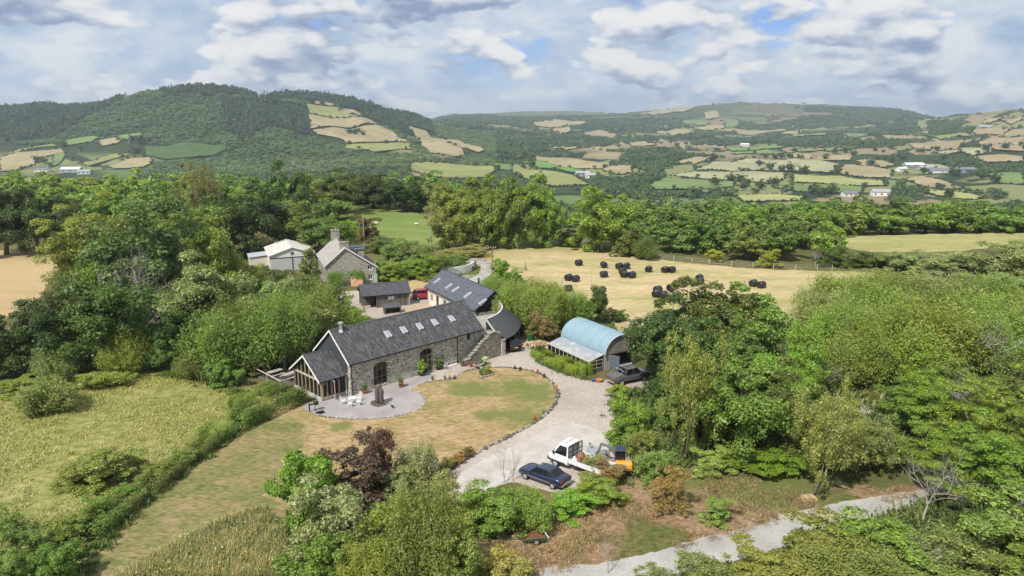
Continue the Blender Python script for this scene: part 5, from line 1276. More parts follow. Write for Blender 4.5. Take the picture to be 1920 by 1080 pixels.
def glass_material(name, tint=(0.55, 0.6, 0.6), amount=0.5, rough=0.03):
    m, nt, b, out = newmat(name); q = NT(nt)
    b.inputs['Base Color'].default_value = (0.015, 0.018, 0.020, 1); b.inputs['Roughness'].default_value = rough; b.inputs['Specular IOR Level'].default_value = 0.7
    t = q.n('ShaderNodeBsdfTransparent'); t.inputs[0].default_value = (*tint, 1)
    mx = q.n('ShaderNodeMixShader'); mx.inputs[0].default_value = amount
    q.l(b.outputs[0], mx.inputs[1]); q.l(t.outputs[0], mx.inputs[2]); q.l(mx.outputs[0], out.inputs[0])
    return m
M_glass = glass_material('window_glass', amount=0.35); M_glassc = glass_material('clear_glass', (0.75, 0.78, 0.76), 0.72)
M_glassd = glass_material('car_glass', (0.3, 0.33, 0.33), 0.25)
M_roofl = plain('pale_rooflight_frame', (.50, .51, .53), .4, var=.05)
M_skyl = plain('rooflight_glass', (0.30, 0.33, 0.37), 0.08, spec=0.9, var=0.05)
M_dirtglass = plain('old_glazing', (0.36, 0.37, 0.37), 0.35, spec=0.5, var=0.3, scale=1.2)

# ------------------------------------------------------------------ building helpers
def roof_plane(parent, p0, xdir, up, width, length, mat, course=0.2, tile=0.3, name='roof_slope', thick=0.09, seed=1, stuff=True):
    """a slated slope: p0 lower left corner, xdir along the eave, up along the slope (building space)"""
    X = Vector(xdir).normalized(); Y = Vector(up).normalized(); Z = X.cross(Y).normalized()
    rn = random.Random(seed); mb = MB()
    mb.box(0, width, 0, length, -thick, -0.012)
    n = max(1, round(length / course)); c = length / n; m = max(1, round(width / tile)); t = width / m
    for k in range(n):
        off = 0.5 * t * (k % 2)
        xs = [0] + [min(width, max(0, j * t + off)) for j in range(m + 1)]
        xs = sorted(set(round(x, 4) for x in xs + [width]))
        for a, b_ in zip(xs, xs[1:]):
            y0 = k * c - 0.012 + rn.uniform(-.008, .008); z0 = 0.020 + rn.uniform(-.006, .008); y1 = min(length, (k + 1) * c + 0.02)
            g_ = 0.004
            mb.poly([(a + g_, y0, z0), (b_ - g_, y0, z0 + rn.uniform(-.005, .005)), (b_ - g_, y1, 0.003), (a + g_, y1, 0.003)])
            mb.poly([(a + g_, y0, -0.012), (b_ - g_, y0, -0.012), (b_ - g_, y0, z0), (a + g_, y0, z0)])
    o = mb.build(name, mat, parent)
    if stuff: o['kind'] = 'stuff'
    o.matrix_basis = Matrix(((X.x, Y.x, Z.x, p0[0]), (X.y, Y.y, Z.y, p0[1]), (X.z, Y.z, Z.z, p0[2]), (0, 0, 0, 1)))
    return o
def on_slope(o, mb, name, mat, parent):
    q = mb.build(name, mat, parent); q.matrix_basis = o.matrix_basis.copy(); return q
def rooflight(parent, slope, x, y, w=0.62, h=0.98, frame=None, open_=True):
    """a roof window standing a little open"""
    z = 0.05
    mb = MB(); t = 0.07
    R_ = Matrix.Translation((x, y + h, z)) @ Matrix.Rotation(math.radians(-9 if open_ else -2), 4, 'X')      # hung at the top edge, lower edge propped out
    mb.box(-w / 2, -w / 2 + t, -h, 0, -.05, .05, R_); mb.box(w / 2 - t, w / 2, -h, 0, -.05, .05, R_)
    mb.box(-w / 2 + t, w / 2 - t, -h, -h + t, -.049, .049, R_); mb.box(-w / 2 + t, w / 2 - t, -t, 0, -.049, .049, R_)
    mb.box(x - w / 2 - .03, x + w / 2 + .03, y - .03, y + h + .05, -.02, .03)
    f = on_slope(slope, mb, 'rooflight', frame or M_roofl, parent)
    p = MB().box(-w / 2 + t, w / 2 - t, -h + t, -t, -.02, .012, R_).build('pane', M_skyl, f)
    return f
def wall(parent, x0, x1, z0, z1, y0, th, holes, mat, name='wall', axis='x'):
    """a wall with real openings; holes are (x0, x1, z0, z1); axis 'y' runs the wall along y with y0 its x"""
    xs = sorted({x0, x1} | {h[0] for h in holes} | {h[1] for h in holes}); zs = sorted({z0, z1} | {h[2] for h in holes} | {h[3] for h in holes})
    xs = [x for x in xs if x0 <= x <= x1]; zs = [z for z in zs if z0 <= z <= z1]
    def solid(i, j):
        if i < 0 or j < 0 or i >= len(xs) - 1 or j >= len(zs) - 1: return False
        cx, cz = (xs[i] + xs[i + 1]) / 2, (zs[j] + zs[j + 1]) / 2
        return not any(h[0] < cx < h[1] and h[2] < cz < h[3] for h in holes)
    mb = MB(); P = (lambda a, t, z: (a, y0 + t, z)) if axis == 'x' else (lambda a, t, z: (y0 + t, a, z))
    for i in range(len(xs) - 1):
        for j in range(len(zs) - 1):
            if not solid(i, j): continue
            a, b_, c, d = xs[i], xs[i + 1], zs[j], zs[j + 1]
            for t in (0, th): mb.poly([P(a, t, c), P(b_, t, c), P(b_, t, d), P(a, t, d)])
            if not solid(i - 1, j): mb.poly([P(a, 0, c), P(a, th, c), P(a, th, d), P(a, 0, d)])
            if not solid(i + 1, j): mb.poly([P(b_, 0, c), P(b_, th, c), P(b_, th, d), P(b_, 0, d)])
            if not solid(i, j - 1): mb.poly([P(a, 0, c), P(b_, 0, c), P(b_, th, c), P(a, th, c)])
            if not solid(i, j + 1): mb.poly([P(a, 0, d), P(b_, 0, d), P(b_, th, d), P(a, th, d)])
    bm = bmesh.new(); m = bpy.data.meshes.new(name); m.from_pydata(mb.v, [], mb.f); bm.from_mesh(m); bmesh.ops.remove_doubles(bm, verts=bm.verts, dist=1e-4)
    bmesh.ops.recalc_face_normals(bm, faces=bm.faces); bm.to_mesh(m); bm.free(); m.materials.append(mat)
    return link(name, m, parent)
def window(parent, x0, x1, z0, z1, y, nx=2, nz=1, fw=0.06, mat=None, name='window', axis='x', glass=None, depth=0.06, sill=None):
    mb = MB(); B = (lambda a, b_, t0, t1, c, d: mb.box(a, b_, y + t0, y + t1, c, d)) if axis == 'x' else (lambda a, b_, t0, t1, c, d: mb.box(y + t0, y + t1, a, b_, c, d))
    B(x0, x1, 0, depth, z0, z0 + fw); B(x0, x1, 0, depth, z1 - fw, z1)
    B(x0, x0 + fw, 0.001, depth - 0.001, z0 + fw, z1 - fw); B(x1 - fw, x1, 0.001, depth - 0.001, z0 + fw, z1 - fw)
    for i in range(1, nx):
        c = x0 + (x1 - x0) * i / nx; B(c - fw / 2, c + fw / 2, 0.002, depth - 0.002, z0 + fw, z1 - fw)
    for i in range(1, nz):
        c = z0 + (z1 - z0) * i / nz; B(x0 + fw, x1 - fw, 0.004, depth - 0.004, c - fw / 2, c + fw / 2)
    f = mb.build(name, mat or M_oak, parent)
    for i in range(nx):
        a, b_ = x0 + (x1 - x0) * i / nx, x0 + (x1 - x0) * (i + 1) / nx
        p = MB(); p.box(a + .02, b_ - .02, y + depth * .4, y + depth * .6, z0 + .02, z1 - .02) if axis == 'x' else p.box(y + depth * .4, y + depth * .6, a + .02, b_ - .02, z0 + .02, z1 - .02)
        p.build('pane', glass or M_glass, f)
    if sill:
        s = MB(); s.box(x0 - .06, x1 + .06, y - .16, y - .002, z0 - .08, z0 - .005) if axis == 'x' else s.box(y - .16, y - .002, x0 - .06, x1 + .06, z0 - .08, z0 - .005)
        s.build('sill', sill, f)
    return f
def arch_infill(parent, x0, x1, z_spring, z_top, y, th, mat, name='arch_lintel'):
    """the stone above a segmental arch: flat top, curved underside"""
    n = 9; rise = z_top - z_spring
    low = [(x0 + (x1 - x0) * i / n, z_spring + rise * (1 - (2 * i / n - 1) ** 2) * 0.98) for i in range(n + 1)]
    pts = [(x, y, z) for x, z in low] + [(x1, y, z_top + .02), (x0, y, z_top + .02)]
    MB().prism(pts, (0, th, 0)).build(name + '_spandrel', mat, parent)
    # ring of arch stones standing a little proud
    ring = MB(); m = 13
    for i in range(m):
        a, b_ = i / m, (i + 1) / m - 0.012
        q = []
        for t in (a, b_):
            x = x0 + (x1 - x0) * t; z = z_spring + rise * (1 - (2 * t - 1) ** 2)
            nx_ = (2 * t - 1) * 0.10; q.append(((x, z), (x + nx_, z + 0.26)))
        ring.prism([(q[0][0][0], y - .02, q[0][0][1]), (q[1][0][0], y - .02, q[1][0][1]), (q[1][1][0], y - .02, q[1][1][1]), (q[0][1][0], y - .02, q[0][1][1])], (0, 0.06, 0))
    ring.build(name, M_stone2, parent)
def gable_prism(parent, pts_yz, x0, th, mat, name='gable'):
    return MB().prism([(x0, y, z) for y, z in pts_yz], (th, 0, 0)).build(name, mat, parent)
def barge(parent, x, pts, w=0.24, th=0.05, mat=None):
    """white boards along the gable: pts (y, z) from eave over ridge to eave"""
    for (y0, z0), (y1, z1) in zip(pts, pts[1:]):
        MB().prism([(x, y0, z0), (x, y1, z1), (x, y1, z1 - w), (x, y0, z0 - w)], (th, 0, 0)).build('bargeboard', mat or M_white, parent)
def gutter(parent, x0, x1, y, z, r=0.06, mat=None):
    mb = MB(); n = 6; rows = []
    for x in (x0, x1):
        rows.append([(x, y + r * math.cos(math.pi + math.pi * i / n), z + r * math.sin(math.pi + math.pi * i / n)) for i in range(n + 1)])
    mb.quadsheet(rows); rows2 = [[(x, y + (r - .008) * math.cos(math.pi + math.pi * i / n), z + .004 + (r - .008) * math.sin(math.pi + math.pi * i / n)) for i in range(n + 1)] for x in (x0, x1)]
    mb.quadsheet(rows2); return mb.build('gutter', mat or M_black, parent)
def downpipe(parent, x, y, z0, z1, ye=None, mat=None):
    p = [(x, y, z0), (x, y, z1 - .35)]
    p += [(x, (ye if ye is not None else y), z1)]
    return MB().tube(p, 0.045, 8).build('downpipe', mat or M_black, parent)

# ------------------------------------------------------------------ the stone barn
BA = g(659, 742); BROT = math.radians(44.75)
BM = Matrix.Translation(BA) @ Matrix.Rotation(BROT, 4, 'Z')
def bw(s, t, z=0.0): return BM @ Vector((s, t, z))
barn = thing('stone_barn', 'long stone barn house with slate roof and five open rooflights', 'barn', BA, BROT)
BL, BW_, EZ, RZ = 19.5, 7.0, 3.85, 6.80
holes = [(3.0, 4.9, 0.30, 2.95), (9.6, 11.5, 0.05, 3.05), (17.05, 17.65, 2.75, 3.45)]
wall(barn, 0.45, BL - .45, 0, EZ, 0, 0.5, holes, M_stone)
wall(barn, 0.45, BL - .45, 0, EZ, BW_ - .5, 0.5, [(6, 7, 1, 2.2), (12, 13, 1, 2.2)], M_stone)
pent = [(0, 0), (BW_, 0), (BW_, EZ), (BW_ / 2, RZ - .1), (0, EZ)]
gable_prism(barn, pent, 0, 0.45, M_stone); gable_prism(barn, pent, BL - .45, 0.45, M_stone)
gable_prism(barn, [(0.5, 2.5), (BW_ - .1, 2.5), (BW_ - .1, EZ), (BW_ / 2, RZ - .16), (.5, EZ + .35)], -0.035, 0.03, M_darkclad, 'gable_cladding')
sl = math.hypot(BW_ / 2 + .28, (RZ - EZ) * (BW_ / 2 + .28) / (BW_ / 2)); dz = (RZ - EZ) * .28 / (BW_ / 2)
fr = roof_plane(barn, (-.28, -.28, EZ - dz + .08), (1, 0, 0), (0, BW_ / 2, RZ - EZ), BL + .5, sl, M_slate, 0.2, 0.3, seed=2)
roof_plane(barn, (BL + .22, BW_ + .28, EZ - dz + .08), (-1, 0, 0), (0, -BW_ / 2, RZ - EZ), BL + .5, sl, M_slate, 0.2, 0.3, seed=3)
rd = MB()
for i in range(44):
    x = -.28 + i * (BL + .5) / 44; rd.prism([(x + .01, BW_ / 2 - .16, RZ + .02), (x + .01, BW_ / 2, RZ + .15), (x + .01, BW_ / 2 + .16, RZ + .02)], ((BL + .5) / 44 - .015, 0, 0))
rd.build('ridge', M_slate3, barn)
barge(barn, -.33, [(-.3, EZ - dz + .10), (BW_ / 2, RZ + .10), (BW_ + .3, EZ - dz + .10)], .22, .05)
for k, (u, v) in enumerate([(739, 637), (768, 629), (796, 621), (822, 613), (853, 605)]):
    P = g(u, v, 5.0); d = BM.inverted() @ P; t_ = 2.1 + 0.05 * (k % 2)
    rooflight(barn, fr, d.x + .28, t_)
gutter(barn, -.25, BL + .2, -.33, EZ - dz + .02)
downpipe(barn, 0.12, -.06, 0, EZ - dz, -.3); downpipe(barn, 15.4, -.06, 0, EZ - dz, -.3)
arch_infill(barn, 3.0, 4.9, 2.62, 2.95, .0, .5, M_stone); arch_infill(barn, 9.6, 11.5, 2.7, 3.05, .0, .5, M_stone)
window(barn, 3.0, 4.9, .30, 2.95, .26, 3, 3, .075, M_oakd, 'arched_window', sill=M_stone2)
window(barn, 9.6, 11.5, 2.15, 3.05, .28, 3, 1, .07, M_oakd, 'fanlight')
window(barn, 9.6, 10.22, .08, 2.14, .28, 1, 3, .07, M_oakd, 'side_light'); window(barn, 10.95, 11.5, .08, 2.14, .28, 1, 3, .07, M_oakl, 'side_light')
door = MB().box(10.25, 10.92, .30, .36, .08, 2.12).build('door', plain('door_brown', (0.075, 0.038, 0.024), .6), barn)
MB().tube([(10.32, .26, 1.1), (10.44, .26, 1.1)], .02).build('handle', M_chrome, door)
window(barn, 17.05, 17.65, 2.75, 3.45, .24, 1, 1, .05, M_oakd, 'small_window', sill=M_stone2)
MB().box(9.5, 11.6, -.35, -.003, .0, .12).build('doorstep', M_stone2, barn)
fl_ = MB().lathe([(.17, 5.9), (.17, 7.35)], 12, (1.0, 3.1)).lathe([(.24, 7.35), (.24, 7.42)], 12, (1.0, 3.1)).build('flue', M_steel, barn)
MB().lathe([(.13, 7.42), (.13, 7.55)], 12, (1.0, 3.1)).lathe([(.30, 7.55), (.28, 7.62), (.05, 7.68)], 12, (1.0, 3.1)).build('cowl', M_steel, fl_)
MB().lathe([(.36, 6.45), (.19, 6.85)], 4, (1.0, 3.1)).build('flashing', plain('lead', (.42, .45, .5), .5, var=.1), barn)

# ------------------------------------------------------------------ glazed garden room on the gable
cons = thing('garden_room', 'oak framed glazed garden room with slate roof against the barn gable', 'conservatory', bw(-3.1, .8), BROT)
CL, CW, CE, CR = 3.02, 5.9, 2.35, 4.45                     # local: x towards the barn, y back
MB().box(0, CL, 0, CW, .02, .12).build('floor', plain('tile_floor', (.30, .22, .16), .5, var=.2), cons)
MB().box(-.12, CL, -.12, .10, 0, .42).build('plinth', M_stone2, cons)
MB().box(-.14, .08, .10, CW + .1, 0, .34).build('plinth', plain('pale_plinth', (.46, .45, .44), .8), cons)
MB().box(.08, CL, CW - .1, CW + .1, 0, .42).build('plinth', M_stone2, cons)
MB().box(.1, CL, CW - .05, CW + .05, .42, CE).build('back_wall', M_oak, cons)
def roofz(y): return CE + (CR - CE) * (1 - abs(y - CW / 2) / (CW / 2))
posts = [i * CW / 7 for i in range(8)]
for i, y in enumerate(posts):
    w_ = .085 if 0 < i < 7 else .13
    yy = min(max(y, w_), CW - w_)
    MB().box(-.06, .10, yy - w_, yy + w_, .34, roofz(yy) - .06).build('post', M_oakd if i == 7 else M_oak, cons)
MB().box(-.10, .13, 0, CW, CE - .22, CE - .02).build('tie_beam', M_oakl, cons)
for a, b_ in zip(posts, posts[1:]):
    MB().box(.01, .03, a + .10, b_ - .10, .36, CE - .23).build('pane', M_glassc, cons)
    MB().prism([(.01, a + .10, CE - .01), (.01, b_ - .10, CE - .01), (.01, b_ - .10, max(CE + .02, roofz(b_ - .1) - .12)), (.01, a + .10, max(CE + .02, roofz(a + .1) - .12))], (.02, 0, 0)).build('pane', M_glassc, cons)
for x in (.0, .55, 1.05, 2.0, 2.85):
    MB().box(x, x + .14, -.06, .09, .42, CE).build('post', M_oak, cons)
MB().box(-.02, CL, -.08, .12, CE, CE + .14).build('wall_plate', M_oakd, cons)
for a, b_ in ((.15, .54), (.70, 1.04), (2.15, 2.84)):
    MB().box(a, b_, .0, .02, .43, CE - .01).build('pane', M_glassc, cons)
dr = MB(); DM = Matrix.Translation((1.2, -.05, 0)) @ Matrix.Rotation(math.radians(-100), 4, 'Z')
for q_ in ((0, .82, -.03, .03, .40, .52), (0, .82, -.03, .03, 2.12, 2.22), (0, .09, -.029, .029, .52, 2.12), (.73, .82, -.029, .029, .52, 2.12)): dr.box(*q_, DM)
dr = dr.build('door', M_oakl, cons); MB().box(.08, .74, -.008, .008, .51, 2.13, DM).build('pane', M_glassc, dr)
csl = math.hypot(CW / 2 + .3, (CR - CE) * (CW / 2 + .3) / (CW / 2)); cdz = (CR - CE) * .3 / (CW / 2)
roof_plane(cons, (-.45, -.3, CE - cdz + .18), (1, 0, 0), (0, CW / 2, CR - CE), CL + .44, csl, M_slate, .2, .3, seed=5)
roof_plane(cons, (CL - .01, CW + .3, CE - cdz + .18), (-1, 0, 0), (0, -CW / 2, CR - CE), CL + .44, csl, M_slate, .2, .3, seed=6)
barge(cons, -.50, [(-.32, CE - cdz + .19), (CW / 2, CR + .20), (CW + .32, CE - cdz + .19)], .2, .05)
MB().tube([(-.45, CW / 2, CR + .2), (CL, CW / 2, CR + .2)], .07, 6).build('ridge', M_slate3, cons)
gutter(cons, -.42, CL, -.36, CE - cdz + .13); downpipe(cons, CL - .12, -.16, 0, CE - cdz + .1, -.3, M_white)
# furniture seen through the glass
tb = thing('dining_table', 'wooden table inside the glazed garden room', 'table', bw(-1.6, 3.6, .12), BROT)
MB().box(-.6, .6, -.9, .9, .70, .76).build('tabletop', M_oak, tb)
for sx in (-.5, .5):
    for sy in (-.8, .8): MB().box(sx - .04, sx + .04, sy - .04, sy + .04, 0, .70).build('leg', M_oakd, tb)
M_red = plain('red_fabric', (.45, .05, .045), .8)
for (s, t, r_, lb) in ((-2.45, 1.75, .4, 'red armchair inside the garden room near the corner post'), (-.9, 2.1, 2.4, 'red armchair inside the garden room near the barn wall')):
    ch = thing('armchair', lb, 'chair', bw(s, t, .12), BROT + r_)
    MB().box(-.32, .32, -.3, .3, .2, .45).build('seat', M_red, ch, bevel=.05); MB().box(-.32, .32, .2, .36, .45, .95).build('backrest', M_red, ch, bevel=.05)
    for sx in (-.36, .36): MB().box(sx - .07, sx + .07, -.3, .3, .2, .62).build('armrest', M_red, ch, bevel=.03)
    for sx in (-.28, .28):
        for sy in (-.25, .25): MB().box(sx - .03, sx + .03, sy - .03, sy + .03, 0, .2).build('leg', M_oakd, ch)
# timber deck, rail, picnic tables and parasol behind the garden room
dk_o = g(535, 728); dk_r = math.radians(44.75)
deck = thing('timber_deck', 'weathered timber deck with a post and rail beside the garden room', 'deck', bw(-4.7, 7.1), BROT)
for i in range(26):
    MB().box(0, 3.9, i * .25, i * .25 + .235, .05, .12 + .003 * (i % 3)).build('board', M_greywood, deck)
for x, y in ((0, 0), (0, 3.2), (0, 6.4), (1.9, 6.4), (3.8, 6.4), (1.9, 0)): MB().box(x - .05, x + .05, y - .05, y + .05, .0, 1.05).build('post', M_oakl, deck)
MB().box(-.07, .07, -.05, 6.45, 1.05, 1.12).build('rail', M_oakl, deck); MB().box(-.05, 3.85, 6.34, 6.46, 1.055, 1.115).build('rail', M_oakl, deck); MB().box(.07, 1.95, -.06, .06, 1.055, 1.115).build('rail', M_oakl, deck)
def picnic(P, rz, label):
    t = thing('picnic_table', label, 'picnic table', P, rz)
    for i in range(5): MB().box(-.9, .9, -.37 + i * .15, -.37 + i * .15 + .14, .72, .76).build('top_board', M_palewood, t)
    for sy in (-.72, .72): MB().box(-.9, .9, sy - .13, sy + .13, .42, .46).build('seat', M_palewood, t)
    for sx in (-.6, .6):
        MB().bar((sx, -.2, .72), (sx, -.75, 0), .06).build('leg', M_greywood, t); MB().bar((sx, .2, .72), (sx, .75, 0), .06).build('leg', M_greywood, t); MB().bar((sx + .05, -.8, .39), (sx + .05, .8, .39), .05).build('brace', M_greywood, t)
picnic(bw(-2.3, 9.3, .12), BROT + .2, 'pale wooden picnic table on the deck beside the garden room')
picnic(bw(-3.2, 11.3, .12), BROT + .1, 'pale wooden picnic bench on the deck below the umbrella')
um = thing('parasol', 'closed purple parasol standing on the deck', 'parasol', bw(-1.6, 11.9, .12))
MB().tube([(0, 0, 0), (0, 0, 2.5)], .025).build('pole', M_oakl, um)
um_c = MB().lathe([(.16, .95), (.20, 1.05), (.15, 1.6), (.07, 2.2), (.02, 2.5)], 10); um_c.build('canopy', plain('purple_cloth', (.085, .05, .19), .85, var=.2), um, True); MB().lathe([(.28, 0), (.26, .08), (.05, .1)], 12).build('base', M_black, um)

# ------------------------------------------------------------------ outside stair, terrace and curved carport
st_ = thing('stone_stair', 'rubble stone outside stair with dark slate treads up the barn front', 'stair', bw(15.9, -1.55), BROT)
n_ = 14; H_ = 2.9; Lx = 4.4
for i in range(n_):
    x = i * Lx / n_; z = (i + 1) * H_ / n_
    MB().box(x, x + Lx / n_ - .004, .38, 1.5, 0, z - .05).build('step', M_stair, st_)
    MB().box(x - .03, x + Lx / n_ - .006, .385, 1.495, z - .048, z).build('tread', M_slate3, st_)
rn = random.Random(4); px_ = []
for i in range(13):
    x0 = -.5 + i * (Lx + .9) / 13; z = min(.75 + max(0, x0 + .2) * H_ / Lx, 3.35) + rn.uniform(-.08, .1)
    px_.append((x0, z))
pw = MB()
for i, (x, z) in enumerate(px_): pw.box(x, x + (Lx + .9) / 13 - .004, 0, .37, 0, z)
pw.build('parapet_wall', M_stair, st_)
for i, (x, z) in enumerate(px_): MB().box(x - .03 + rn.uniform(-.02, .02), x + .36 + rn.uniform(-.03, .05), -.04 + rn.uniform(-.02, .02), .42, z + .004, z + .15 + rn.uniform(-.03, .05)).build('cap_stone', M_stone2, st_, bevel=.03)
MB().box(Lx + .4, 5.6, 0, .45, 0, 3.2).build('wall', M_stair, st_)
MB().box(5.6, 6.15, -.25, .45, 0, 2.05).build('pier', M_stone, st_); MB().box(5.55, 6.2, -.3, .5, 2.053, 2.15).build('pier_cap', M_stone2, st_)

cp = thing('curved_carport', 'carport with a curved slate roof sweeping round the terrace', 'carport', bw(22.5, 3.0))
O = bw(22.5, 3.0)
def arc(px, z, n=26):
    P = [g(u, v, z) for u, v in px]; P = smooth_loop(P, False, .25)
    L = [0]
    for a, b_ in zip(P, P[1:]): L.append(L[-1] + (b_ - a).length)
    out = []
    for i in range(n + 1):
        s = L[-1] * i / n; j = max(k for k in range(len(L)) if L[k] <= s + 1e-9); j = min(j, len(P) - 2)
        t = (s - L[j]) / max(1e-6, L[j + 1] - L[j]); out.append(P[j].lerp(P[j + 1], t) - O)
    return out
inn = arc([(912, 600), (926, 594), (937, 587), (942.5, 578.5), (941, 571.5), (934, 567)], 4.35)
outr = arc([(938, 637.5), (952, 634), (964, 627), (972.5, 618), (977, 608), (977, 599), (972, 590)], 2.1)
rm = MB(); NC = 15; rn = random.Random(9)
for k in range(NC):
    t0, t1 = k / NC, (k + 1) / NC
    for i in range(len(inn) - 1):
        for h_ in range(2):
            s0, s1 = i + h_ * .5, i + h_ * .5 + .49
            def at(s, t, up):
                j = min(int(s), len(inn) - 2); f_ = s - j
                a = outr[j].lerp(outr[j + 1], f_); b_ = inn[j].lerp(inn[j + 1], f_); q = a.lerp(b_, t); q.z -= 0.06 * math.sin(math.pi * t); q.z += up; return q
            zz_ = .03 + rn.uniform(-.006, .008)
            rm.poly([at(s0, t0, zz_), at(s1, t0, zz_), at(s1, t1, .004), at(s0, t1, .004)])
ro = rm.build('roof', M_slate3, cp); ro['kind'] = 'stuff'
un = MB(); un.quadsheet([[Vector(a) - Vector((0, 0, .05)) for a in outr], [a.lerp(b_, .5) - Vector((0, 0, .13)) for a, b_ in zip(outr, inn)], [Vector(b_) - Vector((0, 0, .05)) for b_ in inn]])
un.build('soffit', M_oakd, cp)
pm = MB(); ins = [Vector(p) + (Vector((inn[13].x - 3.5, inn[13].y - 1, 0)) - Vector((p.x, p.y, 0))).normalized() * .16 for p in inn]
pm.quadsheet([[Vector((p.x, p.y, 2.75)) for p in ins], [Vector((p.x, p.y, 4.42)) for p in ins]])
pm.build('parapet', M_palewood, cp)
cm = MB()
for i in range(len(inn) - 1):
    a, b_, c, d = inn[i], inn[i + 1], ins[i + 1], ins[i]
    q = [Vector((p.x, p.y, 4.40)) for p in (a, b_, c, d)]; cm.prism(q, (0, 0, .09))
cm.build('coping', M_white, cp)
vg = MB()
for k in range(8):
    a = outr[0].lerp(inn[0], k / 8); b_ = outr[0].lerp(inn[0], (k + 1) / 8)
    a.z += .03; b_.z += .03; vg.bar(a, b_, .16, .14)
vg.build('verge', plain('pale_verge', (.5, .5, .5), .7), cp)
fl2 = [bw(19.52, -.1), bw(21.3, -1.3)] + [p + O for p in ins[2:]] + [bw(25.5, 7.0), bw(19.52, 7.0)]
MB().prism([Vector((p.x, p.y, 2.6)) - O for p in fl2], (0, 0, .28)).build('terrace_floor', M_stone2, cp)
bk = MB()
for i in range(3, len(inn) - 1, 1):
    a, b_ = outr[i].lerp(inn[i], .95), outr[i + 1].lerp(inn[i + 1], .95)
    bk.poly([(a.x, a.y, 0), (b_.x, b_.y, 0), (b_.x, b_.y, 2.6), (a.x, a.y, 2.6)])
bk.build('back_wall', M_darkclad, cp)
MB().prism([bw(19.55, .3, 0) - O, bw(21.9, -1.2, 0) - O, bw(22.1, -.9, 0) - O, bw(19.75, .7, 0) - O], (0, 0, 2.58)).build('side_wall', M_stair, cp)
for i in (9, 15, 21):
    p = outr[i].lerp(inn[i], .10); MB().box(p.x - .08, p.x + .08, p.y - .08, p.y + .08, 0, 2.15).build('post', M_oakd, cp)

# ------------------------------------------------------------------ slate roofed wing behind
w0 = g(797.5, 537.5, 3.0); w0.z = 0; WROT = math.radians(-60.03)
wing = thing('converted_wing', 'white walled barn wing with blue grey slate roof and black timber gable', 'barn', w0, WROT)
WL, WW, WE, WR = 17.6, 6.5, 3.0, 5.5
wall(wing, .3, WL - .3, 0, WE, .35, .35, [(1.2, 2.1, .9, 2.0), (3.4, 4.4, .05, 2.2), (6.0, 7.2, .9, 2.1), (9.5, 10.6, .9, 2.1)], M_cream)
wall(wing, .3, WL - .3, 0, WE, WW - .7, .35, [], M_stone2)
gp = [(.35, 0), (WW - .35, 0), (WW - .35, WE + .05), (WW / 2, WR - .12), (.35, WE + .05)]
gable_prism(wing, gp, 0, .3, M_stone2)
gable_prism(wing, [(.35, 0), (WW - .35, 0), (WW - .35, 2.6), (.35, 2.6)], WL - .3, .3, M_stone2, 'wall')
gable_prism(wing, [(.35, 2.6), (WW - .35, 2.6), (WW - .35, WE + .05), (WW / 2, WR - .12), (.35, WE + .05)], WL - .28, .3, M_blackwood, 'boarded_gable')
window(wing, 2.9, 3.9, 3.0, 4.05, WL + .03, 2, 1, .07, M_oakd, 'gable_window', 'y', sill=None)
MB().box(WL + .03, WL + .16, 2.8, 4.0, 2.9, 2.99).build('gable_sill', M_oakl, wing)
for (a, b_, c, d) in ((1.2, 2.1, .9, 2.0), (6.0, 7.2, .9, 2.1), (9.5, 10.6, .9, 2.1)): window(wing, a, b_, c, d, .45, 2, 1, .06, M_white, 'window')
window(wing, 3.4, 4.4, .05, 2.2, .45, 1, 2, .08, M_oakd, 'glazed_door')
wsl = math.hypot(WW / 2 + .1, (WR - WE) * (WW / 2 + .1) / (WW / 2)); wdz = (WR - WE) * .1 / (WW / 2)
wf = roof_plane(wing, (-.2, -.1, WE - wdz + .08), (1, 0, 0), (0, WW / 2, WR - WE), WL + .4, wsl, M_slate2, .26, .32, seed=8)
roof_plane(wing, (WL + .2, WW + .1, WE - wdz + .08), (-1, 0, 0), (0, -WW / 2, WR - WE), WL + .4, wsl, M_slate2, .26, .32, seed=9)
MB().tube([(-.2, WW / 2, WR + .09), (WL + .2, WW / 2, WR + .09)], .08, 6).build('ridge', M_slate3, wing)
MW = Matrix.Translation(w0) @ Matrix.Rotation(WROT, 4, 'Z')
for (u, v) in ((822, 524), (840, 534.5), (850.5, 540.5), (868.5, 551.5), (890, 565)):
    d = MW.inverted() @ g(u, v, 4.4); rooflight(wing, wf, d.x + .2, 1.15, .5, 1.25)
barge(wing, WL + .2, [(-.12, WE - wdz + .08), (WW / 2, WR + .10), (WW + .12, WE - wdz + .08)], .16, .04, M_darkclad)
gutter(wing, -.2, WL + .2, -.16, WE - wdz + .05)
MB().lathe([(.12, 4.2), (.12, 5.5)], 10, (9.0, 5.2)).lathe([(.2, 5.5), (.02, 5.62)], 10, (9.0, 5.2)).build('flue', M_black, wing)

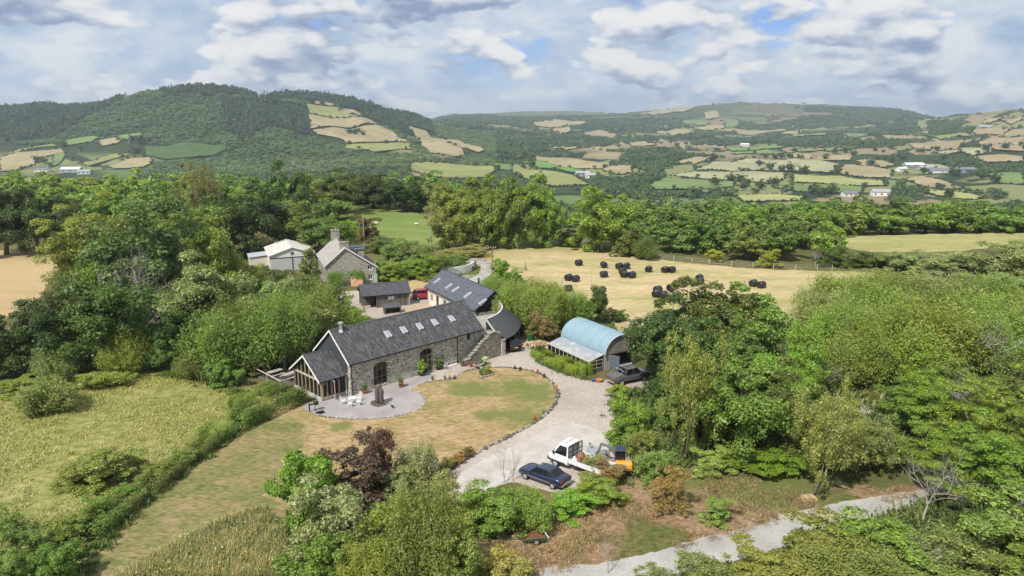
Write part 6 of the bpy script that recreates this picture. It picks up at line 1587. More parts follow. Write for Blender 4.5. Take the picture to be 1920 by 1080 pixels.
# ------------------------------------------------------------------ cart shed with dark boards
cs0 = g(680, 556, 2.15); cs0.z = 0; CSR = math.radians(20.9)
cs = thing('cart_shed', 'dark boarded cart shed with slate roof in the yard', 'shed', cs0, CSR)
SL = 7.7; SW = 4.6; SE = 2.15; SR = 3.5
wall(cs, 2.3, SL - .1, 0, SE, .3, .12, [], M_greywood, 'boarded_front'); MB().box(.1, 2.3, 2.4, 2.5, 0, SE).build('inner_wall', M_greywood, cs)
for x in (.1, 2.2, SL - .2): MB().box(x, x + .16, .22, .38, 0, SE).build('post', M_oakl if x > 5 else M_oakd, cs)
wall(cs, .1, SL - .1, 0, SE, SW - .4, .12, [], M_greywood, 'boarded_back')
g2 = [(.3, 0), (SW - .3, 0), (SW - .3, SE), (SW / 2, SR - .05), (.3, SE)]
gable_prism(cs, g2, SL - .1, .12, M_blackwood); gable_prism(cs, [(.3, SE), (SW - .3, SE), (SW / 2, SR - .05)], .02, .12, M_blackwood)
ssl = math.hypot(SW / 2 + .1, (SR - SE) * (SW / 2 + .1) / (SW / 2)); sdz = (SR - SE) * .1 / (SW / 2)
roof_plane(cs, (-.2, -.1, SE - sdz + .06), (1, 0, 0), (0, SW / 2, SR - SE), SL + .4, ssl, M_slate3, .22, .3, seed=11)
roof_plane(cs, (SL + .2, SW + .1, SE - sdz + .06), (-1, 0, 0), (0, -SW / 2, SR - SE), SL + .4, ssl, M_slate3, .22, .3, seed=12)
MB().tube([(-.2, SW / 2, SR + .08), (SL + .2, SW / 2, SR + .08)], .07, 6).build('ridge', M_slate3, cs)
for x in (4.15, 4.62): MB().box(x, x + .36, .27, .295, 1.25, 1.72).build('notice_board', M_white, cs)
MB().box(5.1, 5.25, .27, .295, 1.5, 1.66).build('house_sign', M_white, cs)
lg = thing('log_store', 'small black roofed log store in front of the cart shed', 'shed', g(735, 586), CSR)
lr = MB().prism([(-1.35, -.9, .98), (1.35, -.9, .98), (1.35, .8, 1.35), (-1.35, .8, 1.35)], (0, 0, .08)).build('roof', M_slate3, lg)
for x in (-1.2, 1.1): MB().box(x, x + .1, -.75, -.65, 0, 1.0).build('post', M_greywood, lg)
MB().box(-1.25, 1.25, .6, .68, 0, 1.25).build('back_wall', M_greywood, lg); MB().box(-1.28, -1.21, -.7, .6, 0, 1.05).build('side_wall', M_greywood, lg); MB().box(1.21, 1.28, -.7, .6, 0, 1.05).build('side_wall', M_blackwood, lg)

# ------------------------------------------------------------------ farmhouse
fa = g(706.6, 530); FN = g(643, 460, 7.04); FF = g(627, 443, 7.04)
fdir = math.atan2(FF.y - FN.y, FF.x - FN.x) - math.pi / 2
FMt = Matrix.Translation(fa) @ Matrix.Rotation(fdir, 4, 'Z')
fh = thing('farmhouse', 'stone farmhouse with white bargeboards, tall chimneys and dormers', 'house', fa, fdir)
inv = FMt.inverted()
ax = (inv @ FN).x; FLn = 12.2; GX0 = ax - 3.6
fE0, fE1, fR = 4.0, 3.25, 7.0                                  # eaves left and right, ridge
def gpoly(y, th, mat, nm):
    return MB().prism([(GX0, y, 0), (0, y, 0), (0, y, fE1), (ax, y, fR - .1), (GX0, y, fE0)], (0, th, 0)).build(nm, mat, fh)
wl_ = [(-1.55, -.75, .7, 1.65), (-1.6, -.7, 2.55, 3.4)]
wall(fh, GX0, 0, 0, fE1 + .3, 0, .4, wl_, M_stone2, 'gable_wall')
MB().prism([(GX0, .0, fE1 + .3), (-.45, .0, fE1 + .3), (ax, .0, fR - .1), (GX0, .0, fE0)], (0, .4, 0)).build('gable_top', M_stone2, fh)
gpoly(FLn - .4, .4, M_stone2, 'gable_wall')
wall(fh, .4, FLn - .4, 0, fE1, -.4, .4, [(2, 3.1, .9, 2.1), (5, 6.1, .9, 2.1), (8, 9.1, .9, 2.1)], M_stone2, 'side_wall', 'y'); wall(fh, .4, FLn - .4, 0, fE0, GX0, .4, [], M_stone2, 'side_wall', 'y')
for (a, b_, c, d) in wl_: window(fh, a, b_, c, d, .12, 2, 1, .09, M_white, 'window', sill=M_white)
for a in (2, 5, 8): window(fh, a, a + 1.1, .9, 2.1, -.2, 2, 1, .08, M_white, 'window', 'y')
rs_ = Vector((ax, 0, fR - fE1)); lsx = ax - GX0
mR = fE1 - fR; slR = math.hypot(-ax + .3, (fR - fE1) * (-ax + .3) / -ax)
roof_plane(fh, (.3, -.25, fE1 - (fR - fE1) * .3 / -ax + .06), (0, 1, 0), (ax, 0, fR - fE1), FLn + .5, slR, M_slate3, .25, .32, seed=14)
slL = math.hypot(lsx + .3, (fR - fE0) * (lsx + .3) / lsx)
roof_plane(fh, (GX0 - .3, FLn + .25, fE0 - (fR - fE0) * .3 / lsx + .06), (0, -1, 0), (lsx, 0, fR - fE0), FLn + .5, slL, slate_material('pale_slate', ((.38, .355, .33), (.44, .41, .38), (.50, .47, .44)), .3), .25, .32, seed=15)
for (a, b_) in (((.32, fE1 - .18), (ax, fR + .08)), ((ax, fR + .08), (GX0 - .32, fE0 - .18))):
    MB().prism([(a[0], -.30, a[1]), (b_[0], -.30, b_[1]), (b_[0], -.30, b_[1] - .24), (a[0], -.30, a[1] - .24)], (0, .05, 0)).build('bargeboard', M_white, fh)
def chimney(x, y, z0, z1, wx, wy):
    c = MB().box(x - wx / 2, x + wx / 2, y - wy / 2, y + wy / 2, z0, z1).build('chimney', M_stone2, fh)
    MB().box(x - wx / 2 - .07, x + wx / 2 + .07, y - wy / 2 - .07, y + wy / 2 + .07, z1 + .003, z1 + .16).build('chimney_cap', M_stone2, c)
    for i in (-.25, .25): MB().lathe([(.13, z1 + .16), (.11, z1 + .6), (.13, z1 + .62)], 10, (x + i * wx, y)).build('chimney_pot', M_oakd, c)
chimney(ax - .1, FLn - .8, 5.8, 8.5, 1.5, 1.0); chimney(ax + .1, 1.4, 6.0, 7.7, 1.6, .9)
for yd in (3.2, 6.2):
    dx = -ax * .30; MB().box(-2.9 - .0, -1.9 + .2, yd - .75, yd + .75, 4.6, 6.0).build('dormer', M_stone2, fh)
    MB().box(-3.6, -1.55, yd - .9, yd + .9, 6.003, 6.12).build('dormer_roof', M_slate2, fh); window(fh, yd - .55, yd + .55, 4.9, 5.9, -1.69, 2, 1, .07, M_white, 'dormer_window', 'y')
MB().box(-.55, .12, -.12, -.02, .05, 1.75).build('side_door', plain('pale_green_paint', (.36, .52, .40), .6), fh)
downpipe(fh, .12, -.06, 0, fE1 - .2)
iv = place('hedge', FMt @ Vector((-5.6, -.55, 0)), 6.2, 2.7, (.045, .105, .022), 'clipped dark ivy hedge growing against the farmhouse gable', 'hedge', 'ivy_hedge', None, 1.1, fdir)
pa = thing('stacked_panels', 'stack of orange timber sheets leaning below the farmhouse ivy', 'timber', FMt @ Vector((-3.9, -1.6, 0)), fdir)
for i in range(3): MB().prism([(-1.05 + .05 * i, .1 + .08 * i, 0), (1.1 - .05 * i, .1 + .08 * i, 0), (1.1 - .05 * i, .75 + .08 * i, 1.6 + .12 * i), (.4, .75 + .08 * i, 1.9 + .1 * i), (-1.05 + .05 * i, .75 + .08 * i, 1.55)], (0, .03, 0)).build('sheet', plain('orange_ply', (.52, .29, .17), .7, var=.12), pa)

# ------------------------------------------------------------------ tin roofed outbuilding
tp = g(547, 464, 4.6); tdir = math.atan2(156.4 - 145.75, -48.68 + 44.31) - math.pi / 2
ts = thing('tin_shed', 'pale tin roofed outbuilding with white gable behind the trees', 'shed', (tp.x, tp.y, 0), tdir)
TW, TLn, TE, TR = 4.3, 11.5, 3.2, 4.6
M_tin = plain('old_tin', (.58, .55, .50), .55, var=.25, scale=1.4, metal=.1)
MB().prism([(-TW, 0, 2.6), (TW, 0, 2.6), (TW, 0, TE), (0, 0, TR - .1), (-TW, 0, TE)], (0, .15, 0)).build('gable', M_white, ts)
MB().box(-TW, -.12, .0, .15, 0, 2.597).build('wall', plain('grey_render', (.5, .5, .5), .8), ts); MB().box(.12, TW, 0, .15, 0, 2.597).build('wall', plain('grey_render', (.5, .5, .5), .8), ts)
MB().box(-.12, .12, -.03, .15, 0, 2.6).build('post', plain('red_oxide', (.14, .05, .045), .7), ts); MB().box(-TW, TW, -.04, -.003, 2.55, 2.7).build('beam', M_black, ts)
window(ts, -.35, .35, 3.05, 3.75, -.05, 2, 1, .05, M_white, 'gable_window')
for s in (-1, 1):
    MB().box(s * TW - .08, s * TW + .08, .15, TLn, 0, TE).build('side_wall', M_cream, ts)
    rows = []; k = 60
    mb = MB(); lo, hi = [], []
    for i in range(k + 1):
        y = -.3 + (TLn + .6) * i / k; c_ = .035 * (i % 2)
        lo.append((s * (TW + .35), y, TE - .12 + c_)); hi.append((0, y, TR + c_))
    mb.quadsheet([lo, hi]); mb.build('roof_slope', M_tin, ts)
MB().box(-TW, TW, TLn - .15, TLn, 0, TE).build('back_wall', M_cream, ts); MB().tube([(0, -.3, TR + .04), (0, TLn + .3, TR + .04)], .06, 6).build('ridge', M_tin, ts)
ls = thing('lean_to', 'low grey roofed lean to beside the tin shed', 'shed', g(490, 500), tdir)
MB().prism([(-2.4, 0, 2.0), (2.0, 0, 2.3), (2.0, 5, 2.3), (-2.4, 5, 2.0)], (0, 0, .1)).build('roof', plain('grey_sheet', (.45, .48, .52), .5), ls); MB().box(-2.2, 1.9, .2, 4.8, 0, 2.0).build('wall', M_cream, ls)

# ------------------------------------------------------------------ blue round roofed shed with glass lean-to
sh0 = g(1026, 664); SHR = math.atan2(-.85165, .52411)
sh = thing('round_roofed_shed', 'workshop with pale blue curved tin roof and weathered board gable', 'shed', sh0, SHR)
HL, YA, YB, ZS, RA = 8.9, 2.3, 7.3, 2.0, 2.15
M_blue = plain('pale_blue_tin', (.235, .345, .405), .5, var=.07, scale=1.2, spec=.4)
M_gab = boards_material('silvered_boards', (.27, .245, .215), (.42, .38, .34), .9, 1)
def archpt(t, r=1.0): return (YA + YB) / 2 - (YB - YA) / 2 * r * math.cos(t), ZS + RA * r * math.sin(t)
NA = 44
def arch_sheet(x0, x1, r, mat, nm, wob=.012):
    mb = MB(); rows = []
    for x in np.linspace(x0, x1, 9):
        rows.append([(x, *archpt(math.pi * i / NA, r + (wob if i % 2 else 0))) for i in range(NA + 1)])
    mb.quadsheet(rows); return mb.build(nm, mat, sh, True)
arch_sheet(-.15, HL + .18, 1.02, M_blue, 'roof_sheet'); arch_sheet(-.1, HL + .1, .985, M_oakd, 'roof_lining', 0)
rim = MB(); rim.tube([(HL + .19, *archpt(math.pi * i / 30, 1.015)) for i in range(31)], .05, 6); rim.build('roof_edge', plain('edge_grey_blue', (.42, .50, .55), .5), sh)
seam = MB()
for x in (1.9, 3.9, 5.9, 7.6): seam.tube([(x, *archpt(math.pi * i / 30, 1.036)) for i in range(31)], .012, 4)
seam.build('sheet_laps', plain('lap_blue', (.25, .37, .44), .6), sh)  # thin ribs over the sheet joints, a slightly lighter blue than the roof
for xg, th in ((HL, -.06), (0.06, -.06)):
    for k in range(11):                                       # boards of the curved gable, one by one
        z0 = ZS + k * .19; z1 = z0 + .178
        if z1 > ZS + RA * .97: break
        def half(z): return (YB - YA) / 2 * .97 * math.sqrt(max(0, 1 - ((z - ZS) / RA / .985) ** 2))
        c_ = (YA + YB) / 2; a, b_ = half(z0), half(z1); off = .012 * (k % 2)
        MB().prism([(xg + off, c_ - a, z0), (xg + off, c_ + a, z0), (xg + off, c_ + b_, z1), (xg + off, c_ - b_, z1)], (th, 0, 0)).build('gable_board', M_gab, sh)
MB().box(.06, HL - .1, YA - .04, YA + .06, 0, ZS).build('side_wall', M_greywood, sh); MB().box(.06, HL - .1, YB - .06, YB + .04, 0, ZS).build('side_wall', M_greywood, sh)
MB().box(0, .06, YA, YB, 0, ZS).build('back_wall', M_greywood, sh)
MB().box(HL - .1, HL, YA, YA + .95, 0, ZS - .005).build('front_panel', plain('grey_panel', (.36, .35, .33), .8, var=.2), sh); MB().box(HL - .1, HL, YB - .55, YB, 0, ZS - .005).build('front_panel', M_greywood, sh)
MB().box(HL - .12, HL + .02, YA, YB, ZS - .12, ZS - .006).build('lintel', M_oakd, sh)
DM = Matrix.Translation((HL, YA + 1.0, 0)) @ Matrix.Rotation(math.radians(25), 4, 'Z'); MB().box(0, 1.15, -.03, .03, .05, 1.85, DM).build('door_leaf', plain('slate_blue_door', (.10, .125, .15), .7, var=.2), sh)
MB().box(HL, HL + .015, YA + .30, YA + .66, 1.15, 1.62).build('poster', plain('poster', (.22, .17, .18), .7, var=.3, scale=9), sh)
MB().box(.1, HL - .12, YA + .06, YB - .06, .005, .03).build('floor', M_lane, sh)
gh = thing('glass_lean_to', 'old lean to greenhouse with mossy glazing along the blue roofed shed', 'greenhouse', sh0, SHR)
LE, LT = 1.42, 2.0
for i in range(11):
    x = .04 + i * (HL - .16) / 10
    MB().box(x, x + .09, .0, .09, 0, LE).build('post', M_oakl, gh)
    MB().bar((x + .04, .02, LE + .03), (x + .04, YA - .08, LT + .03), .05, .06).build('glazing_bar', M_oakl, gh)
MB().box(0, HL, -.03, .12, LE, LE + .08).build('eave_plate', M_oakl, gh); MB().box(.13, HL - .1, .012, .08, 0, .45).build('base_wall', M_greywood, gh)
rn = random.Random(3)
for i in range(10):
    x = .09 + i * (HL - .16) / 10; x1 = x + (HL - .16) / 10 - .05
    MB().box(x + .04, x1, .035, .045, .46, LE - .002).build('pane', M_glass, gh)
    for k in range(3):
        y0 = .06 + k * (YA - .2) / 3; y1 = y0 + (YA - .2) / 3 + .03; z0 = LE + .055 + (LT - LE) * y0 / YA + .010 * k; z1 = LE + .055 + (LT - LE) * y1 / YA + .010 * k
        MB().prism([(x + .005, y0, z0), (x1, y0, z0), (x1, y1, z1), (x + .005, y1, z1)], (0, 0, .008)).build('roof_pane', rn.choice([M_dirtglass, M_dirtglass, M_skyl]), gh)
MB().box(HL - .12, HL - .06, .12, YA - .1, .0, .5).build('end_wall', M_greywood, gh)
window(gh, .12, YA - .15, .5, 1.5, HL - .1, 2, 2, .06, M_oakl, 'end_window', 'y')
MB().box(-.02, .04, .12, YA - .1, 0, LE).build('end_wall', M_greywood, gh)
MS = Matrix.Translation(sh0) @ Matrix.Rotation(SHR, 4, 'Z')
for (x, y, w_, h_, d_, lb) in ((2.4, -1.25, 6.0, .85, 2.5, 'bright green vine hedge along the greenhouse front'), (6.6, -1.15, 4.2, 1.2, 2.3, 'yellow green climbing vine over the lower greenhouse'), (8.6, -.6, 1.7, 1.5, 1.7, 'vine climbing the greenhouse corner')):
    place('hedge2', MS @ Vector((x, y, 0)), w_, h_, (.105, .165, .026), lb, 'vine', 'vine', None, d_, SHR)
place('shrub', MS @ Vector((-.6, -1.0, 0)), 1.9, 1.5, (.035, .06, .02), 'dark clipped bush at the greenhouse end', 'shrub', 'shrub')
# clutter in the workshop
for (x, y, w_, h_, d_, c_, nm, lb) in ((7.2, 5.6, 1.0, 1.1, .8, (.45, .44, .42), 'work_bench', 'pale cluttered bench inside the blue roofed workshop'), (7.8, 4.6, .5, .6, .5, (.12, .25, .42), 'blue_drum', 'blue drum in the workshop doorway'), (6.6, 4.2, .9, .9, .7, (.3, .12, .08), 'red_machine', 'rusty red machine in the workshop')):
    t = thing(nm, lb, 'bench' if 'bench' in nm else ('drum' if 'drum' in nm else 'machine'), MS @ Vector((x, y, .03)), SHR + .2)
    if 'drum' in nm: MB().lathe([(.24, 0), (.26, .03), (.25, .3), (.26, .58), (.24, .6)], 14).build('barrel', plain(nm, c_, .5), t); MB().lathe([(.05, .6), (.05, .64)], 8, (.1, 0)).build('bung', M_black, t)
    elif 'bench' in nm:
        MB().box(-w_ / 2, w_ / 2, -d_ / 2, d_ / 2, .85, .92).build('top', plain(nm, c_, .7), t)
        for sx in (-.42, .42):
            for sy in (-.32, .32): MB().box(sx - .04, sx + .04, sy - .04, sy + .04, 0, .85).build('leg', M_oakd, t)
        MB().box(-.3, .1, -.2, .2, .923, 1.2).build('vice', M_steel, t)
    else:
        MB().box(-.4, .4, -.3, .3, .2, .75).build('housing', plain(nm, c_, .7, var=.3), t, bevel=.05); MB().tube([(-.3, -.2, .16), (-.3, .2, .16)], .16, 12).build('wheel', M_rub, t); MB().bar((.4, 0, .7), (.7, 0, .95), .05).build('handle', M_black, t)

# ------------------------------------------------------------------ vehicles
def paint(name, c, rough=.28): return plain(name, c, rough, spec=.5, var=.06, scale=.8, coat=.6)
M_lampw = plain('headlamp', (.65, .67, .68), .12, spec=.8, var=.02); M_lampr = plain('tail_lamp', (.35, .015, .015), .2, spec=.7, var=.05); M_plate = plain('yellow_plate', (.62, .48, .04), .4, var=.02); M_platew = plain('white_plate', (.7, .7, .68), .4, var=.02)
def loft_body(st):
    """body shell from stations (x, z_low, z_top, half width)"""
    mb = MB(); rows = []
    for x, zl, zt, w in st:
        m = .5 * (zl + zt)
        half = [(0.0, zl), (.78 * w, zl), (.95 * w, zl + .06), (w, zl + .30 * (zt - zl)), (w, m), (.985 * w, zt - .16 * (zt - zl)), (.93 * w, zt - .03), (.80 * w, zt), (.0, zt + .015)]
        ring = [(x, y, z) for y, z in half] + [(x, -y, z) for y, z in reversed(half[1:-1])]
        rows.append(ring + [ring[0]])
    mb.quadsheet(rows); mb.poly(rows[0][:-1]); mb.poly(rows[-1][:-1])
    return mb
def wheel(parent, x, y, r, w=.2, rim=None):
    s = 1 if y > 0 else -1
    t = MB(); prof = [(r * .66, -w / 2), (r * .94, -w / 2), (r, -w / 2 + .03), (r, w / 2 - .03), (r * .94, w / 2), (r * .66, w / 2)]
    n = 20; rows = [[(x + a * math.cos(2 * math.pi * k / n), y + b_ * s, r + a * math.sin(2 * math.pi * k / n)) for k in range(n + 1)] for a, b_ in prof]
    t.quadsheet(rows); wo_ = MB().tube([(x, y - .02, r), (x, y + .02, r)], r * .3, 10).build('wheel', M_black, parent)
    t.build('tyre', M_rub, wo_, True)
    rm = MB(); rm.tube([(x, y + s * (w / 2 - .05), r), (x, y + s * (w / 2 - .02), r)], r * .66, 16)
    ob = rm.build('rim', rim or M_steel, wo_); return wo_
def cabin(parent, xb, xf, xr, xe, zs, zr, ws, wr, mat, split=2, rear=True, glass=None, zr_rear=None, sm=.11):
    """roof and windows: windscreen foot xb, roof front xf, roof rear xr, rear window foot xe"""
    zq = zr_rear or zr; glass = glass or M_glassd
    b = [Vector((xb, -ws, zs)), Vector((xb, ws, zs)), Vector((xe, ws, zs)), Vector((xe, -ws, zs))]; t = [Vector((xf, -wr, zr)), Vector((xf, wr, zr)), Vector((xr, wr, zq)), Vector((xr, -wr, zq))]
    mb = MB(); mb.poly(b)
    c = Vector((.5 * (xf + xr), 0, zr + .045))
    top = [p.copy() for p in t]; 
    for i in range(4): mb.poly([b[i], b[(i + 1) % 4], t[(i + 1) % 4], t[i]])
    ins_ = [p.lerp(c, .25) + Vector((0, 0, .02)) for p in t]
    for i in range(4): mb.poly([t[i], t[(i + 1) % 4], ins_[(i + 1) % 4], ins_[i]])
    mb.poly(ins_)
    mb.build('cabin', mat, parent)
    def pane(q, nm, m=.09):
        c_ = sum(q, Vector()) / 4; n = (q[1] - q[0]).cross(q[3] - q[0]).normalized()
        if n.dot(c_ - Vector((.5 * (xb + xe), 0, .5 * (zs + zr)))) < 0: n = -n
        k = [p.lerp(c_, m) + n * .006 for p in q]; MB().prism(k, n * .008).build(nm, glass, parent)
    pane([b[0], b[1], t[1], t[0]], 'windscreen')
    if rear: pane([b[2], b[3], t[3], t[2]], 'rear_window')
    for s in (0, 1):
        B0, B1, T0, T1 = (b[1], b[2], t[1], t[2]) if s else (b[0], b[3], t[0], t[3])
        for i in range(split):
            f0, f1 = i / split, (i + 1) / split
            pane([B0.lerp(B1, f0), B0.lerp(B1, f1), T0.lerp(T1, f1), T0.lerp(T1, f0)], 'side_window', sm)
def seat_heading(p_rear, p_front): d = p_front - p_rear; return math.atan2(d.y, d.x)
def extras(t, L, w, zl, front_z, rear_z, fl=True):
    for s in (-1, 1):
        MB().box(L - .10, L - .002, s * w * .78 - .16, s * w * .78 + .16, front_z - .07, front_z + .07).build('headlight', M_lampw, t, bevel=.02)
        MB().box(.002, .08, s * w * .78 - .15, s * w * .78 + .15, rear_z - .08, rear_z + .08).build('tail_light', M_lampr, t, bevel=.02)
    MB().box(-.022, -.004, -.26, .26, rear_z - .30, rear_z - .19).build('number_plate', M_plate, t); MB().box(L + .004, L + .02, -.26, .26, zl + .12, zl + .23).build('number_plate', M_platew, t)
# navy saloon
navy = paint('navy_paint', (.012, .021, .058)); cf, cr_ = g(985, 888), g(1062, 916)
H1 = seat_heading(cr_, cf)
car = thing('blue_saloon', 'navy blue saloon car parked below the white truck', 'car', cr_ , H1)
loft_body([(0, .38, .82, .70), (.10, .28, .92, .80), (.7, .24, .97, .86), (1.6, .22, .93, .87), (3.0, .22, .92, .87), (3.9, .24, .86, .85), (4.35, .28, .76, .78), (4.48, .36, .66, .68)]).build('body', navy, car, True)
cabin(car, 3.25, 2.55, 1.30, .55, .91, 1.36, .76, .58, navy, 2)
for x, y in ((.85, .80), (.85, -.80), (3.65, .80), (3.65, -.80)): wheel(car, x, y, .31)
extras(car, 4.46, .85, .3, .66, .78)
for s in (-1, 1):
    MB().box(.5, 4.0, s * .875 - .006, s * .875 + .006, .50, .54).build('side_trim', M_steel, car); MB().box(3.0, 3.14, s * .93 - .07, s * .93 + .07, .92, 1.04).build('mirror', navy, car, bevel=.02)
MB().box(-.04, .10, -.72, .72, .36, .50).build('bumper', M_steel, car, bevel=.03); MB().box(4.40, 4.50, -.70, .70, .34, .48).build('bumper', M_black, car, bevel=.03)
# white tipper truck
vf, vr = g(1022, 856), g(1142, 902); H2 = seat_heading(vr, vf)
van = thing('tipper_truck', 'white single cab tipper truck with black headboard mesh and loaded drop side bed', 'truck', vr, H2)
wp = paint('white_van_paint', (.74, .75, .76), .35)
loft_body([(3.72, .45, 1.15, .95), (4.6, .42, 1.2, .98), (5.1, .42, 1.2, .98), (5.55, .44, 1.12, .96), (5.85, .48, 1.0, .88), (5.98, .52, .86, .74)]).build('body', wp, van, True)
cabin(van, 5.45, 4.75, 3.75, 3.72, 1.16, 2.25, .90, .78, wp, 1, rear=False, sm=.24)
MB().box(3.70, 4.75, -.74, .74, 2.28, 2.36).build('roof_panel', wp, van, bevel=.04); MB().box(4.15, 4.5, -.55, .55, 2.37, 2.46).build('light_bar', plain('beacon_bar', (.55, .55, .53), .4), van, bevel=.03)
MB().box(0, 3.62, -.42, .42, .55, .72).build('chassis', M_black, van); MB().box(0.0, 3.60, -1.0, 1.0, .86, .93).build('bed_floor', plain('bed_steel', (.3, .3, .3), .6), van)
for s in (-1, 1): MB().box(0, 3.60, s * 1.0 - .02, s * 1.0 + .02, .86, 1.28).build('drop_side', wp, van)
MB().box(-.03, .02, -1.0, 1.0, .86, 1.28).build('tailgate', wp, van)
for y in (-.98, -.33, .33, .98): MB().box(3.55, 3.62, y - .03, y + .03, .93, 2.3).build('headboard_post', M_black, van)
for z in (1.35, 1.75, 2.25): MB().box(3.56, 3.61, -.98, .98, z - .03, z + .03).build('headboard_rail', M_black, van)
mesh_ = MB()
for i in range(18): mesh_.box(3.575, 3.59, -.95 + i * .11, -.94 + i * .11, 1.38, 2.22)
mesh_.build('headboard_mesh', M_black, van)
for x, y in ((1.0, .86), (1.0, -.86), (5.05, .88), (5.05, -.88)): wheel(van, x, y, .35, .24)
for s in (-1, 1): MB().box(5.75, 5.93, s * .66 - .14, s * .66 + .14, .86, 1.02).build('headlight', M_lampw, van, bevel=.03); MB().box(5.1, 5.22, s * 1.08 - .08, s * 1.08 + .08, 1.25, 1.55).build('mirror', M_black, van, bevel=.02); MB().box(4.0, 5.9, s * .985 - .012, s * .985 + .012, .52, .66).build('side_trim', M_black, van)
MB().box(5.86, 6.04, -.86, .86, .42, .72).build('bumper', M_black, van, bevel=.05)
MB().prism([(5.60, -.5, 1.10), (5.60, .5, 1.10), (5.93, .4, .98), (5.93, -.4, .98)], (0, 0, .02)).build('bonnet_grille', M_black, van)
VM = Matrix.Translation(vr) @ Matrix.Rotation(H2, 4, 'Z')
for i, (x, y, r_) in enumerate(((3.1, -.2, .34), (2.9, .5, .28))):
    t = thing('clay_pot', 'round orange clay pot in the truck bed' if i == 0 else 'smaller orange clay pot beside the headboard', 'pot', VM @ Vector((x, y, .93)))
    MB().lathe([(r_ * .6, 0), (r_, r_ * .6), (r_ * 1.02, r_ * 1.2), (r_ * .75, r_ * 1.7), (r_ * .8, r_ * 1.8)], 16).build('pot', M_terra, t, True); MB().lathe([(r_ * .7, r_ * 1.81), (r_ * .1, r_ * 1.84)], 12).build('soil', M_bark, t)
t = thing('white_sack', 'white bulging sack leaning on the truck drop side', 'sack', VM @ Vector((3.1, .75, .93)), .4); MB().lathe([(.2, 0), (.26, .15), (.22, .4), (.08, .52), (.12, .6)], 10).build('sack_body', M_pl, t, True); MB().lathe([(.09, .50), (.09, .54)], 8).build('tie', M_black, t)
for i, (x, y) in enumerate(((1.9, .2), (1.2, -.4), (.5, .3))): place('loose', VM @ Vector((x, y, .93)), 1.5, .9, (.11, .12, .05) if i < 2 else (.10, .075, .05), ('cut leafy branches loaded behind the clay pots', 'cut branches piled in the middle of the truck bed', 'brown cut brash at the tail of the truck')[i], 'branches', 'cut_branches')
# mini digger
dg = thing('mini_digger', 'orange yellow mini digger with black cab at the drive edge', 'digger', g(1168, 886), math.radians(85))
M_dst = plain('dull_steel', (.22, .23, .24), .5, metal=.3, var=.2)
M_or = paint('digger_orange', (.70, .33, .025), .4)
for s in (-1, 1):
    tr = MB(); n = 18; pth = []
    for k in range(n + 1):
        a = 2 * math.pi * k / n; cx = .62 * (1 if math.cos(a) > 0 else -1) if abs(math.cos(a)) > 1e-6 else 0
        pth.append((cx + .22 * math.cos(a), .24 + .22 * math.sin(a)))
    rows = [[(x, s * .55 + o_, z) for x, z in pth] for o_ in (-.15, .15)]; tr.quadsheet(rows)
    for o_ in (-.15, .15): tr.poly([(x, s * .55 + o_, z) for x, z in pth[:-1]])
    tk = tr.build('track', M_rub, dg)
    for x in (-.6, 0, .6): MB().tube([(x, s * .72 - .02, .24), (x, s * .72 + .01, .24)], .14, 12).build('roller', M_black, tk)
MB().box(-.4, .4, -.4, .4, .3, .5).build('undercarriage', M_black, dg)
hb = MB(); prof = [(-.95, .62), (-1.02, .85), (-.98, 1.25), (-.75, 1.38), (-.3, 1.35), (-.3, .58), (-.75, .55)]
hb.prism([(x, -.72, z) for x, z in prof], (0, 1.44, 0)); hb.build('engine_cover', M_or, dg, bevel=.10)
MB().box(-.3, .75, -.72, .72, .52, .72).build('house_floor', M_or, dg, bevel=.04)
for x in (-.28, .62):
    for y in (-.1, .66): MB().box(x - .04, x + .04, y - .04, y + .04, .72, 2.1).build('cab_pillar', M_black, dg)
MB().box(-.42, .72, -.16, .74, 2.1, 2.24).build('cab_roof', plain('cab_roof', (.035, .045, .07), .4), dg, bevel=.06)
for q_ in ((-.24, .58, -.11, -.095, .9, 2.08), (-.24, .58, .655, .67, .9, 2.08), (-.295, -.28, -.06, .62, 1.36, 2.08), (.625, .64, -.06, .62, .9, 2.08)): MB().box(*q_).build('cab_window', M_glassd, dg)
MB().box(-.05, .35, .1, .5, .72, 1.2).build('seat', M_black, dg, bevel=.05)
bo = MB().bar((.7, .2, .75), (1.15, .9, 1.75), .2, .24).bar((1.15, .9, 1.75), (1.45, 1.9, 1.95), .17, .2).build('boom', M_dst, dg)
MB().bar((.85, .35, .8), (1.25, 1.2, 1.65), .07, .07).build('boom_ram', M_chrome, bo)
ar = MB().bar((1.44, 1.85, 2.0), (1.3, 2.3, .75), .14, .16).build('dipper_arm', M_dst, dg)
bk_ = MB(); bp = [(2.45, .75), (2.75, .7), (2.85, .4), (2.65, .15), (2.35, .2), (2.3, .3), (2.55, .35), (2.6, .55)]; bk_.prism([(x - 1.25, 2.05, z) for x, z in bp], (0, .6, 0)); bk_.build('bucket', M_steel, ar)
bl_ = MB().box(1.05, 1.12, -.7, .7, .1, .45).build('dozer_blade', M_or, dg)
for s in (-1, 1): MB().bar((.5, s * .3, .35), (1.05, s * .3, .3), .08).build('blade_arm', M_black, bl_)
def lettering(text, size, parent, M, mat, name='lettering', ext=.004):
    cu = bpy.data.curves.new(name, 'FONT'); cu.body = text; cu.size = size; cu.extrude = ext; cu.align_x = 'CENTER'; cu.align_y = 'CENTER'
    tmp = bpy.data.objects.new(name, cu); COL.objects.link(tmp); bpy.context.view_layer.update()
    me = bpy.data.meshes.new_from_object(tmp.evaluated_get(bpy.context.evaluated_depsgraph_get())); bpy.data.objects.remove(tmp)
    me.materials.clear(); me.materials.append(mat); o = link(name, me, parent); o.matrix_basis = M; return o
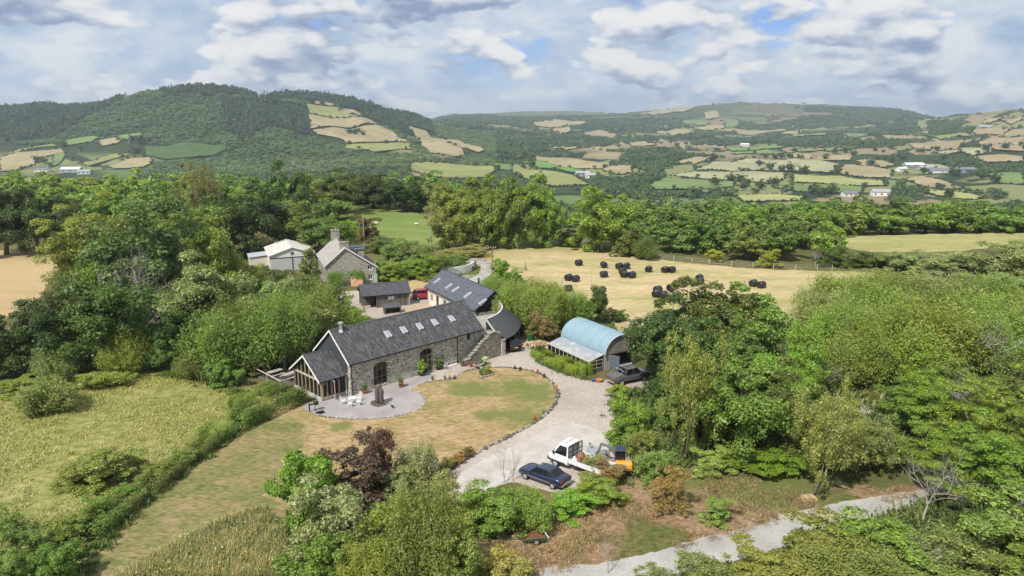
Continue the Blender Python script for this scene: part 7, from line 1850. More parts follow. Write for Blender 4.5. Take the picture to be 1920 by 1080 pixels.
RM_ = Matrix(((0, 0, -1, -1.035), (-1, 0, 0, 0), (0, 1, 0, 1.02), (0, 0, 0, 1)))
pl_ = MB().box(-1.034, -1.012, -.3, .3, .86, 1.18).build('badge_plate', plain('badge_grey', (.62, .62, .62), .4, var=.02), dg)
lettering('CAT', .26, dg, RM_, M_black)
# plant trailer with raised ramp behind the digger
pt = thing('plant_trailer', 'galvanised plant trailer with raised mesh ramp beside the digger', 'trailer', g(1128, 872), math.radians(102))
MB().box(0, 2.4, -.7, .7, .42, .50).build('bed', M_steel, pt)
for s in (-1, 1): MB().bar((0, s * .72, .75), (2.4, s * .72, .75), .05).build('side_rail', M_steel, pt); MB().box(.9, 1.6, s * .85 - .12, s * .85 + .12, .62, .68).build('mudguard', M_steel, pt, bevel=.02); wheel(pt, 1.05, s * .85, .28, .16); MB().bar((0.02, s * .66, .5), (-.25, s * .66, 1.55), .06).build('ramp_post', M_steel, pt)
for i in range(7): z = .6 + i * .15; MB().bar((.02 - (z - .5) * .257, -.66, z), (.02 - (z - .5) * .257, .66, z), .03).build('ramp_bar', M_black, pt)
for s in (-1, 1): MB().bar((2.4, s * .5, .46), (3.4, 0, .46), .08).build('drawbar', M_steel, pt)
MB().box(3.3, 3.55, -.06, .06, .42, .56).build('hitch', M_black, pt); MB().tube([(3.1, .12, .05), (3.1, .12, .75)], .03).build('jockey_leg', M_steel, pt)
# silver pickup
pr_, pf_ = g(1146, 724), g(1200, 704); H3 = math.radians(28)
pk = thing('grey_pickup', 'grey double cab pickup with chrome roll bar parked outside the workshop', 'pickup', g(1143, 722), H3)
M_gr = paint('grey_paint', (.085, .085, .088), .3)
loft_body([(0, .52, 1.02, .82), (.10, .46, 1.10, .92), (1.3, .42, 1.12, .95), (2.4, .42, 1.10, .95), (3.9, .42, 1.10, .95), (4.7, .44, 1.06, .93), (5.1, .48, .98, .86), (5.22, .54, .84, .76)]).build('body', M_gr, pk, True)
cabin(pk, 4.05, 3.35, 1.95, 1.65, 1.08, 1.78, .84, .68, M_gr, 2)
MB().box(.12, 1.60, -.80, .80, 1.124, 1.15).build('bed_cover', plain('tonneau', (.13, .133, .137), .65), pk, bevel=.015)
for s in (-1, 1):
    MB().tube([(.55, s * .78, 1.13), (1.30, s * .74, 1.62), (1.62, s * .74, 1.62), (1.62, s * .80, 1.13)], .045, 8).build('roll_bar', M_chrome, pk)
    MB().box(3.55, 3.7, s * 1.02 - .1, s * 1.02 + .1, 1.10, 1.26).build('mirror', M_gr, pk, bevel=.03)
MB().tube([(1.45, -.74, 1.62), (1.45, .74, 1.62)], .045, 8).build('roll_bar', M_chrome, pk)
for x, y in ((1.05, .86), (1.05, -.86), (4.25, .86), (4.25, -.86)): wheel(pk, x, y, .38, .26)
for s in (-1, 1): MB().box(-.01, .10, s * .83 - .09, s * .83 + .09, .78, 1.06).build('tail_light', M_lampr, pk, bevel=.02); MB().box(5.0, 5.18, s * .66 - .16, s * .66 + .16, .84, .98).build('headlight', M_lampw, pk, bevel=.03)
MB().box(-.12, .06, -.85, .85, .48, .66).build('bumper', M_chrome, pk, bevel=.04); MB().box(-.14, -.125, -.26, .26, .52, .63).build('number_plate', M_plate, pk)
# red family car and black hatchback
def hatch(name, label, P, head, col, glass=None, tall=1.0, L=4.3):
    c = thing(name, label, 'car', P, head); k = L / 4.3
    loft_body([(x * k, a * tall, b_ * tall, w) for x, a, b_, w in ((0, .40, .95, .74), (.10, .30, 1.02, .84), (.8, .24, 1.05, .88), (2.0, .24, 1.03, .89), (3.1, .24, 1.0, .88), (3.8, .26, .92, .85), (4.2, .32, .8, .76), (4.3, .4, .7, .66))]).build('body', col, c, True)
    cabin(c, 3.25 * k, 2.5 * k, .55 * k, .12 * k, 1.0 * tall, 1.55 * tall, .79, .62, col, 3)
    for x, y in ((.8 * k, .82), (.8 * k, -.82), (3.45 * k, .82), (3.45 * k, -.82)): wheel(c, x, y, .33)
    extras(c, L - .02, .86, .35, .72 * tall, .92 * tall)
    for s in (-1, 1): MB().box(2.95 * k, 3.1 * k, s * .95 - .08, s * .95 + .08, 1.0 * tall, 1.14 * tall).build('mirror', col, c, bevel=.02); MB().box(.7 * k, 2.5 * k, s * .57 - .02, s * .57 + .02, 1.59 * tall, 1.62 * tall).build('roof_rail', M_black, c)
    MB().box(-.06, .12, -.78, .78, .34 * tall, .5 * tall).build('bumper', M_black, c, bevel=.04)
    return c
hatch('red_car', 'red family car parked between the cart shed and the white wing', g(773, 561.5), math.radians(17), paint('red_paint', (.36, .018, .04)), tall=1.06, L=4.5)
hatch('black_hatchback', 'black hatchback with yellow rear plate under the curved carport', g(968, 661), math.radians(112), paint('black_paint', (.010, .011, .014)), L=4.0)
# green farm trailer
tl = thing('farm_trailer', 'old rusty green two wheel farm trailer tipped on the dead grass', 'trailer', g(1000, 1012), math.radians(8))
M_gn = plain('green_rust', (.055, .105, .045), .8, var=.5, scale=4); M_rs = plain('rust_floor', (.15, .06, .035), .9, var=.35, scale=4)
TM = Matrix.Rotation(math.radians(13), 4, 'X')
MB().box(-.85, .85, -.55, .75, .42, .47, TM).build('floor', M_rs, tl); MB().box(-.85, .85, -.60, -.55, .40, .66, TM).build('side_board', M_gn, tl); MB().box(-.9, -.85, -.6, .75, .40, .62, TM).build('side_board', M_rs, tl); MB().box(-.85, .85, .75, .80, .40, .62, TM).build('side_board', M_rs, tl)
MB().bar(TM @ Vector((.55, .8, .66)), TM @ Vector((1.0, -.6, .66)), .05).build('lifting_bar', M_pl, tl)
for s in (-1, 1): wheel(tl, .1, s * .62 - .1, .24, .13, M_steel)
MB().bar((0, -.6, .24), (0, .45, .24), .06).build('axle', M_black, tl); MB().bar((-.85, 0, .45), (-1.9, .1, .1), .06).build('drawbar', M_gn, tl)

# ------------------------------------------------------------------ garden things
MT = Matrix.Translation
def garden_chair(P, rz, label, group=None):
    c = thing('garden_chair', label, 'chair', P, rz, group)
    MB().box(-.22, .22, -.22, .22, .42, .45).build('seat', M_pl, c, bevel=.01)
    bk = MB()
    bk.tube([(-.20, .21, .45), (-.22, .28, .8), (-.10, .31, 1.0), (.10, .31, 1.0), (.22, .28, .8), (.20, .21, .45)], .022, 6)
    for x in (-.10, 0, .10): bk.tube([(x, .22, .45), (x, .30, .97)], .014, 5)
    bk.build('backrest', M_pl, c)
    for s in (-1, 1): MB().tube([(s * .22, .25, .68), (s * .25, -.1, .66), (s * .22, -.2, .45)], .018, 6).build('armrest', M_pl, c)
    for x, y in ((-.19, -.19), (.19, -.19), (-.19, .19), (.19, .19)): MB().tube([(x, y, .43), (x * 1.25, y * 1.25, 0)], .02, 6).build('leg', M_pl, c)
TP = g(661, 757)
gt = thing('garden_table', 'round white ornate garden table on the gravel patio', 'table', TP)
MB().lathe([(.40, .68), (.42, .69), (.42, .71), (.38, .72)], 20).build('tabletop', M_pl, gt); MB().lathe([(.04, .1), (.03, .4), (.05, .68)], 8).build('stem', M_pl, gt)
for k in range(3): a = k * 2.09; MB().tube([(0, 0, .2), (.18 * math.cos(a), .18 * math.sin(a), .18), (.34 * math.cos(a), .34 * math.sin(a), 0)], .022, 6).build('leg', M_pl, gt)
for dx, dy, rz, lb in ((-.95, -.15, 1.7, 'white ornate chair by the garden table, on the garden room side'), (.55, .75, -.6, 'white ornate chair by the garden table, on the barn wall side'), (.75, -.45, -1.9, 'white ornate chair by the garden table, on the sculpture side'), (-.05, -.85, 3.0, 'white ornate chair by the garden table, on the lawn side')):
    garden_chair(TP + Vector((dx, dy, 0)), rz, lb)
garden_chair(bw(13.0, -.55), BROT + 3.0, 'white chair standing against the barn wall beside the shrub')
# standing stone sculpture in a ring of stones
sc_ = thing('standing_sculpture', 'dark upright pair of weathered timbers in a ring of stones', 'sculpture', g(712, 757))
M_dw = plain('weathered_timber', (.105, .085, .078), .9, var=.4, scale=7, bump=.8)
rn = random.Random(6)
for (x, y, r_, h_) in ((-.22, 0, .24, 1.95), (.22, -.05, .26, 1.75), (.02, .18, .24, 2.15)):
    pth = [(x + rn.uniform(-.03, .03), y + rn.uniform(-.03, .03), z * h_) for z in (0, .25, .5, .75, .93, 1.0)]
    MB().tube(pth, [r_ * 1.1, r_ * 1.0, r_ * .95, r_ * 1.02, r_ * .85, r_ * .45], 9).build('timber', M_dw, sc_, True)
def stone_mesh(seed, flat=.6):
    r = np.random.RandomState(seed); bm = bmesh.new(); bmesh.ops.create_icosphere(bm, subdivisions=1, radius=.5)
    for v in bm.verts: v.co = Vector((v.co.x * (1 + .25 * r.normal()), v.co.y * (1 + .2 * r.normal()), (v.co.z * flat + flat * .42) * (1 + .15 * r.normal())))
    m = bpy.data.meshes.new('stone'); bm.to_mesh(m); bm.free(); return m
M_st1 = plain('grey_stones', (.26, .245, .22), .9, var=.3, scale=5, bump=.4); M_st2 = plain('pale_stones', (.42, .40, .36), .9, var=.2, scale=5, bump=.4); M_st3 = plain('dark_stones', (.11, .095, .08), .9, var=.35, scale=5, bump=.4)
STN = []
for k in range(9):
    m = stone_mesh(100 + k, .55 + .05 * (k % 3)); m.materials.append((M_st1, M_st2, M_st3)[k % 3]); STN.append(m)
def stones(parent, P, size, kinds=range(9), rnd=None, name='stone', base=None):
    for p in P:
        o = link(name, STN[rnd.choice(list(kinds))], parent); s = size * rnd.uniform(.7, 1.35)
        q = Vector(p) - (base or Vector())
        o.location = (q.x + rnd.uniform(-.04, .04), q.y + rnd.uniform(-.04, .04), q.z); o.rotation_euler = (0, 0, rnd.uniform(0, 6.28)); o.scale = (s * rnd.uniform(1, 1.5), s, s)
rr_ = random.Random(8)
stones(sc_, [Vector((.85 * math.cos(a), .8 * math.sin(a), .0)) for a in np.linspace(0, 6.1, 17)], .30, (2, 5, 8, 0), rr_); stones(sc_, [Vector((.62 * math.cos(a), .6 * math.sin(a), .14)) for a in np.linspace(.2, 6.2, 11)], .24, (2, 5, 8, 3), rr_)
def edging(px, sp, size, kinds, label, seed, closed=False):
    P = smooth_loop([g(u, v) for u, v in px], closed, sp); o = thing('stone_edging', label, 'edging', P[0]); stones(o, P, size, kinds, random.Random(seed), 'stone', P[0])
edging([(1046, 738), (1040, 759), (1012, 787), (965, 814), (906, 844), (866, 867), (832, 890)], .36, .36, (0, 2, 5, 8, 3), 'low dark stone kerb along the drive side of the round lawn', 1)
edging([(884, 693), (925, 689), (965, 690), (1005, 698), (1030, 712), (1046, 738)], .62, .30, (0, 3, 6, 1, 2), 'loose stone edging along the top of the round lawn', 2)
edging([(592, 778), (640, 785), (700, 786), (745, 780), (785, 769), (796, 753), (787, 739), (768, 728), (800, 716), (846, 711)], .42, .22, (1, 4, 7, 0), 'pale stone edging round the gravel patio', 3)
# barbecue
bq = thing('barbecue', 'black kettle barbecue on a wheeled stand by the patio edge', 'barbecue', g(593, 770), .5)
MB().lathe([(.05, .62), (.24, .70), (.30, .86), (.30, .88)], 16).build('bowl', M_black, bq, True); MB().lathe([(.30, .89), (.26, 1.02), (.12, 1.10), (.03, 1.12)], 16).build('lid', M_black, bq, True)
for a in (0, 2.1, 4.2): MB().tube([(.18 * math.cos(a), .18 * math.sin(a), .66), (.30 * math.cos(a), .30 * math.sin(a), 0)], .016, 6).build('leg', M_black, bq)
MB().box(-.75, -.32, -.22, .22, .78, .81).build('side_shelf', M_black, bq); MB().box(-.72, -.66, -.2, -.14, 0, .78).build('shelf_leg', M_black, bq); MB().box(-.72, -.66, .14, .2, 0, .78).build('shelf_leg', M_black, bq)
MB().tube([(-.05, 0, 1.12), (0, 0, 1.16), (.05, 0, 1.12)], .012, 5).build('handle', M_steel, bq)
b2 = thing('coal_box', 'low black box on the ground beside the barbecue', 'box', g(600, 776), .7); MB().box(-.4, .4, -.18, .18, .04, .22).build('box_body', M_black, b2, bevel=.03); MB().box(-.42, .42, -.2, .2, .223, .26).build('lid', M_black, b2, bevel=.01)
# pots and tubs
def potted(P, r_, h_, plant, tint, pw, ph, label, potmat=None, cat='potted plant'):
    t = thing('potted_plant', label, cat, P)
    MB().lathe([(r_ * .7, 0), (r_, h_ * .9), (r_ * 1.08, h_ * .9), (r_ * 1.08, h_), (r_ * .9, h_), (r_ * .86, h_ * .92)], 14).build('pot', potmat or M_terra, t, True)
    o = link('plant', PROTO[plant][0], t); o.location = (0, 0, h_ * .85); o.scale = (pw, pw, ph); o.color = (tint[0] * LK, tint[1] * LK, tint[2] * LK, 1)
potted(g(684, 738), .32, .42, 'loose', (.05, .08, .03), .9, .9, 'terracotta pot with a dark leggy shrub between garden room and arched window')
potted(g(752, 726), .30, .62, 'shrub', (.07, .10, .03), .75, .95, 'tall terracotta pot with a small green tree at the patio corner')
M_tub = plain('dark_tub', (.06, .055, .05), .8)
potted(g(791, 704), .5, .4, 'shrub', (.11, .165, .03), 1.45, 2.0, 'tall yellow green evergreen in a tub beside the barn door', M_tub)
potted(g(823, 692), .55, .45, 'shrub2', (.055, .09, .026), 1.65, 1.35, 'rounded dark bay in a tub on the other side of the barn door', M_tub)
potted(g(869, 686), .42, .34, 'loose', (.07, .08, .035), .7, .4, 'dark half barrel with low planting at the stair foot', M_oakd)
potted(g(883, 688), .22, .3, 'loose', (.22, .06, .04), .5, .4, 'small terracotta pot of red flowers at the stair foot')
potted(g(893, 690), .26, .24, 'loose', (.09, .11, .045), .5, .35, 'low terracotta bowl beside the stone bench')
potted(g(909, 684), .25, .3, 'loose', (.24, .28, .20), 1.1, .9, 'silver leaved plant in a pot beside the stone bench', M_tub)
potted(g(912, 703), .45, .3, 'shrub2', (.10, .12, .03), 1.5, .95, 'planter of mixed orange flowers on the lawn edge', M_oakd)
potted(g(904, 703), .2, .2, 'shrub', (.05, .10, .03), 1.0, .7, 'green leafy clump beside the orange flowers', M_oakd)
for (u, v, c_, lb) in ((811, 712, (.06, .09, .03), 'small dark green pot at the near path edge'), (834, 711, (.09, .16, .03), 'small bright green pot beside the yellow flowers'), (843, 710, (.30, .22, .03), 'small pot of yellow flowers on the path edge'), (852, 711, (.09, .07, .16), 'blue grey trough at the end of the path flowers'), (965, 692, (.05, .07, .03), 'dark urn on the lawn top edge'), (975, 695, (.04, .05, .03), 'small dark urn beside the dark urn'), (1008, 700, (.20, .06, .04), 'small red pot on the lawn corner by the shed'),
                       (1020, 878 - 170, (.05, .07, .03), 'dark tuft on the lawn edge facing the greenhouse'), (1019, 770, (.22, .24, .03), 'spiky yellow plant inside the stone kerb'), (1020, 775, (.12, .20, .18), 'turquoise pot inside the stone kerb'), (1002, 787, (.25, .09, .05), 'red clay figure on the stone kerb')):
    potted(g(u, v), .14, .18, 'loose', c_, .42, .38, lb, M_terra if 'red' in lb else M_tub)
for (u, v, h_, lb, m) in ((1034, 721, .8, 'pale upright stone on the lawn rim', M_st2), (1043, 733, .75, 'terracotta chimney pot on the lawn rim', M_terra)):
    t = thing('garden_ornament', lb, 'ornament', g(u, v)); MB().lathe([(.16, 0), (.15, h_ * .3), (.13, h_ * .7), (.16, h_ * .9), (.10, h_)], 9).build('body', m, t, True); MB().lathe([(.2, 0), (.2, .06)], 9).build('foot', m, t)
lt = thing('log_trough', 'hollow log planter lying on the lawn edge', 'planter', g(913, 706), math.radians(38)); MB().tube([(-.9, 0, .14), (.9, 0, .14)], .14, 9).build('log', M_palebark, lt); MB().box(-.8, .8, -.08, .08, .26, .29).build('soil', M_bark, lt)
bn = thing('stone_bench', 'low stone bench against the stair wall', 'bench', g(900, 690), BROT); MB().box(-.7, .7, -.2, .2, .38, .48).build('seat', M_st1, bn, bevel=.03); MB().box(-.6, -.4, -.18, .18, 0, .38).build('leg', M_st3, bn); MB().box(.4, .6, -.18, .18, 0, .38).build('leg', M_st3, bn); MB().box(-.7, .7, .14, .22, .48, .85).build('backrest', M_stair, bn)
bx_ = thing('white_box', 'low white box on the ground against the barn wall', 'box', bw(14.4, -.35), BROT); MB().box(-.65, .65, -.16, .16, 0, .2).build('box_body', M_white, bx_, bevel=.02); MB().box(-.66, .66, -.17, .17, .203, .23).build('lid', M_white, bx_)
for (u, v, c_, lb) in ((1112, 716, (.04, .09, .28), 'bright blue pot at the foot of the greenhouse vine'), (1123, 716, (.42, .17, .085), 'broken terracotta bowl beside the workshop door')):
    t = thing('garden_pot', lb, 'pot', g(u, v)); w_ = .2 if 'blue' in lb else .45
    MB().lathe([(w_ * .6, 0), (w_, .26), (w_ * 1.05, .32), (w_ * .9, .32), (w_ * .85, .25)], 14).build('pot', plain('pot_' + lb[:6], c_, .5), t, True); MB().lathe([(w_ * .8, .24), (.01, .25)], 10).build('soil', M_bark, t)
hen = thing('dark_hen', 'small dark hen walking on the gravel patio', 'bird', g(736, 766), 2.4)
hm = MB(); hm.tube([(-.22, 0, .36), (-.12, 0, .27), (.0, 0, .24), (.12, 0, .28), (.17, 0, .38), (.21, 0, .42)], [.03, .09, .12, .09, .045, .03], 8); hm.build('body', M_rub, hen, True)
for s in (-1, 1): MB().tube([(0, s * .05, .16), (.02, s * .05, 0)], .012, 5).build('leg', plain('hen_leg', (.5, .35, .1), .7), hen)
MB().tube([(.22, 0, .42), (.26, 0, .41)], [.015, .003], 5).build('beak', M_terra, hen)
# wheelie bin and log pile
wb = thing('green_bin', 'green wheelie bin beside the log pile', 'bin', g(994, 640), .4)
MB().prism([(-.24, -.28, .08), (.24, -.28, .08), (.24, .28, .08), (-.24, .28, .08)], (0, 0, .86)).build('bin_body', plain('bin_green', (.025, .12, .045), .5), wb, bevel=.04); MB().box(-.29, .29, -.34, .32, .945, 1.02).build('lid', plain('bin_lid', (.03, .15, .055), .5), wb, bevel=.03)
for s in (-1, 1): MB().tube([(s * .24, .26, .1), (s * .19, .26, .1)], .1, 10).build('wheel', M_rub, wb)
lp = thing('log_pile', 'heap of split pale logs behind the drive', 'log pile', g(1006, 650))
lm = []
for k, (c_, c2_) in enumerate((((.50, .36, .20), 0), ((.36, .25, .15), 0), ((.58, .45, .28), 0))):
    m = MB().tube([(-.22, 0, 0), (.22, 0, 0)], .09 + .015 * k, 6).mesh('log'); m.materials.append(plain('split_wood_%d' % k, c_, .85, var=.25, scale=8)); lm.append(m)
rn = random.Random(5)
for i in range(120):
    a, b_ = rn.uniform(-1.7, 2.2), rn.uniform(-.9, 1.0); hgt = max(0, 1.0 - (a / 2.2) ** 2 - (b_ / 1.2) ** 2) * .75
    o = link('log', rn.choice(lm), lp); o.location = (a, b_, .09 + rn.random() ** .6 * hgt); o.rotation_euler = (0, rn.uniform(-.5, .5), rn.uniform(0, 6.28)); o.scale = (rn.uniform(.8, 1.2),) * 3

# ------------------------------------------------------------------ wrapped bales
def bale_mesh(seed):
    r = np.random.RandomState(seed); mb = MB(); n = 22; R_, L = .66, .62; rows = []
    for x, k in ((-L, .55), (-L - .03, .80), (-L + .02, .95), (-L + .10, 1.0), (-.3, 1.0), (0, .985), (.3, 1.0), (L - .10, 1.0), (L - .02, .95), (L + .03, .80), (L, .55)):
        ring = []
        for j in range(n):
            a = 2 * math.pi * j / n; q = R_ * k * (1 + .012 * r.normal()); z = q * math.sin(a) * .97 + R_ * .95; ring.append((x + .012 * r.normal(), q * math.cos(a) * 1.02, max(z, .0)))
        rows.append(ring + [ring[0]])
    mb.quadsheet(rows); mb.poly(rows[0][:-1]); mb.poly(rows[-1][:-1]); return mb.mesh('wrap', True)
m_b, nt_, b_, o_ = newmat('black_bale_wrap'); q_ = NT(nt_); b_.inputs['Base Color'].default_value = (.016, .017, .022, 1); b_.inputs['Roughness'].default_value = .26; b_.inputs['Specular IOR Level'].default_value = .5
q_.l(q_.bump(q_.noise(q_.coord('Object', (6, 1, 1)), 4.0, 5, .65), .6, .05), b_.inputs['Normal'])
bms = [bale_mesh(k) for k in range(4)]
for m in bms: m.materials.append(m_b)
tailm = MB().prism([(.3, .5, .05), (.5, .55, .03), (.62, .9, .01), (.35, .8, .01)], (0, 0, .01)).mesh('loose_wrap'); tailm.materials.append(m_b)
BALES = [(1085, 498, .2, 'lone wrapped black bale closest to the row of trees'), (1132, 502, 1.4, 'lone black bale between the tree row and the bale cluster'), (1161, 504, .5, 'black bale at the back of the five bale cluster, lane side'), (1175, 504, .9, 'black bale at the back of the five bale cluster, fence side'), (1167, 513, .1, 'black bale in the middle of the five bale cluster'),
 (1170, 520, .6, 'black bale at the front of the five bale cluster, lane side'), (1184.5, 521, .4, 'black bale at the front of the five bale cluster, fence side'), (1216, 510, .8, 'lone black bale between the cluster and the touching pair'), (1246.5, 511, .6, 'black bale of the touching pair near the fence, lane side'), (1259, 511, .3, 'black bale of the touching pair near the fence, far side'),
 (1132, 520, 0., 'lone black bale lying broadside before the five bale cluster'), (1066, 526, .6, 'black bale of the pair beside the thin pole, lane side'), (1079, 528, .5, 'black bale of the pair beside the thin pole, pole side'), (1065, 547, .1, 'lone black bale behind the sallow mound'), (1233, 549, .4, 'black bale at the back of the three behind the big oak'), (1230, 557, .7, 'black bale of the three behind the big oak, lane side'),
 (1243, 559, .3, 'black bale of the three behind the big oak, front'), (1257.5, 545, .6, 'lone black bale next to the three behind the oak'), (1279, 538, .5, 'lone black bale beside the stacked looking pair'), (1312, 533, .4, 'black bale in front of its twin above the big oak'), (1311, 526.5, .7, 'black bale hidden behind its twin above the big oak'), (1412, 537, .4, 'black bale of the far pair by the thicket, lane side'), (1427, 540, .2, 'black bale of the far pair by the thicket, thicket side')]
for i, (u, v, rz, lb) in enumerate(BALES):
    t = thing('silage_bale', lb, 'bale', g(u, v), rz + math.radians(20), 'wrapped bales on the hay field'); link('wrap', bms[i % 4], t); link('loose_wrap', tailm, t)

# ------------------------------------------------------------------ poles, fences, gates
def pole(u, vb, vt, label, arms=0, thick=.12, mat=None):
    P = g(u, vb); h = height_at(P, vt); t = thing('telegraph_pole', label, 'pole', P)
    MB().tube([(0, 0, 0), (0, 0, h)], [thick, thick * .7], 8).build('pole', mat or M_oakd, t)
    for k in range(arms):
        a = MB().box(-.8, .8, -.05, .05, h - .35 - k * .5, h - .25 - k * .5).build('crossarm', M_oakd, t)
        for x in (-.7, -.3, .3, .7): MB().lathe([(.05, h - .25 - k * .5), (.06, h - .18 - k * .5), (.02, h - .1 - k * .5)], 8, (x, 0)).build('insulator', M_pl, a)
    MB().tube([(0, thick, h * .55), (0, thick, h * .6)], .05, 6).build('pole_plate', M_pl, t)
pole(923, 512, 462, 'dark telegraph pole at the bend of the lane', 1); pole(808, 466, 398, 'pale telegraph pole beside the tall tree row', 1, .14, M_palebark); pole(683.5, 470, 400, 'pale telegraph pole behind the farmhouse', 0, .13, M_palebark); pole(1108, 556, 494, 'thin grey pole standing in the hay field', 0, .055, M_oakl)
def fence(px, sp, h, label, rails=0, wires=3, mat=None):
    P = smooth_loop([g(u, v) for u, v in px], False, sp); t = thing('fence', label, 'fence', P[0]); rn = random.Random(len(px))
    for p in P:
        q = p - P[0]; k = rn.uniform(.9, 1.1) * h; MB().box(q.x - .06, q.x + .06, q.y - .06, q.y + .06, 0, k).build('post', mat or M_oakl, t)
    for k in range(wires): MB().tube([(p - P[0]) + Vector((0, 0, h * (.35 + .28 * k))) for p in P], .012, 4).build('wire', M_steel, t)
    for k in range(rails): MB().tube([(p - P[0]) + Vector((0, 0, h * (.35 + .3 * k))) for p in P], .05, 4).build('rail', mat or M_oakl, t)
fence([(1105, 467), (1200, 481), (1330, 496), (1450, 504), (1560, 507)], 3.6, 1.15, 'post and wire fence along the far side of the hay field')
fence([(925, 500), (950, 518), (985, 540), (1030, 562)], 3.2, 1.1, 'post and wire fence between the lane and the hay field')
fence([(962, 508), (985, 508), (985, 502)], 2.0, 1.0, 'short rail fence standing out in the hay field', 2, 0, M_greywood)
def field_gate(P, rz, L, h, label):
    t = thing('field_gate', label, 'gate', P, rz)
    for k in range(5): MB().tube([(0, 0, .15 + k * (h - .15) / 4), (L, 0, .15 + k * (h - .15) / 4)], .028, 6).build('bar', M_steel, t)
    for x in (0, L * .5, L): MB().tube([(x, 0, .1), (x, 0, h)], .03, 6).build('upright', M_steel, t)
field_gate(g(331, 701), math.radians(-25), 1.9, 1.1, 'small galvanised gate leaning open at the top of the meadow'); field_gate(g(326, 700), math.radians(60), .5, 1.2, 'narrow white gate post panel beside the small gate')
field_gate(g(443, 716), math.radians(-32), 2.2, 1.0, 'galvanised hurdle beside the laurel hedge'); field_gate(g(890, 533), math.radians(-60), 4.2, 1.2, 'metal field gate on the lane behind the wing'); field_gate(g(868, 527), math.radians(-25), 3.0, 1.2, 'galvanised gate beside the white garden wall')
tf_ = thing('board_fence', 'weathered three board timber fence above the small gate', 'fence', g(324, 692), math.radians(20))
for k in range(3): MB().box(0, 3.3, -.03, .03, .25 + k * .5, .6 + k * .5).build('board', M_greywood, tf_)
for x in (0, 1.65, 3.25): MB().box(x - .06, x + .06, .03, .14, 0, 1.7).build('post', M_greywood, tf_)
gw = thing('garden_wall', 'curved white painted garden wall beside the lane', 'wall', g(802, 520))
GP = smooth_loop([g(802, 521), g(835, 517), g(865, 513), g(880, 509), g(889, 503)], False, .5); g0 = g(802, 520); mbw = MB()
for a, b_ in zip(GP, GP[1:]):
    d = (b_ - a).normalized(); nn = Vector((-d.y, d.x, 0)) * .15; q = [a - nn - g0, b_ - nn - g0, b_ + nn - g0, a + nn - g0]; mbw.prism([Vector((p.x, p.y, 0)) for p in q], (0, 0, 1.5))
mbw.build('wall', M_cream if False else M_white, gw)
MB().prism([GP[-1] - g0 + Vector((-.3, -.2, 0)), GP[-1] - g0 + Vector((.3, -.2, 0)), GP[-1] - g0 + Vector((.4, 1.0, 0)), GP[-1] - g0 + Vector((-.2, 1.0, 0))], (0, 0, 1.55)).build('end_pier', M_stair, gw)
hut = thing('broken_hut', 'collapsed rusty hut frame at the wood edge above the meadow', 'hut', g(18, 712), .3)
MB().prism([(-1.2, 0, .3), (1.2, 0, .9), (1.2, 1.4, .9), (-1.2, 1.4, .3)], (0, 0, .06)).build('fallen_roof', M_rs, hut)
for x, h_ in ((-1.1, .4), (1.15, 1.4), (.6, 1.2)): MB().bar((x, 0, 0), (x + .1, 0, h_), .09).build('post', M_greywood, hut)
MB().bar((-1.1, 0, .5), (1.15, 0, 1.35), .08).build('rafter', M_greywood, hut); MB().box(.9, 1.5, -.2, .3, .6, .9).build('white_crate', M_pl, hut)
for i, (u, v, rz, L, lb) in enumerate(((160, 722, .5, 1.6, 'pale fallen branch at the meadow top below the bracken'), (10, 738, -.2, 1.8, 'pale fallen planks at the meadow corner below the hut'), (1568, 912, -.7, 2.2, 'fallen mossy log lying beside the lane birch'))):
    t = thing('fallen_log', lb, 'log', g(u, v), rz); MB().tube([(-L / 2, 0, .13), (0, .1, .16), (L / 2, 0, .12)], [.12, .13, .08], 7).build('log', M_palebark if i < 2 else plain('mossy_log', (.20, .20, .08), .9, var=.3), t, True); MB().tube([(0, .1, .2), (.2, .5, .35)], [.05, .02], 5).build('side_branch', M_palebark, t)
lst = thing('log_stack', 'small stack of cut logs at the foot of the leaning birch', 'log stack', g(1518, 938), .2)
for i in range(9): o = link('log', lm[i % 2 + 0], lst); o.location = (-.6 + (i % 5) * .27, 0, .12 + .2 * (i // 5)); o.rotation_euler = (0, 0, 1.4); o.scale = (1.3, 1.3, 1.3)
lb_ = thing('leaning_birch_stems', 'two pale leaning birch stems above the cut logs', 'tree', g(1528, 930))
for (a, b_, c_) in (((-.15, 0, 0), (.35, .1, 1.8), (.6, .2, 3.0)), ((.3, .1, 0), (.7, .1, 1.9), (.95, .2, 3.1))): MB().tube([a, b_, c_], [.08, .065, .03], 7).build('stem', plain('birch_bark', (.27, .24, .20), .8, var=.35, scale=6), lb_, True)
# sheep on the pasture
for i, (u, v, rz, lb) in enumerate(((781, 424, .3, 'white sheep grazing on the pasture beside the pale pole'), (706, 422, 2.5, 'white sheep lying on the pasture beside the brownish tree'))):
    s_ = thing('sheep', lb, 'sheep', g(u, v), rz); wl2 = plain('wool_%d' % i, (.62, .59, .52), .95, var=.12)
    MB().tube([(-.55, 0, .62), (-.4, 0, .66), (0, 0, .64), (.38, 0, .68), (.5, 0, .75), (.68, 0, .62), (.78, 0, .5)], [.12, .28, .31, .28, .18, .12, .07], 10).build('body', wl2, s_, True)
    for x in (-.35, .32):
        for y in (-.14, .14): MB().tube([(x, y, .5), (x, y, .25), (x + .02, y, 0)], [.07, .045, .05], 6).build('leg', M_bark, s_)

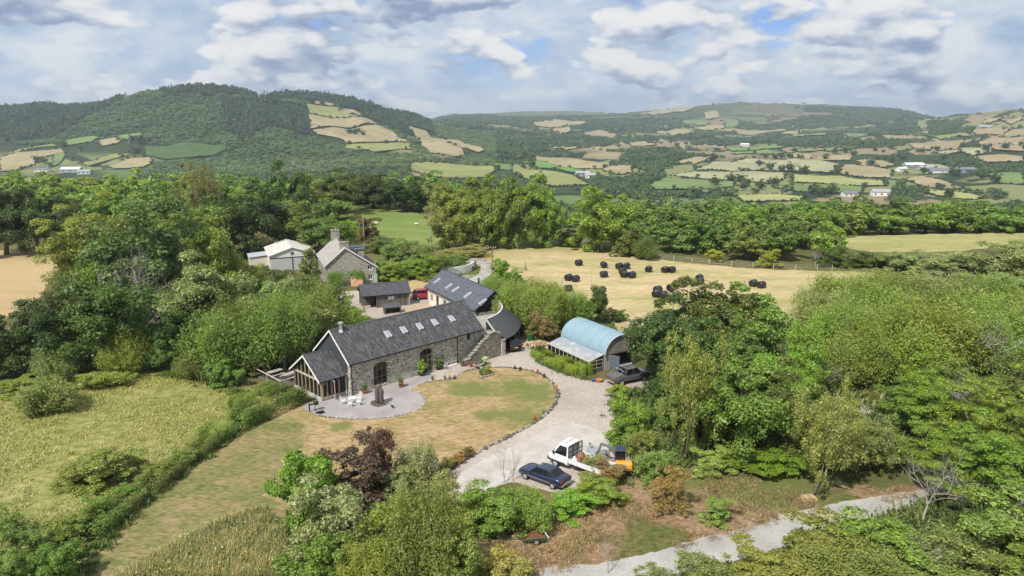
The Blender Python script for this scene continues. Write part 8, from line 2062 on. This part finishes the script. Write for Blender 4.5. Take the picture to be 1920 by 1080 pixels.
# ------------------------------------------------------------------ farms far off in the valley
def far_building(u, v, wx, wy, h, rz, label, wallm, roofm, name='farm_building'):
    P = cast(u, v)
    if P is None: return
    t = thing(name, label, 'building', (P.x, P.y, P.z - .3), rz); wx /= 2; wy /= 2; r = h + wy * .45
    MB().prism([(-wx, -wy, 0), (-wx, wy, 0), (-wx, wy, h), (-wx, 0, r), (-wx, -wy, h)], (2 * wx, 0, 0)).build('wall', wallm, t)
    for s in (-1, 1): MB().prism([(-wx - .6, s * (wy + .6), h - .25), (wx + .6, s * (wy + .6), h - .25), (wx + .6, 0, r + .1), (-wx - .6, 0, r + .1)], (0, 0, .3)).build('roof', roofm, t)
    for x in np.linspace(-wx * .7, wx * .7, 3): MB().box(x - .8, x + .8, -wy - .05, -wy + .1, h * .3, h * .7).build('opening', M_darkclad, t)
M_fw = plain('far_white', (.72, .71, .68), .7); M_fg = plain('far_grey', (.34, .36, .38), .6); M_fl = plain('far_light_roof', (.62, .63, .63), .5); M_fs = plain('far_slate', (.16, .17, .19), .6)
for a in ((1712, 313, 30, 12, 4, .1, 'long light roofed farm shed in the group by the white lane', M_fg, M_fl), (1735, 318, 24, 11, 4, .2, 'grey farm shed behind the long light roofed shed', M_fg, M_fg), (1762, 324, 42, 14, 4, -.05, 'long dark roofed cattle shed with white wall', M_fw, M_fs), (1690, 321, 16, 8, 4.5, .4, 'white farmhouse at the end of the farm sheds', M_fw, M_fl), (1808, 324, 26, 12, 5, .1, 'stone barn beyond the cattle shed', M_fg, M_fs),
          (1592, 368, 15, 8, 4, .1, 'white bungalow at the foot of the valley fields', M_fw, M_fs), (1650, 367, 18, 9, 5, -.1, 'grey roofed house at the valley foot beside trees', M_fw, M_fg), (1396, 275, 20, 10, 6, .1, 'white house alone on the valley side', M_fw, M_fw), (1092, 330, 20, 9, 5, .2, 'grey farm buildings below the bright green field', M_fg, M_fg), (1108, 334, 14, 8, 5, -.3, 'small grey farmhouse beside the grey farm buildings', M_fw, M_fg),
          (135, 323, 26, 12, 5, .1, 'light grey roofed farm shed under the wooded hill', M_fg, M_fl), (158, 326, 16, 9, 4, .3, 'small farm shed beside the light grey shed', M_fw, M_fg), (80, 322, 22, 9, 4, -.1, 'long low farm building under the wooded hill', M_fw, M_fs), (1845, 241, 30, 14, 5, .1, 'farm shed high on the slope beyond the valley farm', M_fg, M_fg)):
    far_building(*a)

# ------------------------------------------------------------------ the air
hz = MB().box(-11500, 11500, -300, 8200, -75, 190).build('haze', bpy.data.materials.new('haze'))
tag(hz, 'thin blue summer haze filling the valley', 'haze', kind='stuff')
hm_ = hz.data.materials[0]; hm_.use_nodes = True; hm_.node_tree.nodes.clear()
ho = hm_.node_tree.nodes.new('ShaderNodeOutputMaterial'); hv = hm_.node_tree.nodes.new('ShaderNodeVolumePrincipled')
hv.inputs['Color'].default_value = (.74, .86, 1.0, 1); hv.inputs['Density'].default_value = 0.000125; hv.inputs['Anisotropy'].default_value = 0.2
hm_.node_tree.links.new(hv.outputs[0], ho.inputs['Volume'])
